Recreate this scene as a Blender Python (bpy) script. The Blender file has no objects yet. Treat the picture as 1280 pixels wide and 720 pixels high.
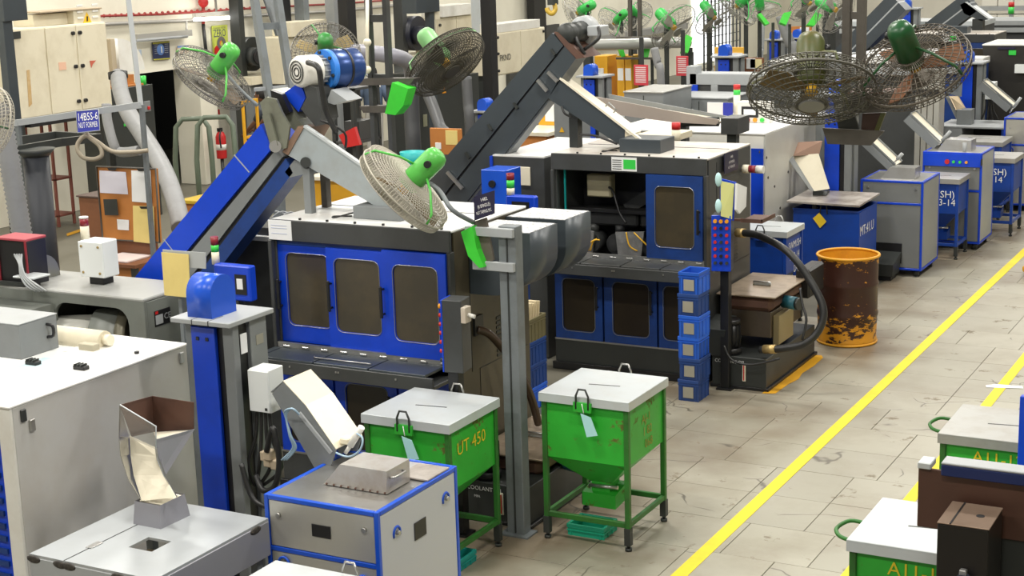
import bpy, math, random
from mathutils import Vector as V, Matrix
random.seed(7)
S=bpy.context.scene; COL=S.collection
# ---------------- camera ----------------
FPX=1977.15; YAW,PIT,ROL=-0.49913462,0.21607475,-0.03054135
CAM=V((0,0,4.0))
cf=V((math.sin(YAW)*math.cos(PIT),math.cos(YAW)*math.cos(PIT),-math.sin(PIT)))
r0=V((math.cos(YAW),-math.sin(YAW),0)); u0=r0.cross(cf)
cr=r0*math.cos(ROL)+u0*math.sin(ROL); cu=u0*math.cos(ROL)-r0*math.sin(ROL)
cd=bpy.data.cameras.new('camera'); cam=bpy.data.objects.new('camera',cd); COL.objects.link(cam)
cam.matrix_world=Matrix(((cr.x,cu.x,-cf.x,CAM.x),(cr.y,cu.y,-cf.y,CAM.y),(cr.z,cu.z,-cf.z,CAM.z),(0,0,0,1)))
cd.sensor_fit='HORIZONTAL'; cd.sensor_width=36; cd.lens=36*FPX/1280; cd.clip_end=300; cd.clip_start=.05
S.camera=cam
# ---------------- world, lamps, exposure ----------------
S.view_settings.view_transform='Standard'; S.view_settings.look='None'; S.view_settings.gamma=1
S.view_settings.use_curve_mapping=False; S.view_settings.exposure=0.0
w=bpy.data.worlds.new('world'); S.world=w; w.use_nodes=True
w.node_tree.nodes['Background'].inputs[0].default_value=(.93,.97,1,1); w.node_tree.nodes['Background'].inputs[1].default_value=.45
LAMPS=[]   # high bay lamps under the roof, built with their fixtures further down
for y in (1.5,6.5,11.5,17,23,30,38,47):  # farthest row added to brighten the back wall
    for x in (-1.0,-6.3,-11.5,-16): LAMPS.append((x+(.6 if x<-5 else 0),y,7.2))
LAMP_W=205
def lamp_light(x,y,z):
    l=bpy.data.lights.new('high_bay_light','AREA'); l.shape='RECTANGLE'; l.size=1.3; l.size_y=.45; l.energy=LAMP_W; l.color=(1,.965,.90)
    o=bpy.data.objects.new('high_bay_light',l); o.location=(x,y,z-.03); COL.objects.link(o); return o
# ---------------- pixel to place ----------------
def ray(x,y): return cr*((x-640)/FPX)-cu*((y-360)/FPX)+cf
def AZ(x,y,z=0): d=ray(x,y); return CAM+d*((z-CAM.z)/d.z)
def AY(x,y,Y): d=ray(x,y); return CAM+d*(Y/d.y)
def AX(x,y,X): d=ray(x,y); return CAM+d*(X/d.x)
def AD(x,y,dist): return CAM+ray(x,y)*dist
# ---------------- materials ----------------
MATS={}
def lin(c): return tuple(((k/255+.055)/1.055)**2.4 if k>10 else k/255/12.92 for k in c)
def mat(name,col,rough=.5,metal=0,dirt=0,dcol=(.05,.04,.03),scale=3,rust=0,rcol=(.16,.06,.02),bump=0,var=0,emit=0,alpha=1,trans=0,rscale=9,spec=.5,world=False):
    if name in MATS: return MATS[name]
    m=bpy.data.materials.new(name); m.use_nodes=True; N=m.node_tree.nodes; L=m.node_tree.links; b=N['Principled BSDF']
    b.inputs['Base Color'].default_value=(*col,1); b.inputs['Roughness'].default_value=rough; b.inputs['Metallic'].default_value=metal
    b.inputs['Specular IOR Level'].default_value=spec
    if emit: b.inputs['Emission Color'].default_value=(*col,1); b.inputs['Emission Strength'].default_value=emit
    if alpha<1: b.inputs['Alpha'].default_value=alpha
    if trans: b.inputs['Transmission Weight'].default_value=trans
    out=None
    if dirt or rust or bump or var:
        tc=N.new('ShaderNodeTexCoord'); vec=tc.outputs['Object']
        if world: vec=N.new('ShaderNodeNewGeometry').outputs['Position']
        rgb=N.new('ShaderNodeRGB'); rgb.outputs[0].default_value=(*col,1); out=rgb.outputs[0]
    if var:
        oi=N.new('ShaderNodeObjectInfo'); mr=N.new('ShaderNodeMapRange'); mr.inputs['To Min'].default_value=1-var; mr.inputs['To Max'].default_value=1+var
        L.new(oi.outputs['Random'],mr.inputs['Value']); hs=N.new('ShaderNodeHueSaturation'); L.new(mr.outputs[0],hs.inputs['Value']); L.new(out,hs.inputs['Color']); out=hs.outputs[0]
    def layer(sc,lo,hi,amt,c,det=6):
        nonlocal out
        n=N.new('ShaderNodeTexNoise'); n.inputs['Scale'].default_value=sc; n.inputs['Detail'].default_value=det; n.inputs['Roughness'].default_value=.65
        L.new(vec,n.inputs['Vector'])
        r=N.new('ShaderNodeMapRange'); r.inputs['From Min'].default_value=lo; r.inputs['From Max'].default_value=hi; r.inputs['To Max'].default_value=amt
        L.new(n.outputs['Fac'],r.inputs['Value'])
        x=N.new('ShaderNodeMix'); x.data_type='RGBA'; L.new(r.outputs[0],x.inputs['Factor']); L.new(out,x.inputs['A']); x.inputs['B'].default_value=(*c,1); out=x.outputs['Result']
        return n,r
    if dirt: layer(scale,.45,.75,dirt,dcol)
    if rust:
        n,r=layer(rscale,.62-.25*rust,.68-.25*rust,.92,rcol,10)
        mr=N.new('ShaderNodeMapRange'); mr.inputs['To Min'].default_value=rough; mr.inputs['To Max'].default_value=.85; L.new(r.outputs[0],mr.inputs['Value']); L.new(mr.outputs[0],b.inputs['Roughness'])
    if out is not None: L.new(out,b.inputs['Base Color'])
    if bump:
        n=N.new('ShaderNodeTexNoise'); n.inputs['Scale'].default_value=60; L.new(vec,n.inputs['Vector'])
        bp=N.new('ShaderNodeBump'); bp.inputs['Strength'].default_value=bump; bp.inputs['Distance'].default_value=.01; L.new(n.outputs['Fac'],bp.inputs['Height']); L.new(bp.outputs[0],b.inputs['Normal'])
    MATS[name]=m; return m
def mesh_mat(name,col,scale,gap,rough=.5):   # woven or perforated sheet: see-through holes
    m=mat(name,col,rough,.6); return m
blue=mat('blue paint',(.004,.055,.60),.36,dirt=.3,dcol=(.003,.02,.14),scale=2.5)
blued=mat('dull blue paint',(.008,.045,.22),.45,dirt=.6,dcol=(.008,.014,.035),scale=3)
blueb=mat('bright blue enamel',(.01,.09,.62),.3)
blued2=mat('dull blue plastic crate',(.02,.065,.26),.5,dirt=.6,dcol=(.03,.045,.09))  # darker, duller blue for some crates of the stacks
bluel=mat('blue plastic crate',(.022,.12,.62),.42,dirt=.4,dcol=(.02,.05,.17),var=.35)
bluebin=mat('blue bin paint',(.004,.05,.33),.45,dirt=.4,dcol=(.008,.02,.07),scale=4)
green=mat('green bin paint',(.03,.42,.035),.45,dirt=.35,dcol=(.03,.2,.015),scale=3,rust=.13,rcol=(.12,.10,.02),rscale=9)
greend=mat('dull green frame paint',(.025,.16,.02),.5,dirt=.7,dcol=(.03,.035,.015),scale=6)
fangreen=mat('fan green enamel',(.10,.50,.08),.35,dirt=.25,dcol=(.05,.14,.03),scale=12)
fandark=mat('fan dark green enamel',(.008,.075,.02),.35,dirt=.5,dcol=(.06,.06,.02),scale=9)
fanolive=mat('fan olive enamel',(.075,.09,.022),.4,dirt=.6,dcol=(.16,.1,.02),scale=9)
limeg=mat('lime regulator box',(.05,.62,.04),.4,dirt=.2,dcol=(.04,.2,.02),scale=8)
cream=mat('cream cabinet paint',(.76,.70,.54),.45,dirt=.35,dcol=(.42,.34,.2),scale=2.2)
white=mat('white painted steel',(.8,.79,.74),.4,dirt=.3,dcol=(.45,.38,.27),scale=3)
whitep=mat('white sheet steel top',(.82,.83,.82),.33,dirt=.35,dcol=(.55,.42,.27),scale=2.2)
lidm=mat('pale galvanised lid',(.56,.60,.62),.4,.15,dirt=.4,dcol=(.46,.44,.40),scale=3.5)
lidg=mat('grey zinc lid',(.42,.42,.40),.4,.4,dirt=.5,dcol=(.3,.25,.2),scale=5)
lidb=mat('stained brown steel lid',(.5,.46,.42),.4,.35,dirt=.9,dcol=(.12,.075,.045),scale=3)
dgrey=mat('dark grey machine paint',(.055,.058,.058),.38,dirt=.5,dcol=(.022,.021,.018),scale=2.5)
brownside=mat('oily brown grey side panel',(.075,.062,.038),.4,dirt=.7,dcol=(.02,.017,.013),scale=2)
slate=mat('slate grey enamel',(.052,.064,.074),.36,.1,dirt=.4,dcol=(.04,.045,.05),scale=3)
mgrey=mat('mid grey paint',(.21,.225,.23),.42,dirt=.3,dcol=(.12,.12,.115),scale=3)
lgrey=mat('light grey paint',(.38,.40,.41),.42,dirt=.3,dcol=(.24,.24,.23),scale=3)
postg=mat('post grey paint',(.17,.19,.20),.5,dirt=.5,dcol=(.09,.09,.08),scale=6)
palegrey=mat('pale blue grey steel',(.40,.45,.47),.35,.25,dirt=.45,dcol=(.28,.25,.22),scale=4)
formerg=mat('green grey cast machine paint',(.19,.205,.185),.42,dirt=.4,dcol=(.11,.105,.09),scale=3)
steel=mat('brushed steel',(.5,.5,.49),.3,.85,dirt=.4,dcol=(.3,.26,.2),scale=5)
stain=mat('stainless panel',(.58,.57,.52),.36,.55,dirt=.35,dcol=(.38,.34,.27),scale=2)
chutew=mat('pale chute lining',(.84,.78,.62),.3,.1,dirt=.25,dcol=(.5,.42,.3),scale=4)  # lightened: lamp glow on the chute steel is put into this colour
chuteb=mat('warm steel chute lining',(.62,.5,.34),.28,.6,dirt=.3,dcol=(.5,.35,.2),scale=3)
rusty=mat('rusty brown steel',(.12,.06,.042),.6,.1,dirt=.6,dcol=(.05,.03,.025),scale=5)
black=mat('black',(.012,.012,.013),.4)
rubber=mat('black rubber hose',(.018,.018,.018),.42)
darkm=mat('dark cabinet paint',(.032,.036,.034),.45,dirt=.3,dcol=(.018,.018,.016),scale=2)
darkin=mat('machine interior',(.02,.021,.022),.45,dirt=.5,dcol=(.06,.06,.06),scale=5)
glass=mat('smoky oily window',(.055,.046,.03),.22,0,dirt=.7,dcol=(.10,.075,.04),scale=2.5,spec=.6)
glassd=mat('dark brown window',(.022,.016,.009),.3,0,dirt=.6,dcol=(.035,.026,.014),scale=3)
wire=mat('cage wire steel',(.20,.19,.17),.4,.7)
wired=mat('dark dusty cage wire',(.085,.078,.06),.55,.5)
wirel=mat('pale dusty cage wire',(.46,.43,.36),.55,.3)
brownst=mat('brown grey tower steel',(.085,.075,.062),.55,dirt=.6,dcol=(.04,.03,.025),scale=6)
blade=mat('ochre fan blade',(.16,.10,.03),.45,dirt=.5,dcol=(.05,.04,.025),scale=6)
yellow=mat('yellow fan hub',(.75,.42,.02),.4)
yelline=mat('yellow floor paint',(.80,.64,.015),.6,dirt=.35,dcol=(.55,.40,.03),scale=5)
oraline=mat('orange yellow tape',(.72,.36,.01),.6,dirt=.3,dcol=(.5,.25,.02),scale=8)
def drum_mat():
    m=bpy.data.materials.new('orange drum with worn brown paint'); m.use_nodes=True; N=m.node_tree.nodes; L=m.node_tree.links; b=N['Principled BSDF']; b.inputs['Roughness'].default_value=.42
    tc=N.new('ShaderNodeTexCoord'); mp=N.new('ShaderNodeMapping'); mp.inputs['Scale'].default_value=(1,1,2.2); L.new(tc.outputs['Object'],mp.inputs[0]); n=N.new('ShaderNodeTexNoise'); n.inputs['Scale'].default_value=7; n.inputs['Detail'].default_value=10; n.inputs['Roughness'].default_value=.7; L.new(mp.outputs[0],n.inputs['Vector'])
    sp=N.new('ShaderNodeSeparateXYZ'); L.new(tc.outputs['Object'],sp.inputs[0]); cv=N.new('ShaderNodeValToRGB'); L.new(sp.outputs['Z'],cv.inputs[0]); e=cv.color_ramp.elements; e[0].position=0; e[0].color=(.56,.56,.56,1); e[1].position=.9; e[1].color=(.6,.6,.6,1)
    for p,v in ((.22,.52),(.36,.40),(.6,.36),(.78,.40)): k=e.new(p); k.color=(v,v,v,1)
    ad=N.new('ShaderNodeMath'); L.new(n.outputs['Fac'],ad.inputs[0]); L.new(cv.outputs[0],ad.inputs[1]); mr=N.new('ShaderNodeMapRange'); mr.inputs['From Min'].default_value=1.0; mr.inputs['From Max'].default_value=1.03; L.new(ad.outputs[0],mr.inputs['Value'])
    x=N.new('ShaderNodeMix'); x.data_type='RGBA'; x.inputs['A'].default_value=(.04,.012,.007,1); x.inputs['B'].default_value=(.62,.27,.012,1); L.new(mr.outputs[0],x.inputs['Factor']); L.new(x.outputs['Result'],b.inputs['Base Color']); return m
rustdrum=drum_mat()
drumin=mat('orange drum lining',(.75,.36,.02),.5,dirt=.4,dcol=(.45,.17,.02),scale=6)
wood=mat('orange plywood',(.52,.20,.045),.5,dirt=.35,dcol=(.34,.11,.03),scale=4)
woodd=mat('brown plywood',(.20,.075,.03),.55,dirt=.4,dcol=(.1,.04,.02),scale=4)
paper=mat('white paper',(.83,.84,.84),.7)
papery=mat('yellow paper',(.78,.62,.22),.65,dirt=.3,dcol=(.6,.45,.15),scale=6)
redp=mat('red plastic',(.55,.02,.02),.4)
maroon=mat('maroon lamp lens',(.25,.02,.03),.3)
greenl=mat('green lamp lens',(.05,.62,.08),.3)
amber=mat('amber lamp lens',(.8,.33,.02),.3)
ivory=mat('ivory lamp base',(.8,.74,.58),.4)
whitebox=mat('white plastic box',(.80,.83,.82),.4)
orangep=mat('orange yellow cabinet paint',(.78,.40,.02),.45,dirt=.2,dcol=(.5,.22,.02),scale=3)
teal=mat('teal plastic',(.01,.42,.42),.45)
tealcrate=mat('teal green crate plastic',(.01,.34,.2),.45)
skin=mat('brown skin',(.19,.085,.045),.5)
hairm=mat('black hair',(.012,.01,.009),.6)
cotton=mat('white cotton trousers',(.86,.83,.77),.8)
shirt=mat('blue grey shirt',(.12,.17,.26),.8)
shoe=mat('black shoe',(.02,.02,.02),.5)
hosegrey=mat('grey duct hose',(.26,.265,.27),.5,dirt=.4,dcol=(.15,.15,.15),scale=6)
conduit=mat('red conduit',(.33,.035,.03),.5)
pipe=mat('galvanised pipe',(.42,.41,.38),.45,.3)
signb=mat('dark sign plate',(.018,.016,.045),.4)
signblue=mat('royal blue sign',(.02,.03,.33),.4)
letw=mat('white lettering',(.86,.86,.84),.6)
lety=mat('yellow stencil lettering',(.72,.55,.02),.6)
brass=mat('brass fitting',(.5,.36,.15),.4,.6)
# ---------------- mesh helpers ----------------
class B:
    def __init__(s): s.v=[]; s.f=[]; s.sm=[]
    def add(s,vs,fs,sm=False):
        n=len(s.v); s.v+=[V(p) for p in vs]; s.f+=[tuple(i+n for i in f) for f in fs]; s.sm+=[sm]*len(fs); return s
    def box(s,x0,x1,y0,y1,z0,z1,c=0):
        if x0>x1:x0,x1=x1,x0
        if y0>y1:y0,y1=y1,y0
        if z0>z1:z0,z1=z1,z0
        c=min(c,(x1-x0)*.3,(y1-y0)*.3,(z1-z0)*.3)
        X=(x0,x1);Y=(y0,y1);Z=(z0,z1)
        if c<=0:
            return s.add([(X[i],Y[j],Z[k]) for i in (0,1) for j in (0,1) for k in (0,1)],[(0,1,3,2),(4,6,7,5),(0,4,5,1),(2,3,7,6),(0,2,6,4),(1,5,7,3)])
        vs=[];id={}
        for i in (0,1):
            for j in (0,1):
                for k in (0,1):
                    p=(X[i],Y[j],Z[k]);sg=(1-2*i,1-2*j,1-2*k)
                    for a in range(3):
                        q=[p[t]+sg[t]*c*(t!=a) for t in range(3)]; id[i,j,k,a]=len(vs); vs.append(q)
        fs=[]
        cen=V(((x0+x1)/2,(y0+y1)/2,(z0+z1)/2))
        def F(ids):
            a=[V(vs[i]) for i in ids]; n=(a[1]-a[0]).cross(a[2]-a[0]); m=sum(a,V())/len(a)-cen
            fs.append(tuple(ids) if n.dot(m)>0 else tuple(reversed(ids)))
        for a in range(3):
            o=[t for t in range(3) if t!=a]
            for e in (0,1):
                def K(p,q):
                    k=[0,0,0];k[a]=e;k[o[0]]=p;k[o[1]]=q;return id[(*k,a)]
                F([K(0,0),K(1,0),K(1,1),K(0,1)])
            for p in (0,1):
                for q in (0,1):
                    def K2(e,ax):
                        k=[0,0,0];k[a]=e;k[o[0]]=p;k[o[1]]=q;return id[(*k,ax)]
                    F([K2(0,o[0]),K2(1,o[0]),K2(1,o[1]),K2(0,o[1])])
        for i in (0,1):
            for j in (0,1):
                for k in (0,1): F([id[i,j,k,0],id[i,j,k,1],id[i,j,k,2]])
        return s.add(vs,fs)
    def hexa(s,p):   # 8 corner points: bottom 4 then top 4, both counter-clockwise from above
        return s.add(p,[(3,2,1,0),(4,5,6,7),(0,1,5,4),(1,2,6,5),(2,3,7,6),(3,0,4,7)])
    def prism(s,poly,ax,a,b,sm=False):   # poly: list of 2-d points; ax: extruded axis
        n=len(poly)
        def P(p,t):
            return (t,p[0],p[1]) if ax=='x' else (p[0],t,p[1]) if ax=='y' else (p[0],p[1],t)
        A=sum(poly[i][0]*poly[(i+1)%n][1]-poly[(i+1)%n][0]*poly[i][1] for i in range(n))
        if (A<0): poly=poly[::-1]
        lo,hi=min(a,b),max(a,b)
        if ax=='y': lo,hi=hi,lo
        vs=[P(p,lo) for p in poly]+[P(p,hi) for p in poly]
        s.add(vs,[tuple(reversed(range(n))),tuple(range(n,2*n))])
        k=len(s.v)-2*n
        for i in range(n):
            j=(i+1)%n; s.f.append((k+i,k+j,k+n+j,k+n+i)); s.sm.append(sm)
        return s
    def quadslab(s,P,t):   # thick sheet from a planar polygon (3-d points), thickness vector t
        n=len(P);P=[V(p) for p in P];t=V(t)
        N=(P[1]-P[0]).cross(P[2]-P[0])
        if N.dot(t)<0: P=P[::-1]
        s.add(P+[p+t for p in P],[tuple(reversed(range(n))),tuple(range(n,2*n))]+[(i,(i+1)%n,n+(i+1)%n,n+i) for i in range(n)]); return s
    def frame(s,d):
        d=V(d).normalized(); a=V((0,0,1)) if abs(d.z)<.9 else V((1,0,0)); x=a.cross(d).normalized(); return x,d.cross(x)
    def cyl(s,p0,p1,r,r1=None,n=14,cap=True,sm=True):
        p0=V(p0);p1=V(p1);r1=r if r1 is None else r1;x,y=s.frame(p1-p0)
        c=[(math.cos(2*math.pi*i/n),math.sin(2*math.pi*i/n)) for i in range(n)]
        s.add([p0+(x*a+y*b)*r for a,b in c]+[p1+(x*a+y*b)*r1 for a,b in c],[(i,(i+1)%n,n+(i+1)%n,n+i) for i in range(n)],sm)
        if cap:
            k=len(s.v)-2*n; s.f+=[tuple(reversed(range(k,k+n))),tuple(range(k+n,k+2*n))]; s.sm+=[False,False]
        return s
    def lathe(s,prof,o=(0,0,0),ax=(0,0,1),n=20,sm=True):
        o=V(o);ax=V(ax).normalized();x,y=s.frame(ax);vs=[]
        for r,z in prof:
            for i in range(n): vs.append(o+ax*z+(x*math.cos(2*math.pi*i/n)+y*math.sin(2*math.pi*i/n))*r)
        fs=[(k*n+i,k*n+(i+1)%n,(k+1)*n+(i+1)%n,(k+1)*n+i) for k in range(len(prof)-1) for i in range(n)]
        return s.add(vs,fs,sm)
    def tube(s,pts,r,n=8,closed=False,smooth=0,cap=True):
        pts=[V(p) for p in pts]
        if smooth: pts=catmull(pts,smooth,closed)
        m=len(pts); vs=[]; px=None
        for i,p in enumerate(pts):
            a=pts[(i-1)%m] if (closed or i>0) else p; b=pts[(i+1)%m] if (closed or i<m-1) else p
            d=(b-a).normalized()
            if px is None: px,_=s.frame(d)
            px=(px-d*px.dot(d)).normalized(); py=d.cross(px)
            rr=r[i*(len(r)-1)//max(1,m-1)] if isinstance(r,(list,tuple)) else r
            vs+=[p+(px*math.cos(2*math.pi*k/n)+py*math.sin(2*math.pi*k/n))*rr for k in range(n)]
        e=m if closed else m-1
        fs=[(i*n+k,i*n+(k+1)%n,((i+1)%m)*n+(k+1)%n,((i+1)%m)*n+k) for i in range(e) for k in range(n)]
        s.add(vs,fs,True)
        if cap and not closed:
            k=len(s.v)-m*n; s.f+=[tuple(reversed(range(k,k+n))),tuple(range(k+(m-1)*n,k+m*n))]; s.sm+=[False,False]
        return s
    def ring(s,c,ax,R,r,seg=32,n=5):
        x,y=s.frame(ax);c=V(c)
        return s.tube([c+(x*math.cos(2*math.pi*i/seg)+y*math.sin(2*math.pi*i/seg))*R for i in range(seg)],r,n,closed=True)
    def sphere(s,c,r,n=12,m=8,sc=(1,1,1)):
        c=V(c)
        prof=[(math.sin(math.pi*k/m),-math.cos(math.pi*k/m)) for k in range(m+1)]
        vs=[c+V((a*math.cos(2*math.pi*i/n)*sc[0],a*math.sin(2*math.pi*i/n)*sc[1],z*sc[2]))*r for a,z in prof for i in range(n)]
        return s.add(vs,[(k*n+i,k*n+(i+1)%n,(k+1)*n+(i+1)%n,(k+1)*n+i) for k in range(m) for i in range(n)],True)
    def bar(s,p0,p1,w,h,up=(0,0,1)):   # rectangular bar between two points
        p0=V(p0);p1=V(p1);d=(p1-p0).normalized();u=V(up);x=d.cross(u)
        if x.length<1e-4: x=d.cross(V((0,1,0)))
        x.normalize();u=x.cross(d)
        q=lambda p:[p-x*w/2-u*h/2,p+x*w/2-u*h/2,p+x*w/2+u*h/2,p-x*w/2+u*h/2]
        return s.add(q(p0)+q(p1),[(0,3,2,1),(4,5,6,7),(0,1,5,4),(1,2,6,5),(2,3,7,6),(3,0,4,7)][::-1])
def catmull(P,k,closed=False):
    out=[];m=len(P);e=m if closed else m-1
    for i in range(e):
        a=P[(i-1)%m] if closed or i>0 else P[i];b=P[i];c=P[(i+1)%m];d=P[(i+2)%m] if closed or i<m-2 else c
        for j in range(k):
            t=j/k; out.append(.5*((2*b)+(c-a)*t+(2*a-5*b+4*c-d)*t*t+(3*b-a-3*c+d)*t**3))
    if not closed: out.append(P[-1])
    return out
def fixn(me):
    import bmesh
    bm=bmesh.new(); bm.from_mesh(me); bmesh.ops.recalc_face_normals(bm,faces=bm.faces); bm.to_mesh(me); bm.free()
def base(p):
    v=V((0,0,0))
    while p is not None: v+=p.location; p=p.parent
    return v
def obj(name,b,m,parent=None,loc=None,label=None):
    o0=base(parent) if (parent is not None and not parent.get('_loc')) else V((0,0,0))
    me=bpy.data.meshes.new(name)
    if loc is not None: o0=V(loc)
    me.from_pydata([p-o0 for p in b.v],[],b.f); me.polygons.foreach_set('use_smooth',b.sm); me.materials.append(m); fixn(me); me.update()
    o=bpy.data.objects.new(name,me); COL.objects.link(o)
    if loc is not None: o.location=loc
    if parent is not None:
        o.parent=parent
        if parent.get('_loc'): o['_loc']=1
    if label: o['label']=label
    return o
def tag(o,label,cat,group=None):
    o['label']=label;o['category']=cat
    if group:o['group']=group
    return o
def thing(name,label,cat,loc=(0,0,0),rz=0,group=None,local=False):
    o=bpy.data.objects.new(name,None); COL.objects.link(o); o.location=loc; o.rotation_euler=(0,0,rz); o.empty_display_size=.1
    if local or rz: o['_loc']=1
    global CUR; CUR=o
    return tag(o,label,cat,group)
def struct(o): o['kind']='structure'; return o
def dup(o,loc,rz=None,label=None,parent=None,group=None):
    c=o.copy(); COL.objects.link(c)
    if parent is None:
        c.location=loc
        if rz is not None: c.rotation_euler=(0,0,rz)
        if label: c['label']=label
        if group: c['group']=group
    else: c.parent=parent
    for k in list(o.children): dup(k,None,parent=c)
    return c
def text(s,p,xd,yd,h,m,parent,name='lettering',d=.001,align='CENTER',w=None):
    cu_=bpy.data.curves.new('t','FONT'); cu_.body=s; cu_.size=1; cu_.align_x=align; cu_.align_y='CENTER'; cu_.extrude=0; cu_.resolution_u=2
    t=bpy.data.objects.new('t',cu_); me=bpy.data.meshes.new_from_object(t)
    bpy.data.objects.remove(t); xd=V(xd).normalized(); yd=V(yd); yd=(yd-xd*yd.dot(xd)).normalized(); n=xd.cross(yd)
    o0=base(parent) if not parent.get('_loc') else V((0,0,0))
    k=h/.7; kx=k
    if w: xs=[v.co.x for v in me.vertices]; kx=w/max(1e-6,max(xs)-min(xs))
    for v in me.vertices: q=V(p)+xd*v.co.x*kx+yd*v.co.y*k+n*d; v.co=q-o0
    me.materials.clear(); me.materials.append(m); me.name=name
    o=bpy.data.objects.new(name,me); COL.objects.link(o); o.parent=parent
    if parent.get('_loc'): o['_loc']=1
    return o
def rrect(x0,x1,y0,y1,r,n=4):
    out=[]
    for cx,cy,a in ((x1-r,y1-r,0),(x0+r,y1-r,90),(x0+r,y0+r,180),(x1-r,y0+r,270)):
        for i in range(n+1):
            t=math.radians(a+90*i/n); out.append((cx+r*math.cos(t),cy+r*math.sin(t)))
    return out
def framed(b,outer,inner,ax,a,c):   # plate with a rounded hole; outer = (x0,x1,z0,z1), inner = rounded loop starting at the upper right
    x0,x1,z0,z1=outer; n=len(inner)//4; O=[]
    for i in range(4):
        for j in range(n): O.append(((x1,z1),(x0,z1),(x0,z0),(x1,z0))[i])
    m=len(inner)
    P=(lambda p,t:(p[0],t,p[1])) if ax=='y' else (lambda p,t:(t,p[0],p[1]))
    vs=[P(p,a) for p in O]+[P(p,a) for p in inner]+[P(p,c) for p in O]+[P(p,c) for p in inner]
    fs=[]
    for i in range(m):
        j=(i+1)%m
        if O[i]==O[j]:
            fs+=[(i,m+j,m+i),(2*m+i,3*m+i,3*m+j)]
        else:
            fs+=[(i,j,m+j,m+i),(2*m+j,2*m+i,3*m+i,3*m+j),(j,i,2*m+i,2*m+j)]
        fs.append((m+i,m+j,3*m+j,3*m+i))
    b.add(vs,fs); return b
# ---------------- setting ----------------
conc=mat('floor slab concrete',(.365,.345,.275),.40,dirt=.65,dcol=(.235,.195,.135),scale=1.3,var=.07,bump=.06,rust=.02,rcol=(.2,.17,.12),rscale=4,world=True)
def grime(m):   # brown oil grime trodden into the slabs beside the machines (left of the yellow line)
    N=m.node_tree.nodes; L=m.node_tree.links; b=N['Principled BSDF']; src=b.inputs['Base Color'].links[0].from_socket
    g=N.new('ShaderNodeNewGeometry'); sp=N.new('ShaderNodeSeparateXYZ'); L.new(g.outputs['Position'],sp.inputs[0])
    a=N.new('ShaderNodeMapRange'); a.inputs['From Min'].default_value=-3.3; a.inputs['From Max'].default_value=-4.6; a.inputs['To Min'].default_value=-.12; a.inputs['To Max'].default_value=.12; L.new(sp.outputs['X'],a.inputs['Value'])
    n=N.new('ShaderNodeTexNoise'); n.inputs['Scale'].default_value=.9; n.inputs['Detail'].default_value=5; L.new(g.outputs['Position'],n.inputs['Vector'])
    ad=N.new('ShaderNodeMath'); L.new(n.outputs['Fac'],ad.inputs[0]); L.new(a.outputs[0],ad.inputs[1])
    r=N.new('ShaderNodeMapRange'); r.inputs['From Min'].default_value=.46; r.inputs['From Max'].default_value=.72; r.inputs['To Max'].default_value=.8; L.new(ad.outputs[0],r.inputs['Value'])
    x=N.new('ShaderNodeMix'); x.data_type='RGBA'; L.new(r.outputs[0],x.inputs['Factor']); L.new(src,x.inputs['A']); x.inputs['B'].default_value=(.16,.115,.07,1)
    wn=N.new('ShaderNodeTexNoise'); wn.inputs['Scale'].default_value=3; L.new(g.outputs['Position'],wn.inputs['Vector']); mx=N.new('ShaderNodeMix'); mx.data_type='RGBA'; mx.inputs['Factor'].default_value=.22; L.new(g.outputs['Position'],mx.inputs['A']); L.new(wn.outputs['Color'],mx.inputs['B'])
    vo=N.new('ShaderNodeTexVoronoi'); vo.feature='DISTANCE_TO_EDGE'; vo.inputs['Scale'].default_value=1.6; L.new(mx.outputs['Result'],vo.inputs['Vector'])
    c1=N.new('ShaderNodeMapRange'); c1.inputs['From Min'].default_value=.012; c1.inputs['From Max'].default_value=.003; L.new(vo.outputs['Distance'],c1.inputs['Value'])
    n2=N.new('ShaderNodeTexNoise'); n2.inputs['Scale'].default_value=1.7; L.new(g.outputs['Position'],n2.inputs['Vector']); c2=N.new('ShaderNodeMapRange'); c2.inputs['From Min'].default_value=.56; c2.inputs['From Max'].default_value=.60; c2.inputs['To Max'].default_value=.75; L.new(n2.outputs['Fac'],c2.inputs['Value'])
    mu=N.new('ShaderNodeMath'); mu.operation='MULTIPLY'; L.new(c1.outputs[0],mu.inputs[0]); L.new(c2.outputs[0],mu.inputs[1])
    y=N.new('ShaderNodeMix'); y.data_type='RGBA'; L.new(mu.outputs[0],y.inputs['Factor']); L.new(x.outputs['Result'],y.inputs['A']); y.inputs['B'].default_value=(.07,.06,.045,1); L.new(y.outputs['Result'],b.inputs['Base Color'])
grime(conc)
conc2=mat('floor base concrete',(.17,.16,.125),.5,dirt=.5,dcol=(.10,.09,.06),scale=.7)
wallm=mat('cream plaster wall',(.84,.81,.68),.7,dirt=.3,dcol=(.5,.45,.33),scale=.6)
wallb=mat('grey cream plaster wall',(.74,.71,.62),.7,dirt=.3,dcol=(.42,.38,.3),scale=.5)
floor=struct(obj('floor',B().box(-40,8,-6,62,-.3,-.006),conc2))
ys=[7.48+.6*i for i in range(26)]
slabm={}
for i,y in enumerate(ys):
    off=-3.77 if y<11.0 else -4.2
    if i%5==3: off+=.22
    for k in range(-5,6):
        x=off+.6*k
        if x<-6.4 or x>-1.0: continue
        if x<-5.2 and y>14.5: continue
        if y>19 and x>-2: continue
        w=.594; h=.595
        if (w,h) not in slabm:
            o=obj('floor_slab',B().box(0,w,0,h,-.03,0,.0015),conc,floor); slabm[w,h]=o.data
        else:
            o=bpy.data.objects.new('floor_slab',slabm[w,h]); COL.objects.link(o); o.parent=floor
        o.location=(x,y,random.uniform(-.0015,0))
def wallx(name,X,spans,th=.3):
    b=B()
    for y0,y1,z0,z1 in spans: b.box(X-th,X,y0,y1,z0,z1)
    return struct(obj(name,b,wallm))
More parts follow.
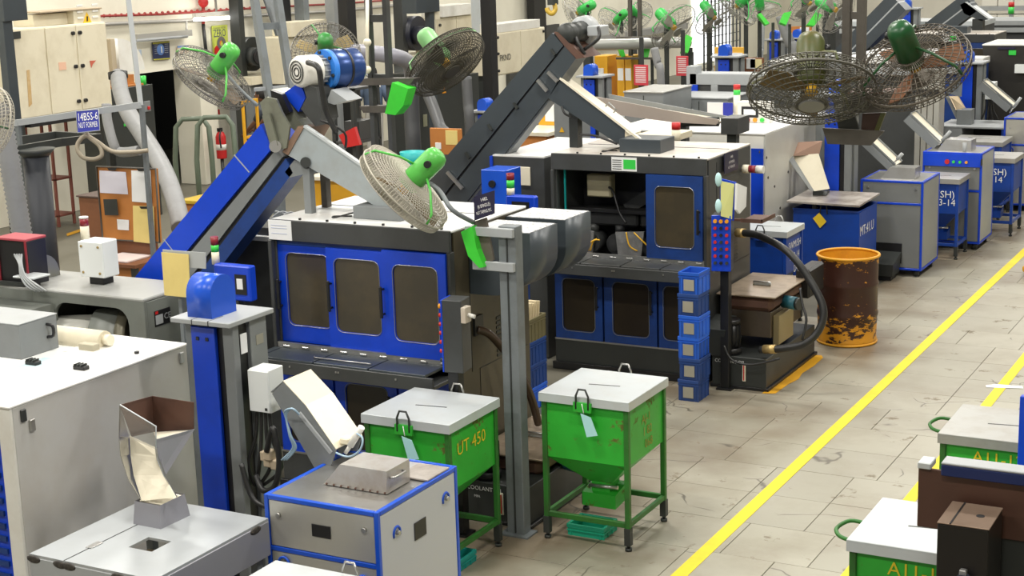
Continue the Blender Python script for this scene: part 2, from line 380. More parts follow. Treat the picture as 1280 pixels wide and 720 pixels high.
# long wall on the left with a dark doorway
DY0,DY1,DZ=AX(177,150,-18).y,AX(238,150,-18).y,AX(200,89,-18).z
wallx('wall_left',-18,[(5,DY0,0,8),(DY1,62,0,8),(DY0,DY1,DZ,8)])
struct(obj('wall_back',B().box(-18,8,54,54.3,0,8),wallb))
struct(obj('wall_right',B().box(7.7,8,-6,62,0,8),wallb))
struct(obj('wall_front',B().box(-40,8,-6.3,-6,0,8),wallb))
struct(obj('ceiling',B().box(-40,8,-6,62,8.4,8.6),mat('pale roof sheet',(.5,.5,.48),.7)))
struct(obj('wall_doorway_recess',B().box(-22,-21.8,18,27,0,4),mat('dark recess',(.018,.018,.02),.6)))
# high bay lamps
fx=None
for i,(x,y,z) in enumerate(LAMPS):
    if fx is None:
        fx=thing('high_bay_lamp','grey ceiling lamp hanging on a rod from the roof sheet','lamp',(x,y,z),group='roof lamps',local=True)
        obj('housing',B().box(-.7,.7,-.26,.26,.0,.1,.02),lgrey,fx); obj('hanger',B().cyl((0,0,.1),(0,0,1.2),.012),steel,fx)
    else: dup(fx,(x,y,z))
    lamp_light(x,y,z)
# floor lines
tag(obj('floor_line',B().box(-3.70,-3.60,7.0,40,0,.0025),yelline),'long yellow line painted on the floor beside the two green hopper bins','floor line')
tag(obj('floor_line',B().box(-2.72,-2.63,7.0,30,0,.0025),yelline),'yellow floor line beside the green bins marked A11-12','floor line')
tag(obj('paint_smear',B().prism([(AZ(p,q).x,AZ(p,q).y) for p,q in ((1232,482),(1245,480.5),(1262,482),(1278,483),(1279,486),(1262,485.5),(1245,485),(1233,484.5))],'z',.0025,.004),paper),'white paint smear across the yellow line beside the bins','paint mark')
b=B(); pts=[(-4.55,12.93),(-4.44,12.97),(-4.43,13.3),(-4.40,13.5),(-4.43,13.7),(-4.41,14.0),(-4.42,14.3),(-4.46,14.38),(-4.54,14.36),(-4.53,14.0),(-4.545,13.7),(-4.53,13.4)]
b.prism(pts,'z',0,.003); tag(obj('tape_strip',b,oraline),'ragged orange yellow tape strip on floor beside coolant tank','floor tape')
# ---------------- nut tapping machines ----------------
def door(t,name,x0,x1,z0,z1,wx0,wx1,wz0,wz1,y,m,gl,hx=None,hz=0,th=.03):
    ox,oy=t.location.x,t.location.y; x0+=ox;x1+=ox;wx0+=ox;wx1+=ox;y+=oy
    if hx is not None: hx+=ox
    b=B(); framed(b,(x0,x1,z0,z1),rrect(wx0,wx1,wz0,wz1,.05),'y',y,y+th)
    d=obj(name,b,m,t)
    obj('window_pane',B().prism(rrect(wx0-.005,wx1+.005,wz0-.005,wz1+.005,.05),'y',y+.010,y+.020),gl,d)
    g=B(); P=[(p[0],y-.002,p[1]) for p in rrect(wx0-.004,wx1+.004,wz0-.004,wz1+.004,.052)]; g.tube(P,.0028,5,closed=True); obj('window_gasket',g,steel if gl is glass else mgrey,d)
    if hx is not None:
        h=B(); h.cyl((hx,y,hz+.09),(hx,y-.035,hz+.09),.008).cyl((hx,y,hz-.09),(hx,y-.035,hz-.09),.008).box(hx-.012,hx+.012,y-.05,y-.032,hz-.115,hz+.115,.005); obj('handle',h,black,d)
    return d
def tapping_machine(ox,oy,label,second):
    t=thing('tapping_machine',label,'machine',(ox,oy,0)); W=1.54;D=1.14
    def bx(name,x0,x1,y0,y1,z0,z1,m,c=.004,par=None):
        return obj(name,B().box(ox+x0,ox+x1,oy+y0,oy+y1,z0,z1,c),m,par or t)
    bx('roof',-W,0,.012,D,2.045,2.06,whitep if not second else mat('dirty white roof',(.6,.57,.52),.38,dirt=.8,dcol=(.3,.2,.13),scale=2.6),.003)
    bx('fascia',-W,0,0,.03,1.91,2.062,dgrey)
    bx('corner_post',-W,-W+.04,.03,.08,1.08,1.91,dgrey); bx('corner_post',-.03,0,.0,.06,1.0,1.91,dgrey)
    bx('corner_post',-W,-W+.03,-.02,.03,1.08,1.91,dgrey)
    bx('side_panel',-.02,0,.06,D,.32,2.045,brownside if not second else dgrey); bx('side_panel',-W,-W+.02,.06,D,.32,2.045,dgrey)
    bx('back_panel',-W+.02,-.02,D-.02,D,.32,2.045,darkm)
    # access panel joints and vent grille on the right side
    s=B(); s.box(ox,ox+.003,oy+.36,oy+.366,.33,1.0).box(ox,ox+.003,oy+.36,oy+1.1,.996,1.002).box(ox,ox+.003,oy+.25,oy+.256,1.0,2.0); obj('panel_joint',s,black,t)
    for k in range(9): bx('vent_slat',0,.006,.62,.78,1.02+k*.035,1.04+k*.035,darkm,0)
    bx('plinth',-W,0,0,D,0,.30,darkm if second else dgrey); bx('plinth_edge',-W,0,-.006,0,.285,.30,steel,0)
    bx('plinth_skid',-W-.02,.02,-.03,0,0,.07,black,.003)
    bx('floor_pan',-W+.02,-.02,.03,D-.02,.98,1.0,darkin)
    # upper doors (two slide behind one another)
    top=1.905; zb=1.14; M=blue if not second else blued
    if not second:
        door(t,'door',-1.50,-1.02,zb,1.89,-1.43,-1.055,1.27,1.81,.045,M,glass,-1.49,1.5)
        door(t,'door',-1.05,-.53,zb,1.88,-.98,-.60,1.265,1.805,.012,M,glass,-1.015,1.53)
        door(t,'door',-.55,-.03,zb,1.90,-.46,-.10,1.255,1.80,-.02,M,glass,-.545,1.53)
        bx('door_rail',-1.5,-.03,.04,.075,1.87,1.91,blued)
    else:
        door(t,'door',-.575,-.03,zb,top,-.485,-.115,1.25,1.80,-.02,M,glass,-.06,1.5)
        # open interior with spindle heads, junction box and cables
        bx('interior_back',-W+.03,-.4,.62,.66,1.0,2.04,darkin)
        j=bx('junction_box',-1.32,-1.07,.30,.40,1.62,1.83,mat('khaki box',(.42,.38,.24),.5),.006); bx('box_lid',-1.31,-1.08,.292,.30,1.63,1.82,mat('khaki lid',(.5,.45,.3),.5),.003,j)
        bx('spindle_housing',-1.42,-.78,.25,.6,1.36,1.50,darkin,.02); bx('spindle_housing',-.76,-.2,.25,.6,1.36,1.50,darkin,.02)
        bx('crossbeam',-1.5,-.1,.2,.3,1.49,1.53,black)
        for k,x in enumerate((-1.25,-.98,-.62,-.35)):
            g=B(); g.cyl((ox+x,oy+.2,1.2),(ox+x,oy+.42,1.2),.10,n=18).cyl((ox+x,oy+.17,1.2),(ox+x,oy+.2,1.2),.06,n=18).cyl((ox+x,oy+.3,1.28),(ox+x,oy+.3,1.37),.05); obj('spindle',g,darkin if k%2 else dgrey,t)
        g=B(); g.hexa([(ox-.92,oy+.12,1.06),(ox-.70,oy+.12,1.06),(ox-.70,oy+.14,1.06),(ox-.92,oy+.14,1.06),(ox-.95,oy+.12,1.33),(ox-.66,oy+.12,1.35),(ox-.66,oy+.14,1.35),(ox-.95,oy+.14,1.33)]); obj('splash_cover',g,mat('clear grey sheet',(.16,.16,.16),.2,dirt=.6,dcol=(.3,.3,.3),scale=14),t)
        g=B(); g.hexa([(ox-1.34,oy+.12,1.06),(ox-1.2,oy+.12,1.06),(ox-1.2,oy+.14,1.06),(ox-1.34,oy+.14,1.06),(ox-1.34,oy+.12,1.35),(ox-1.17,oy+.12,1.32),(ox-1.17,oy+.14,1.32),(ox-1.34,oy+.14,1.35)]); obj('splash_cover',g,MATS['clear grey sheet'],t)
        for P in ([(-1.22,.1,1.14),(-1.19,.08,1.22),(-1.13,.1,1.26)],[(-1.20,.1,1.14),(-1.16,.09,1.24),(-1.1,.1,1.25)],[(-.83,.1,1.34),(-.79,.08,1.22),(-.72,.1,1.17)],[(-.75,.1,1.34),(-.68,.08,1.29),(-.6,.1,1.21)]):
            obj('cable',B().tube([(ox+a,oy+c,d) for a,c,d in P],.007,6,smooth=5),yellow,t)
        g=B().tube([(ox-1.08,oy+.28,1.72),(ox-1.0,oy+.2,1.69),(ox-.92,oy+.15,1.52),(ox-.84,oy+.12,1.42)],.012,6,smooth=5); obj('cable',g,black,t)
        for x0,z0,x1,z1 in ((-1.0,1.48,-.72,1.66),(-.6,1.5,-.72,1.66)): obj('brace',B().bar((ox+x0,oy+.5,z0),(ox+x1,oy+.5,z1),.03,.11),dgrey,t)
        obj('pillar',B().box(ox-.74,ox-.70,oy+.45,oy+.5,1.5,2.04),darkin,t)
        bx('guide_pipe',-1.47,-1.455,.12,.135,1.12,1.91,teal,0)
        l=bx('instruction_label',-.92,-.67,-.004,0,1.925,2.05,paper,0); bx('green_patch',-.80,-.68,-.006,-.004,1.945,2.03,greenl,0,l)
        for k in range(5): bx('print_line',-.91,-.82,-.006,-.004,1.94+k*.02,1.946+k*.02,darkm,0,l)
    if not second:
        l=bx('paper_sheet',-W+.005,-1.33,-.004,0,1.915,2.06,paper,0)
        for z in (1.96,2.0,2.02): bx('print_line',-W+.03,-1.37,-.006,-.004,z,z+.004,mat('pale ink',(.5,.55,.7),.7),0,l)
    # tray with hinged lids
    bx('tray_front',-W,.0,-.30,-.28,.99,1.09,dgrey); bx('tray_floor',-W,0,-.28,.0,1.0,1.03,dgrey)
    e=[-W,-1.47,-1.0,-.53,-.06] if not second else [-W,-1.12,-.72,-.33,.0]
    for k in range(4):
        bx('tray_lid',e[k]+.006,e[k+1]-.006,-.29,-.015,1.085,1.105,slate if not second else dgrey,.003)
    for k in range(9): bx('hinge',-1.46+k*.17,-1.40+k*.17,-.02,.005,1.105,1.125,steel,.004)
    g=B(); g.box(ox-W+.02,ox-.02,oy-.012,oy+.008,1.10,1.145); obj('door_track',g,steel,t)
    if not second:
        p=B(); p.tube([(ox-1.07,oy-.17,1.113),(ox-1.05,oy-.2,1.113),(ox-.56,oy-.20,1.113)],.006,6); obj('rod',p,steel,t)
    for x in (-1.2,-.8,-.78,-.3): bx('bolt',x,x+.012,-.306,-.30,1.05,1.062,steel,0)
    # lower doors
    for k,(x0,x1,wx0,wx1) in enumerate(((-1.53,-1.04,-1.45,-1.12),(-1.02,-.49,-.93,-.57),(-.47,-.01,-.42,-.08))):
        door(t,'lower_door',x0,x1,.30,.985,wx0,wx1,.38,.88,.0,M,glassd,(x1-.045),.72)
    bx('lower_back',-W+.03,-.03,.06,.08,.31,.98,black)
    bx('sump_panel',-W+.02,-.02,.1,D-.03,.3,.97,black)
    # inlet box on the roof
    rb=B(); rb.box(ox-.95,ox-.54,oy+.24,oy+.58,2.06,2.155+(.03 if second else 0),.005); obj('inlet_box',rb,slate if second else mgrey,t)
    for k in range(6): bx('roof_screw',-1.3+k*.24,-1.285+k*.24,.05,.065,2.06,2.075,black,0)
    bx('roof_seam',-W+.05,-.05,.70,.71,2.06,2.063,darkm,0)
    obj('roof_cable',B().tube([(ox-.95,oy+.35,2.1),(ox-1.08,oy+.2,2.068),(ox-1.12,oy+.25,2.066),(ox-1.0,oy+.3,2.066)],.006,5,smooth=4),black,t)
    return t
MA=(-5.49,9.19);MB=(-5.11,13.03)
tapping_machine(*MA,'dark grey tapping machine with three closed bright blue windowed doors',False)
tapping_machine(*MB,'oily dark tapping machine with open front showing spindles and yellow cables',True)
# ---------------- hopper bins ----------------
def hopper_bin(x0,y0,label,body,lid,frame,txt=(),tagged=None,w=.64,z=1.04,gate=True,lidname='lid',crate=None,hdl=((.5,0),(.5,1))):
    t=thing('hopper_bin',label,'bin',(x0+w/2,y0+w/2,0)); x1=x0+w;y1=y0+w
    zb=z*.565
    b=B(); b.box(x0+.015,x1-.015,y0+.015,y1-.015,zb,z-.05); obj('tank',b,body,t)
    c=w*.36
    f=B(); A=[(x0+.02,y0+.02),(x1-.02,y0+.02),(x1-.02,y1-.02),(x0+.02,y1-.02)]; cx,cy=(x0+x1)/2,(y0+y1)/2; q=w*.13
    I=[(cx-q,cy-q),(cx+q,cy-q),(cx+q,cy+q),(cx-q,cy+q)]
    zf=zb-w*.34
    f.add([(a,d,zf) for a,d in I]+[(a,d,zb) for a,d in A],[(3,2,1,0),(4,5,6,7),(0,1,5,4),(1,2,6,5),(2,3,7,6),(3,0,4,7)]); obj('funnel',f,body,t)
    if gate:
        g=B(); g.box(cx-q*.8,cx+q*.8,cy-q,cy+q,zf-.08,zf+.01); g.hexa([(cx-q*1.5,cy-q*1.4,zf-.17),(cx+q*1.5,cy-q*1.4,zf-.17),(cx+q*1.5,cy+q,zf-.15),(cx-q*1.5,cy+q,zf-.15),(cx-q*1.5,cy-q*1.4,zf-.075),(cx+q*1.5,cy-q*1.4,zf-.075),(cx+q*1.5,cy+q,zf-.03),(cx-q*1.5,cy+q,zf-.03)]); o=obj('gate',g,frame if frame is not greend else body,t)
        obj('gate_lever',B().cyl((cx-q,cy-q*1.1,zf-.03),(cx+q*1.6,cy-q*1.1,zf-.02),.013),steel,o)
        obj('gate_knob',B().sphere((cx-q*1.6,cy-q*.4,zf-.14),.022,8,6),redp,o)
    lo=.036
    for a in (0,1):
        for d in (0,1):
            X=x0 if a==0 else x1-lo; Y=y0 if d==0 else y1-lo
            l=obj('leg',B().box(X,X+lo,Y,Y+lo,.04,z-.05,.004),frame,t); obj('leg_sleeve',B().box(X-.004,X+lo+.004,Y-.004,Y+lo+.004,.04,.16),darkm,l); obj('foot',B().cyl((X+lo/2,Y+lo/2,0),(X+lo/2,Y+lo/2,.02),.024).cyl((X+lo/2,Y+lo/2,.02),(X+lo/2,Y+lo/2,.05),.012),darkm,l)
    zr=.16
    for r in ((x0+lo,x1-lo,y0+.004,y0+.03),(x0+lo,x1-lo,y1-.03,y1-.004),(x0+.004,x0+.03,y0+lo,y1-lo),(x1-.03,x1-.004,y0+lo,y1-lo)): obj('rail',B().box(*r,zr,zr+.038,.003),frame,t)
    b=B(); b.box(x0-.012,x1+.012,y0-.012,y1+.012,z-.012,z,.003)
    for r in ((x0-.012,x1+.012,y0-.012,y0-.006),(x0-.012,x1+.012,y1+.006,y1+.012),(x0-.012,x0-.006,y0-.006,y1+.006),(x1+.006,x1+.012,y0-.006,y1+.006)): b.box(*r,z-.062,z-.01)
    L=obj(lidname,b,lid,t); obj('lid_slot',B().bar((cx-.1,cy-.03,z+.0005),(cx+.12,cy+.0,z+.0005),.012,.002),darkm,L)
    for fx_,e in hdl:
        X=x0+w*fx_; Y=(y0-.026) if e==0 else (y1+.026)
        h=B().tube([(X-.045,Y,z-.08),(X-.045,Y,z+.01),(X-.025,Y,z+.055),(X+.025,Y,z+.055),(X+.045,Y,z+.01),(X+.045,Y,z-.08)],.0075,7); obj('handle',h,darkm if e==0 else steel,t)
        obj('handle_clip',B().box(X-.065,X+.065,Y-.004,Y+.012,z-.10,z-.035),body if e==0 else lid,t)
    if tagged:
        X=x0+w*.5; g=B().quadslab([(X-.0,y0-.05,z-.10),(X+.075,y0-.05,z-.12),(X+.12,y0-.045,z-.24),(X+.04,y0-.045,z-.26)],(0,-.003,0)); obj('tag',g,tagged,t)
        obj('tag_string',B().tube([(X,y0-.03,z-.04),(X+.02,y0-.045,z-.10)],.003,5),paper,t)
    for s_,p,xd,yd,h,m in txt: text(s_,(x0+p[0],y0+p[1],p[2]),xd,yd,h,m,t)
    return t
letd=mat('faded yellow lettering',(.3,.27,.02),.6)
ptag=mat('pale blue tag',(.45,.78,.82),.5); ytag=mat('yellow tag',(.85,.6,.03),.5)
RX=(0,1,0);UZ=(0,0,1)
hopper_bin(-4.74,9.05,'green hopper bin with white lid standing alone above a small green crate',green,lidm,greend,[('AJ-1',(.628,.32,.84),RX,UZ,.06,letd),('1 82',(.628,.34,.75),RX,UZ,.06,letd),('068',(.628,.36,.66),RX,UZ,.06,letd)],ptag)
hopper_bin(-5.58,8.17,'green hopper bin lettered UT 450 between stainless sorter and grey post',green,lidm,greend,[('UT 450',(.628,.30,.83),RX,UZ,.085,lety)],ptag,w=.64)
hopper_bin(-2.11,7.30,'green bin with clean white lid beside the dark knob box',green,lidm,greend,[('A11-12',(.34,.012,.91),(1,0,0),UZ,.07,lety)],None,hdl=())
hopper_bin(-2.11,9.18,'green bin with grey stained lid marked A11-12 behind the brown board',green,lidg,greend,[('A11-12',(.34,.012,.91),(1,0,0),UZ,.07,lety)],None,hdl=())
for y in (7.5,9.45):
    tag(obj('bail_handle',B().tube([(-2.12,y-.08,.98),(-2.2,y-.06,.99),(-2.24,y+.02,1.0),(-2.2,y+.12,1.01),(-2.12,y+.14,1.0)],.011,7,smooth=4),greend),'bent green rod handle on the side of the '+('clean white' if y<8 else 'grey stained')+' lidded bin','handle')
# small green crate beneath the free-standing bin
def crate(x0,y0,z0,w,d,h,m,label,cat='crate',group=None,paper_=False,slots=False,rz=0):
    t=thing('plastic_crate',label,cat,(x0+w/2,y0+d/2,z0),group=group)
    th=.012
    b=B(); b.box(x0+th,x1_(x0,w)-th,y0+th,y0+d-th,z0,z0+.012); obj('bottom',b,m,t)
    for nm,r in (('front',(x0,x0+w,y0,y0+th)),('back',(x0,x0+w,y0+d-th,y0+d)),('left',(x0,x0+th,y0+th,y0+d-th)),('right',(x0+w-th,x0+w,y0+th,y0+d-th))): obj('wall_panel',B().box(*r,z0,z0+h-.004),m,t)
    b=B()
    for r in ((x0-.006,x0+w+.006,y0-.006,y0),(x0-.006,x0+w+.006,y0+d,y0+d+.006),(x0-.006,x0,y0,y0+d),(x0+w,x0+w+.006,y0,y0+d)): b.box(*r,z0+h-.03,z0+h,.002).box(*r,z0+h-.05,z0+h-.043)
    obj('rim',b,m,t)
    k=max(2,round(d/.07))
    for i in range(k+1):
        y=y0+d*i/k; obj('rib',B().box(x0+w,x0+w+.005,max(y0,y-.005),min(y0+d,y+.005),z0,z0+h-.05),m,t)
    for x in (x0+.02,x0+w-.03): obj('rib',B().box(x,x+.01,y0-.005,y0,z0,z0+h-.05),m,t)
    if paper_:
        obj('card_holder',B().box(x0+.045,x0+w-.045,y0-.007,y0-.001,z0+.03,z0+h-.065),paper_,t)
    return t
def x1_(x,w): return x+w
crate(-4.62,9.17,0,.27,.21,.085,tealcrate,'small green open crate on floor under the hopper gate')
crate(-5.22,8.3,0,.25,.2,.08,mat('pale teal crate plastic',(.01,.30,.27),.45),'small teal crate on floor under the UT 450 bin')
# tall stack of blue crates
dull=mat('dusty card',(.36,.34,.28),.6)
crw,crd,crh=.185,.245,.193
for i in range(6):
    nm=['lowest','second from bottom','third from bottom','fourth from bottom','fifth from bottom','topmost empty'][i]
    crate(-5.15+(.006 if i%2 else -.004),12.46+(.005 if i%3 else 0),i*crh,crw,crd,crh-.001,(blued2,blued2,bluel,bluel,blued2,bluel)[i],nm+' blue crate in the tall stack before the tapping machine','crate','tall blue crate stack',dull)
# crates by the side of the first machine
for i in range(4):
    m=[bluel,blued2,blued2,mat('khaki crate plastic',(.17,.15,.075),.5)][i]
    crate(-6.44,11.62,i*.205,.25,.32,.204,m,['bottom blue crate of the stack beside brown machine side','second blue crate of the stack beside brown machine side','third blue crate with red card in stack beside machine side','khaki crate of cream packets on top of blue crates'][i],'crate','crates beside the first machine',redp if i==2 else None)
for k in range(5):
    y=11.65+k*.05
    tag(obj('paper_packet',B().quadslab([(-6.42,y,.66),(-6.22,y,.66),(-6.22,y+.04,.93+.01*(k%2)),(-6.42,y+.04,.93)],(0,.02,0)),mat('cream packet',(.62,.52,.33),.7)),'cream paper packet standing in the khaki crate','packet','packets in the khaki crate')
# drum
def drum(cx,cy):
    t=thing('oil_drum','open orange drum with dark brown worn paint','drum',(cx,cy,0)); R=.305;H_=.90
    pr=[(R*.93,0),(R*.95,.01),(R*.95,.05),(R*.93,.06)]
    for z in (.30,.60): pr+=[(R*.96,z-.03),(R*.985,z-.01),(R*.985,z+.01),(R*.96,z+.03)]
    pr+=[(R*.97,H_-.03)]
    obj('shell',B().lathe(pr,(cx,cy,0),n=40),rustdrum,t)
    obj('rim',B().ring((cx,cy,H_-.02),(0,0,1),R*.985,.014,40,8),drumin,t)
    obj('lining',B().lathe([(R*.965,H_-.02),(R*.94,.25),(R*.9,.03),(0,.02)],(cx,cy,0),n=40),drumin,t)
    obj('base_rim',B().ring((cx,cy,.014),(0,0,1),R*.94,.013,40,8),drumin,t)
drum(-4.40,15.02)
# ---------------- scoops on the side of the first machine ----------------
perf=mat('white perforated sheet',(.62,.63,.64),.5,dirt=1,dcol=(.03,.03,.03),scale=45)
for k,(Y,lab) in enumerate(((9.45,'dark grey curved discharge scoop behind the grey fan post'),(10.0,'dark grey curved discharge scoop facing the oily machine'))):
    t=thing('discharge_scoop',lab,'scoop',(-5.25,Y+.2,1.6)); x0,x1=-5.488,-5.0; zt=2.03; d=.42
    pr=[(x0,zt),(x1,zt),(x1,1.83)]
    for i in range(1,9):
        a=math.radians(90*i/8); pr.append((x0+.16+(x1-x0-.16)*math.cos(a),1.83-.26*math.sin(a)))
    pr.append((x0,1.57))
    obj('shell',B().prism(pr,'y',Y,Y+d,True),slate,t)
    obj('top_mesh',B().box(x0+.01,x1-.01,Y+.01,Y+d-.01,zt,zt+.004),perf,t)
# ---------------- fans ----------------
def cdir(x,y,z): return (cr*x-cu*y+cf*z).normalized()
def fan(label,c,ax,R,mm,wm,stem=None,lod=1,group=None,bladem=None,wr=.0032,hub=None,dens=1):
    a=V(ax).normalized(); c=V(c)
    t=thing('wall_fan',label,'fan',c,group=group); b=B()
    ns=int(56*lod*dens); nr=([.97,.86,.74,.62,.5,.38,.26] if dens==1 else [.2+.78*k/12 for k in range(13)]) if lod>=1 else [.95,.7,.45]
    x,y=b.frame(a)
    dep=lambda q,s:(.13+.15*(1-q*q)**.8)*R*s
    seg=int(44*lod) if lod>=1 else 26
    b.ring(c,a,R,wr*2.2,seg,6)
    g=B()
    for s in (1,-1):
        for q in nr: g.ring(c+a*dep(q,s),a,R*q,wr,seg,4)
        for i in range(ns):
            th=2*math.pi*i/ns; d=x*math.cos(th)+y*math.sin(th)
            g.tube([c+d*R]+[c+d*R*q+a*dep(q,s) for q in ((.97,.74,.5,.2) if lod>=1 else (.95,.5,.2))],wr*.8,4,cap=False)
    cg=obj('cage',g,wm,t); obj('rim',b,wm,t)
    obj('badge',B().cyl(c+a*(dep(.2,1)-.004),c+a*(dep(.2,1)+.012),R*.2,n=24),wm if hub is None else hub,t)
    m=B(); rm=.225*R; L=1.0*R
    prof=[(0,-L),(rm*.45,-L+.01*R),(rm*.8,-L+.05*R),(rm*.98,-L+.14*R),(rm,-L+.2*R),(rm,-.14*R),(rm*.85,-.08*R),(rm*.3,-.06*R),(.0,-.06*R)]
    mo=obj('motor',m.lathe(prof,c,a,18),mm,t)
    obj('knob',B().cyl(c-a*L*.72+x*rm*.9,c-a*L*.72+x*rm*1.35,rm*.3,n=12),black,mo)
    obj('hub',B().cyl(c-a*.06*R,c+a*.07*R,.1*R,n=14),yellow,t)
    for k in range(3):
        th=2*math.pi*k/3+.5; d=x*math.cos(th)+y*math.sin(th); e=a.cross(d)
        p=[c+d*.1*R-e*.05*R-a*.03*R,c+d*.55*R-e*.20*R-a*.07*R,c+d*.86*R-e*.16*R-a*.06*R,c+d*.88*R+e*.14*R+a*.06*R,c+d*.5*R+e*.16*R+a*.05*R,c+d*.1*R+e*.05*R+a*.03*R]
        obj('blade',B().quadslab(p,a*.004),bladem or blade,t)
    for k in (0,1,2):
        th=2*math.pi*k/3+1.2; d=x*math.cos(th)+y*math.sin(th)
        obj('arm',B().tube([c-a*.5*R+d*rm*.8,c-a*.42*R+d*.5*R,c-a*.2*R+d*.92*R,c-a*.02*R+d*R],.0095*R/.38,6),mm,t)
    if stem: obj('stem',B().tube([c-a*.35*R+x*0]+[V(p) for p in stem],.016,8,smooth=4),steel if lod<1 else postg,t)
    return t
# near fan above the first machine, with its floor post
t=thing('fan_post','grey square floor post with two arms and lime regulator box','post',(-4.93,9.05,0))
px,py=-4.94,9.06
obj('column',B().box(px-.065,px+.065,py-.05,py+.05,0,2.16,.004),postg,t); obj('column_flange',B().box(px-.005,px+.005,py-.056,py-.05,.02,2.14),darkm,t)
obj('foot_plate',B().box(px-.11,px+.11,py-.09,py+.065,0,.012),postg,t)
obj('arm',B().box(px-.30,px+.06,py-.085,py-.05,2.09,2.15,.003),lgrey,t); obj('arm',B().box(px-.25,px+.06,py-.085,py-.05,1.86,1.92,.003),lgrey,t)
obj('bracket_plate',B().quadslab([AY(592,277,9.0),AY(607,272,9.0),AY(617,325,9.0),AY(603,333,9.0),AY(596,310,9.0)],(0,.02,0)),mat('brown grey plate',(.13,.11,.09),.5,dirt=.5,dcol=(.06,.05,.04)),t)
obj('regulator_box',B().quadslab([AY(576,290,8.94),AY(590,283,8.94),AY(596,312,8.94),AY(605,334,8.94),AY(599,335,8.94),AY(585,320,8.94)],(0,.12,0)),limeg,t)
t=thing('machine_sign','dark sign reading 1482 8 SPINDLE NUT TAPPING M/C on fan post','sign',AY(605,258,8.97))
A_,B_,C_,D_=AY(592,246,8.97),AY(618,238,8.97),AY(618,267,8.97),AY(593,276,8.97); obj('plate',B().quadslab([A_,B_,C_,D_],(0,.006,0)),signb,t)
xd=(B_-A_); 
for i,s_ in enumerate(('1482','(8 SPINDLE)','NUT TAPPING M/C')): text(s_,(A_+B_)/2*(1-(.24+.26*i))+(C_+D_)/2*(.24+.26*i),xd,(0,0,1),.022,letw,t,d=.004,w=(.05,.10,.12)[i])
c1=AD(505,236,10.6)
fan('bright green fan with pale dusty cage above the blue doored machine',c1,cdir(-.70,.66,.27),.36,fangreen,wirel,[AD(548,237,10.5),AD(565,262,10.4),AY(592,278,9.0)],dens=1.7)
# tower between the machines
t=thing('fan_tower','dark steel ladder post carrying two fans behind the blue conveyor','post',(-7.4,11.2,0))
Yt=11.2
def pole(p,q,Y,w=.07,m=brownst,nm='pole',t=None): return obj(nm,B().bar(AY(*p,Y),AY(*q,Y),w,w),m,t)
X1,X2=AY(463,60,Yt).x,AY(485,60,Yt).x
for X_,z0 in ((X1,0),(X2,0)): obj('pole',B().box(X_-.02,X_+.02,Yt-.03,Yt+.03,z0,4.6),dgrey,t)
for pz in (AY(474,23,Yt).z,AY(474,97,Yt).z): obj('crossbar',B().box(X1,X2,Yt-.02,Yt+.02,pz-.03,pz+.03),dgrey,t)
obj('bracket_beam',B().quadslab([AY(440,98,Yt-.06),AY(518,98,Yt-.06),AY(512,106,Yt-.06),AY(446,107,Yt-.06)],(0,.1,0)),brownst,t)
obj('bracket_beam',B().quadslab([AY(449,133,Yt-.06),AY(487,132,Yt-.06),AY(480,141,Yt-.06),AY(454,141,Yt-.06)],(0,.1,0)),brownst,t)
obj('regulator_box',B().quadslab([AY(490,103,Yt-.15),AY(510,111,Yt-.15),AY(504,132,Yt-.15),AY(494,144,Yt-.15),AY(481,142,Yt-.15)],(0,.13,0)),limeg,t)
obj('insulator',B().sphere(AY(459,53,Yt-.1),.035).sphere(AY(459,87,Yt-.1),.035).cyl(AY(459,0,Yt-.1),AY(459,90,Yt-.1),.015),ivory,t)
fan('grey domed fan with dark greasy cage and pale green motor',AD(557,78,13.4),cdir(.55,.77,-.32),.37,mat('pale green enamel',(.25,.55,.22),.4,dirt=.4,dcol=(.12,.25,.1)),wired,[AD(522,92,13.5),AY(511,103,Yt)],bladem=wired,dens=1.7)
fan('green fan with open wire cage behind the white motor',AD(407,68,16.2),cdir(-.1,.35,.93),.36,mat('green motor enamel',(.03,.24,.04),.4,dirt=.5,dcol=(.2,.2,.15),scale=7),wire,[AD(445,85,15.9),AD(470,100,14.6)],bladem=mat('straw blade',(.4,.3,.12),.5))
fan('bright green fan before the dark doorway with brown blades',AD(265,97,13.4),cdir(-.60,.70,.38),.36,fangreen,wire,[AD(300,112,13.4),AD(322,132,13.4)],bladem=mat('dusty brown blade',(.2,.15,.1),.6))
# leaning frame by that fan
t=thing('leaning_frame','grey leaning steel ladder frame behind the white motor','frame',AD(335,400,13.9)*V((1,1,0)) if False else V((AD(340,110,13.9).x,AD(340,110,13.9).y,0)))
for a,b_ in (((317,-8),(337,122)),((346,-8),(364,112))): obj('rail',B().bar(AD(*a,13.9),AD(*b_,13.9),.055,.09),postg,t)
obj('backing_plate',B().bar(AD(334,-8,14.05),AD(352,44,14.05),.14,.02),postg,t)
obj('rung',B().bar(AD(327,33,13.9),AD(354,32,13.9),.03,.06),postg,t); obj('rung',B().bar(AD(318,112,13.9),AD(362,108,13.9),.05,.03),lgrey,t)
obj('foot_post',B().box(t.location.x-.04,t.location.x+.04,t.location.y-.04,t.location.y+.04,0,AD(340,112,13.9).z),postg,t)
# partly seen fan at the control cabinet
fan('pale wire fan beside the cream control cabinet',AD(-14,152,11.5),cdir(.6,.1,.8),.26,fandark,wirel,None,bladem=mat('grey blade',(.3,.3,.3),.5))
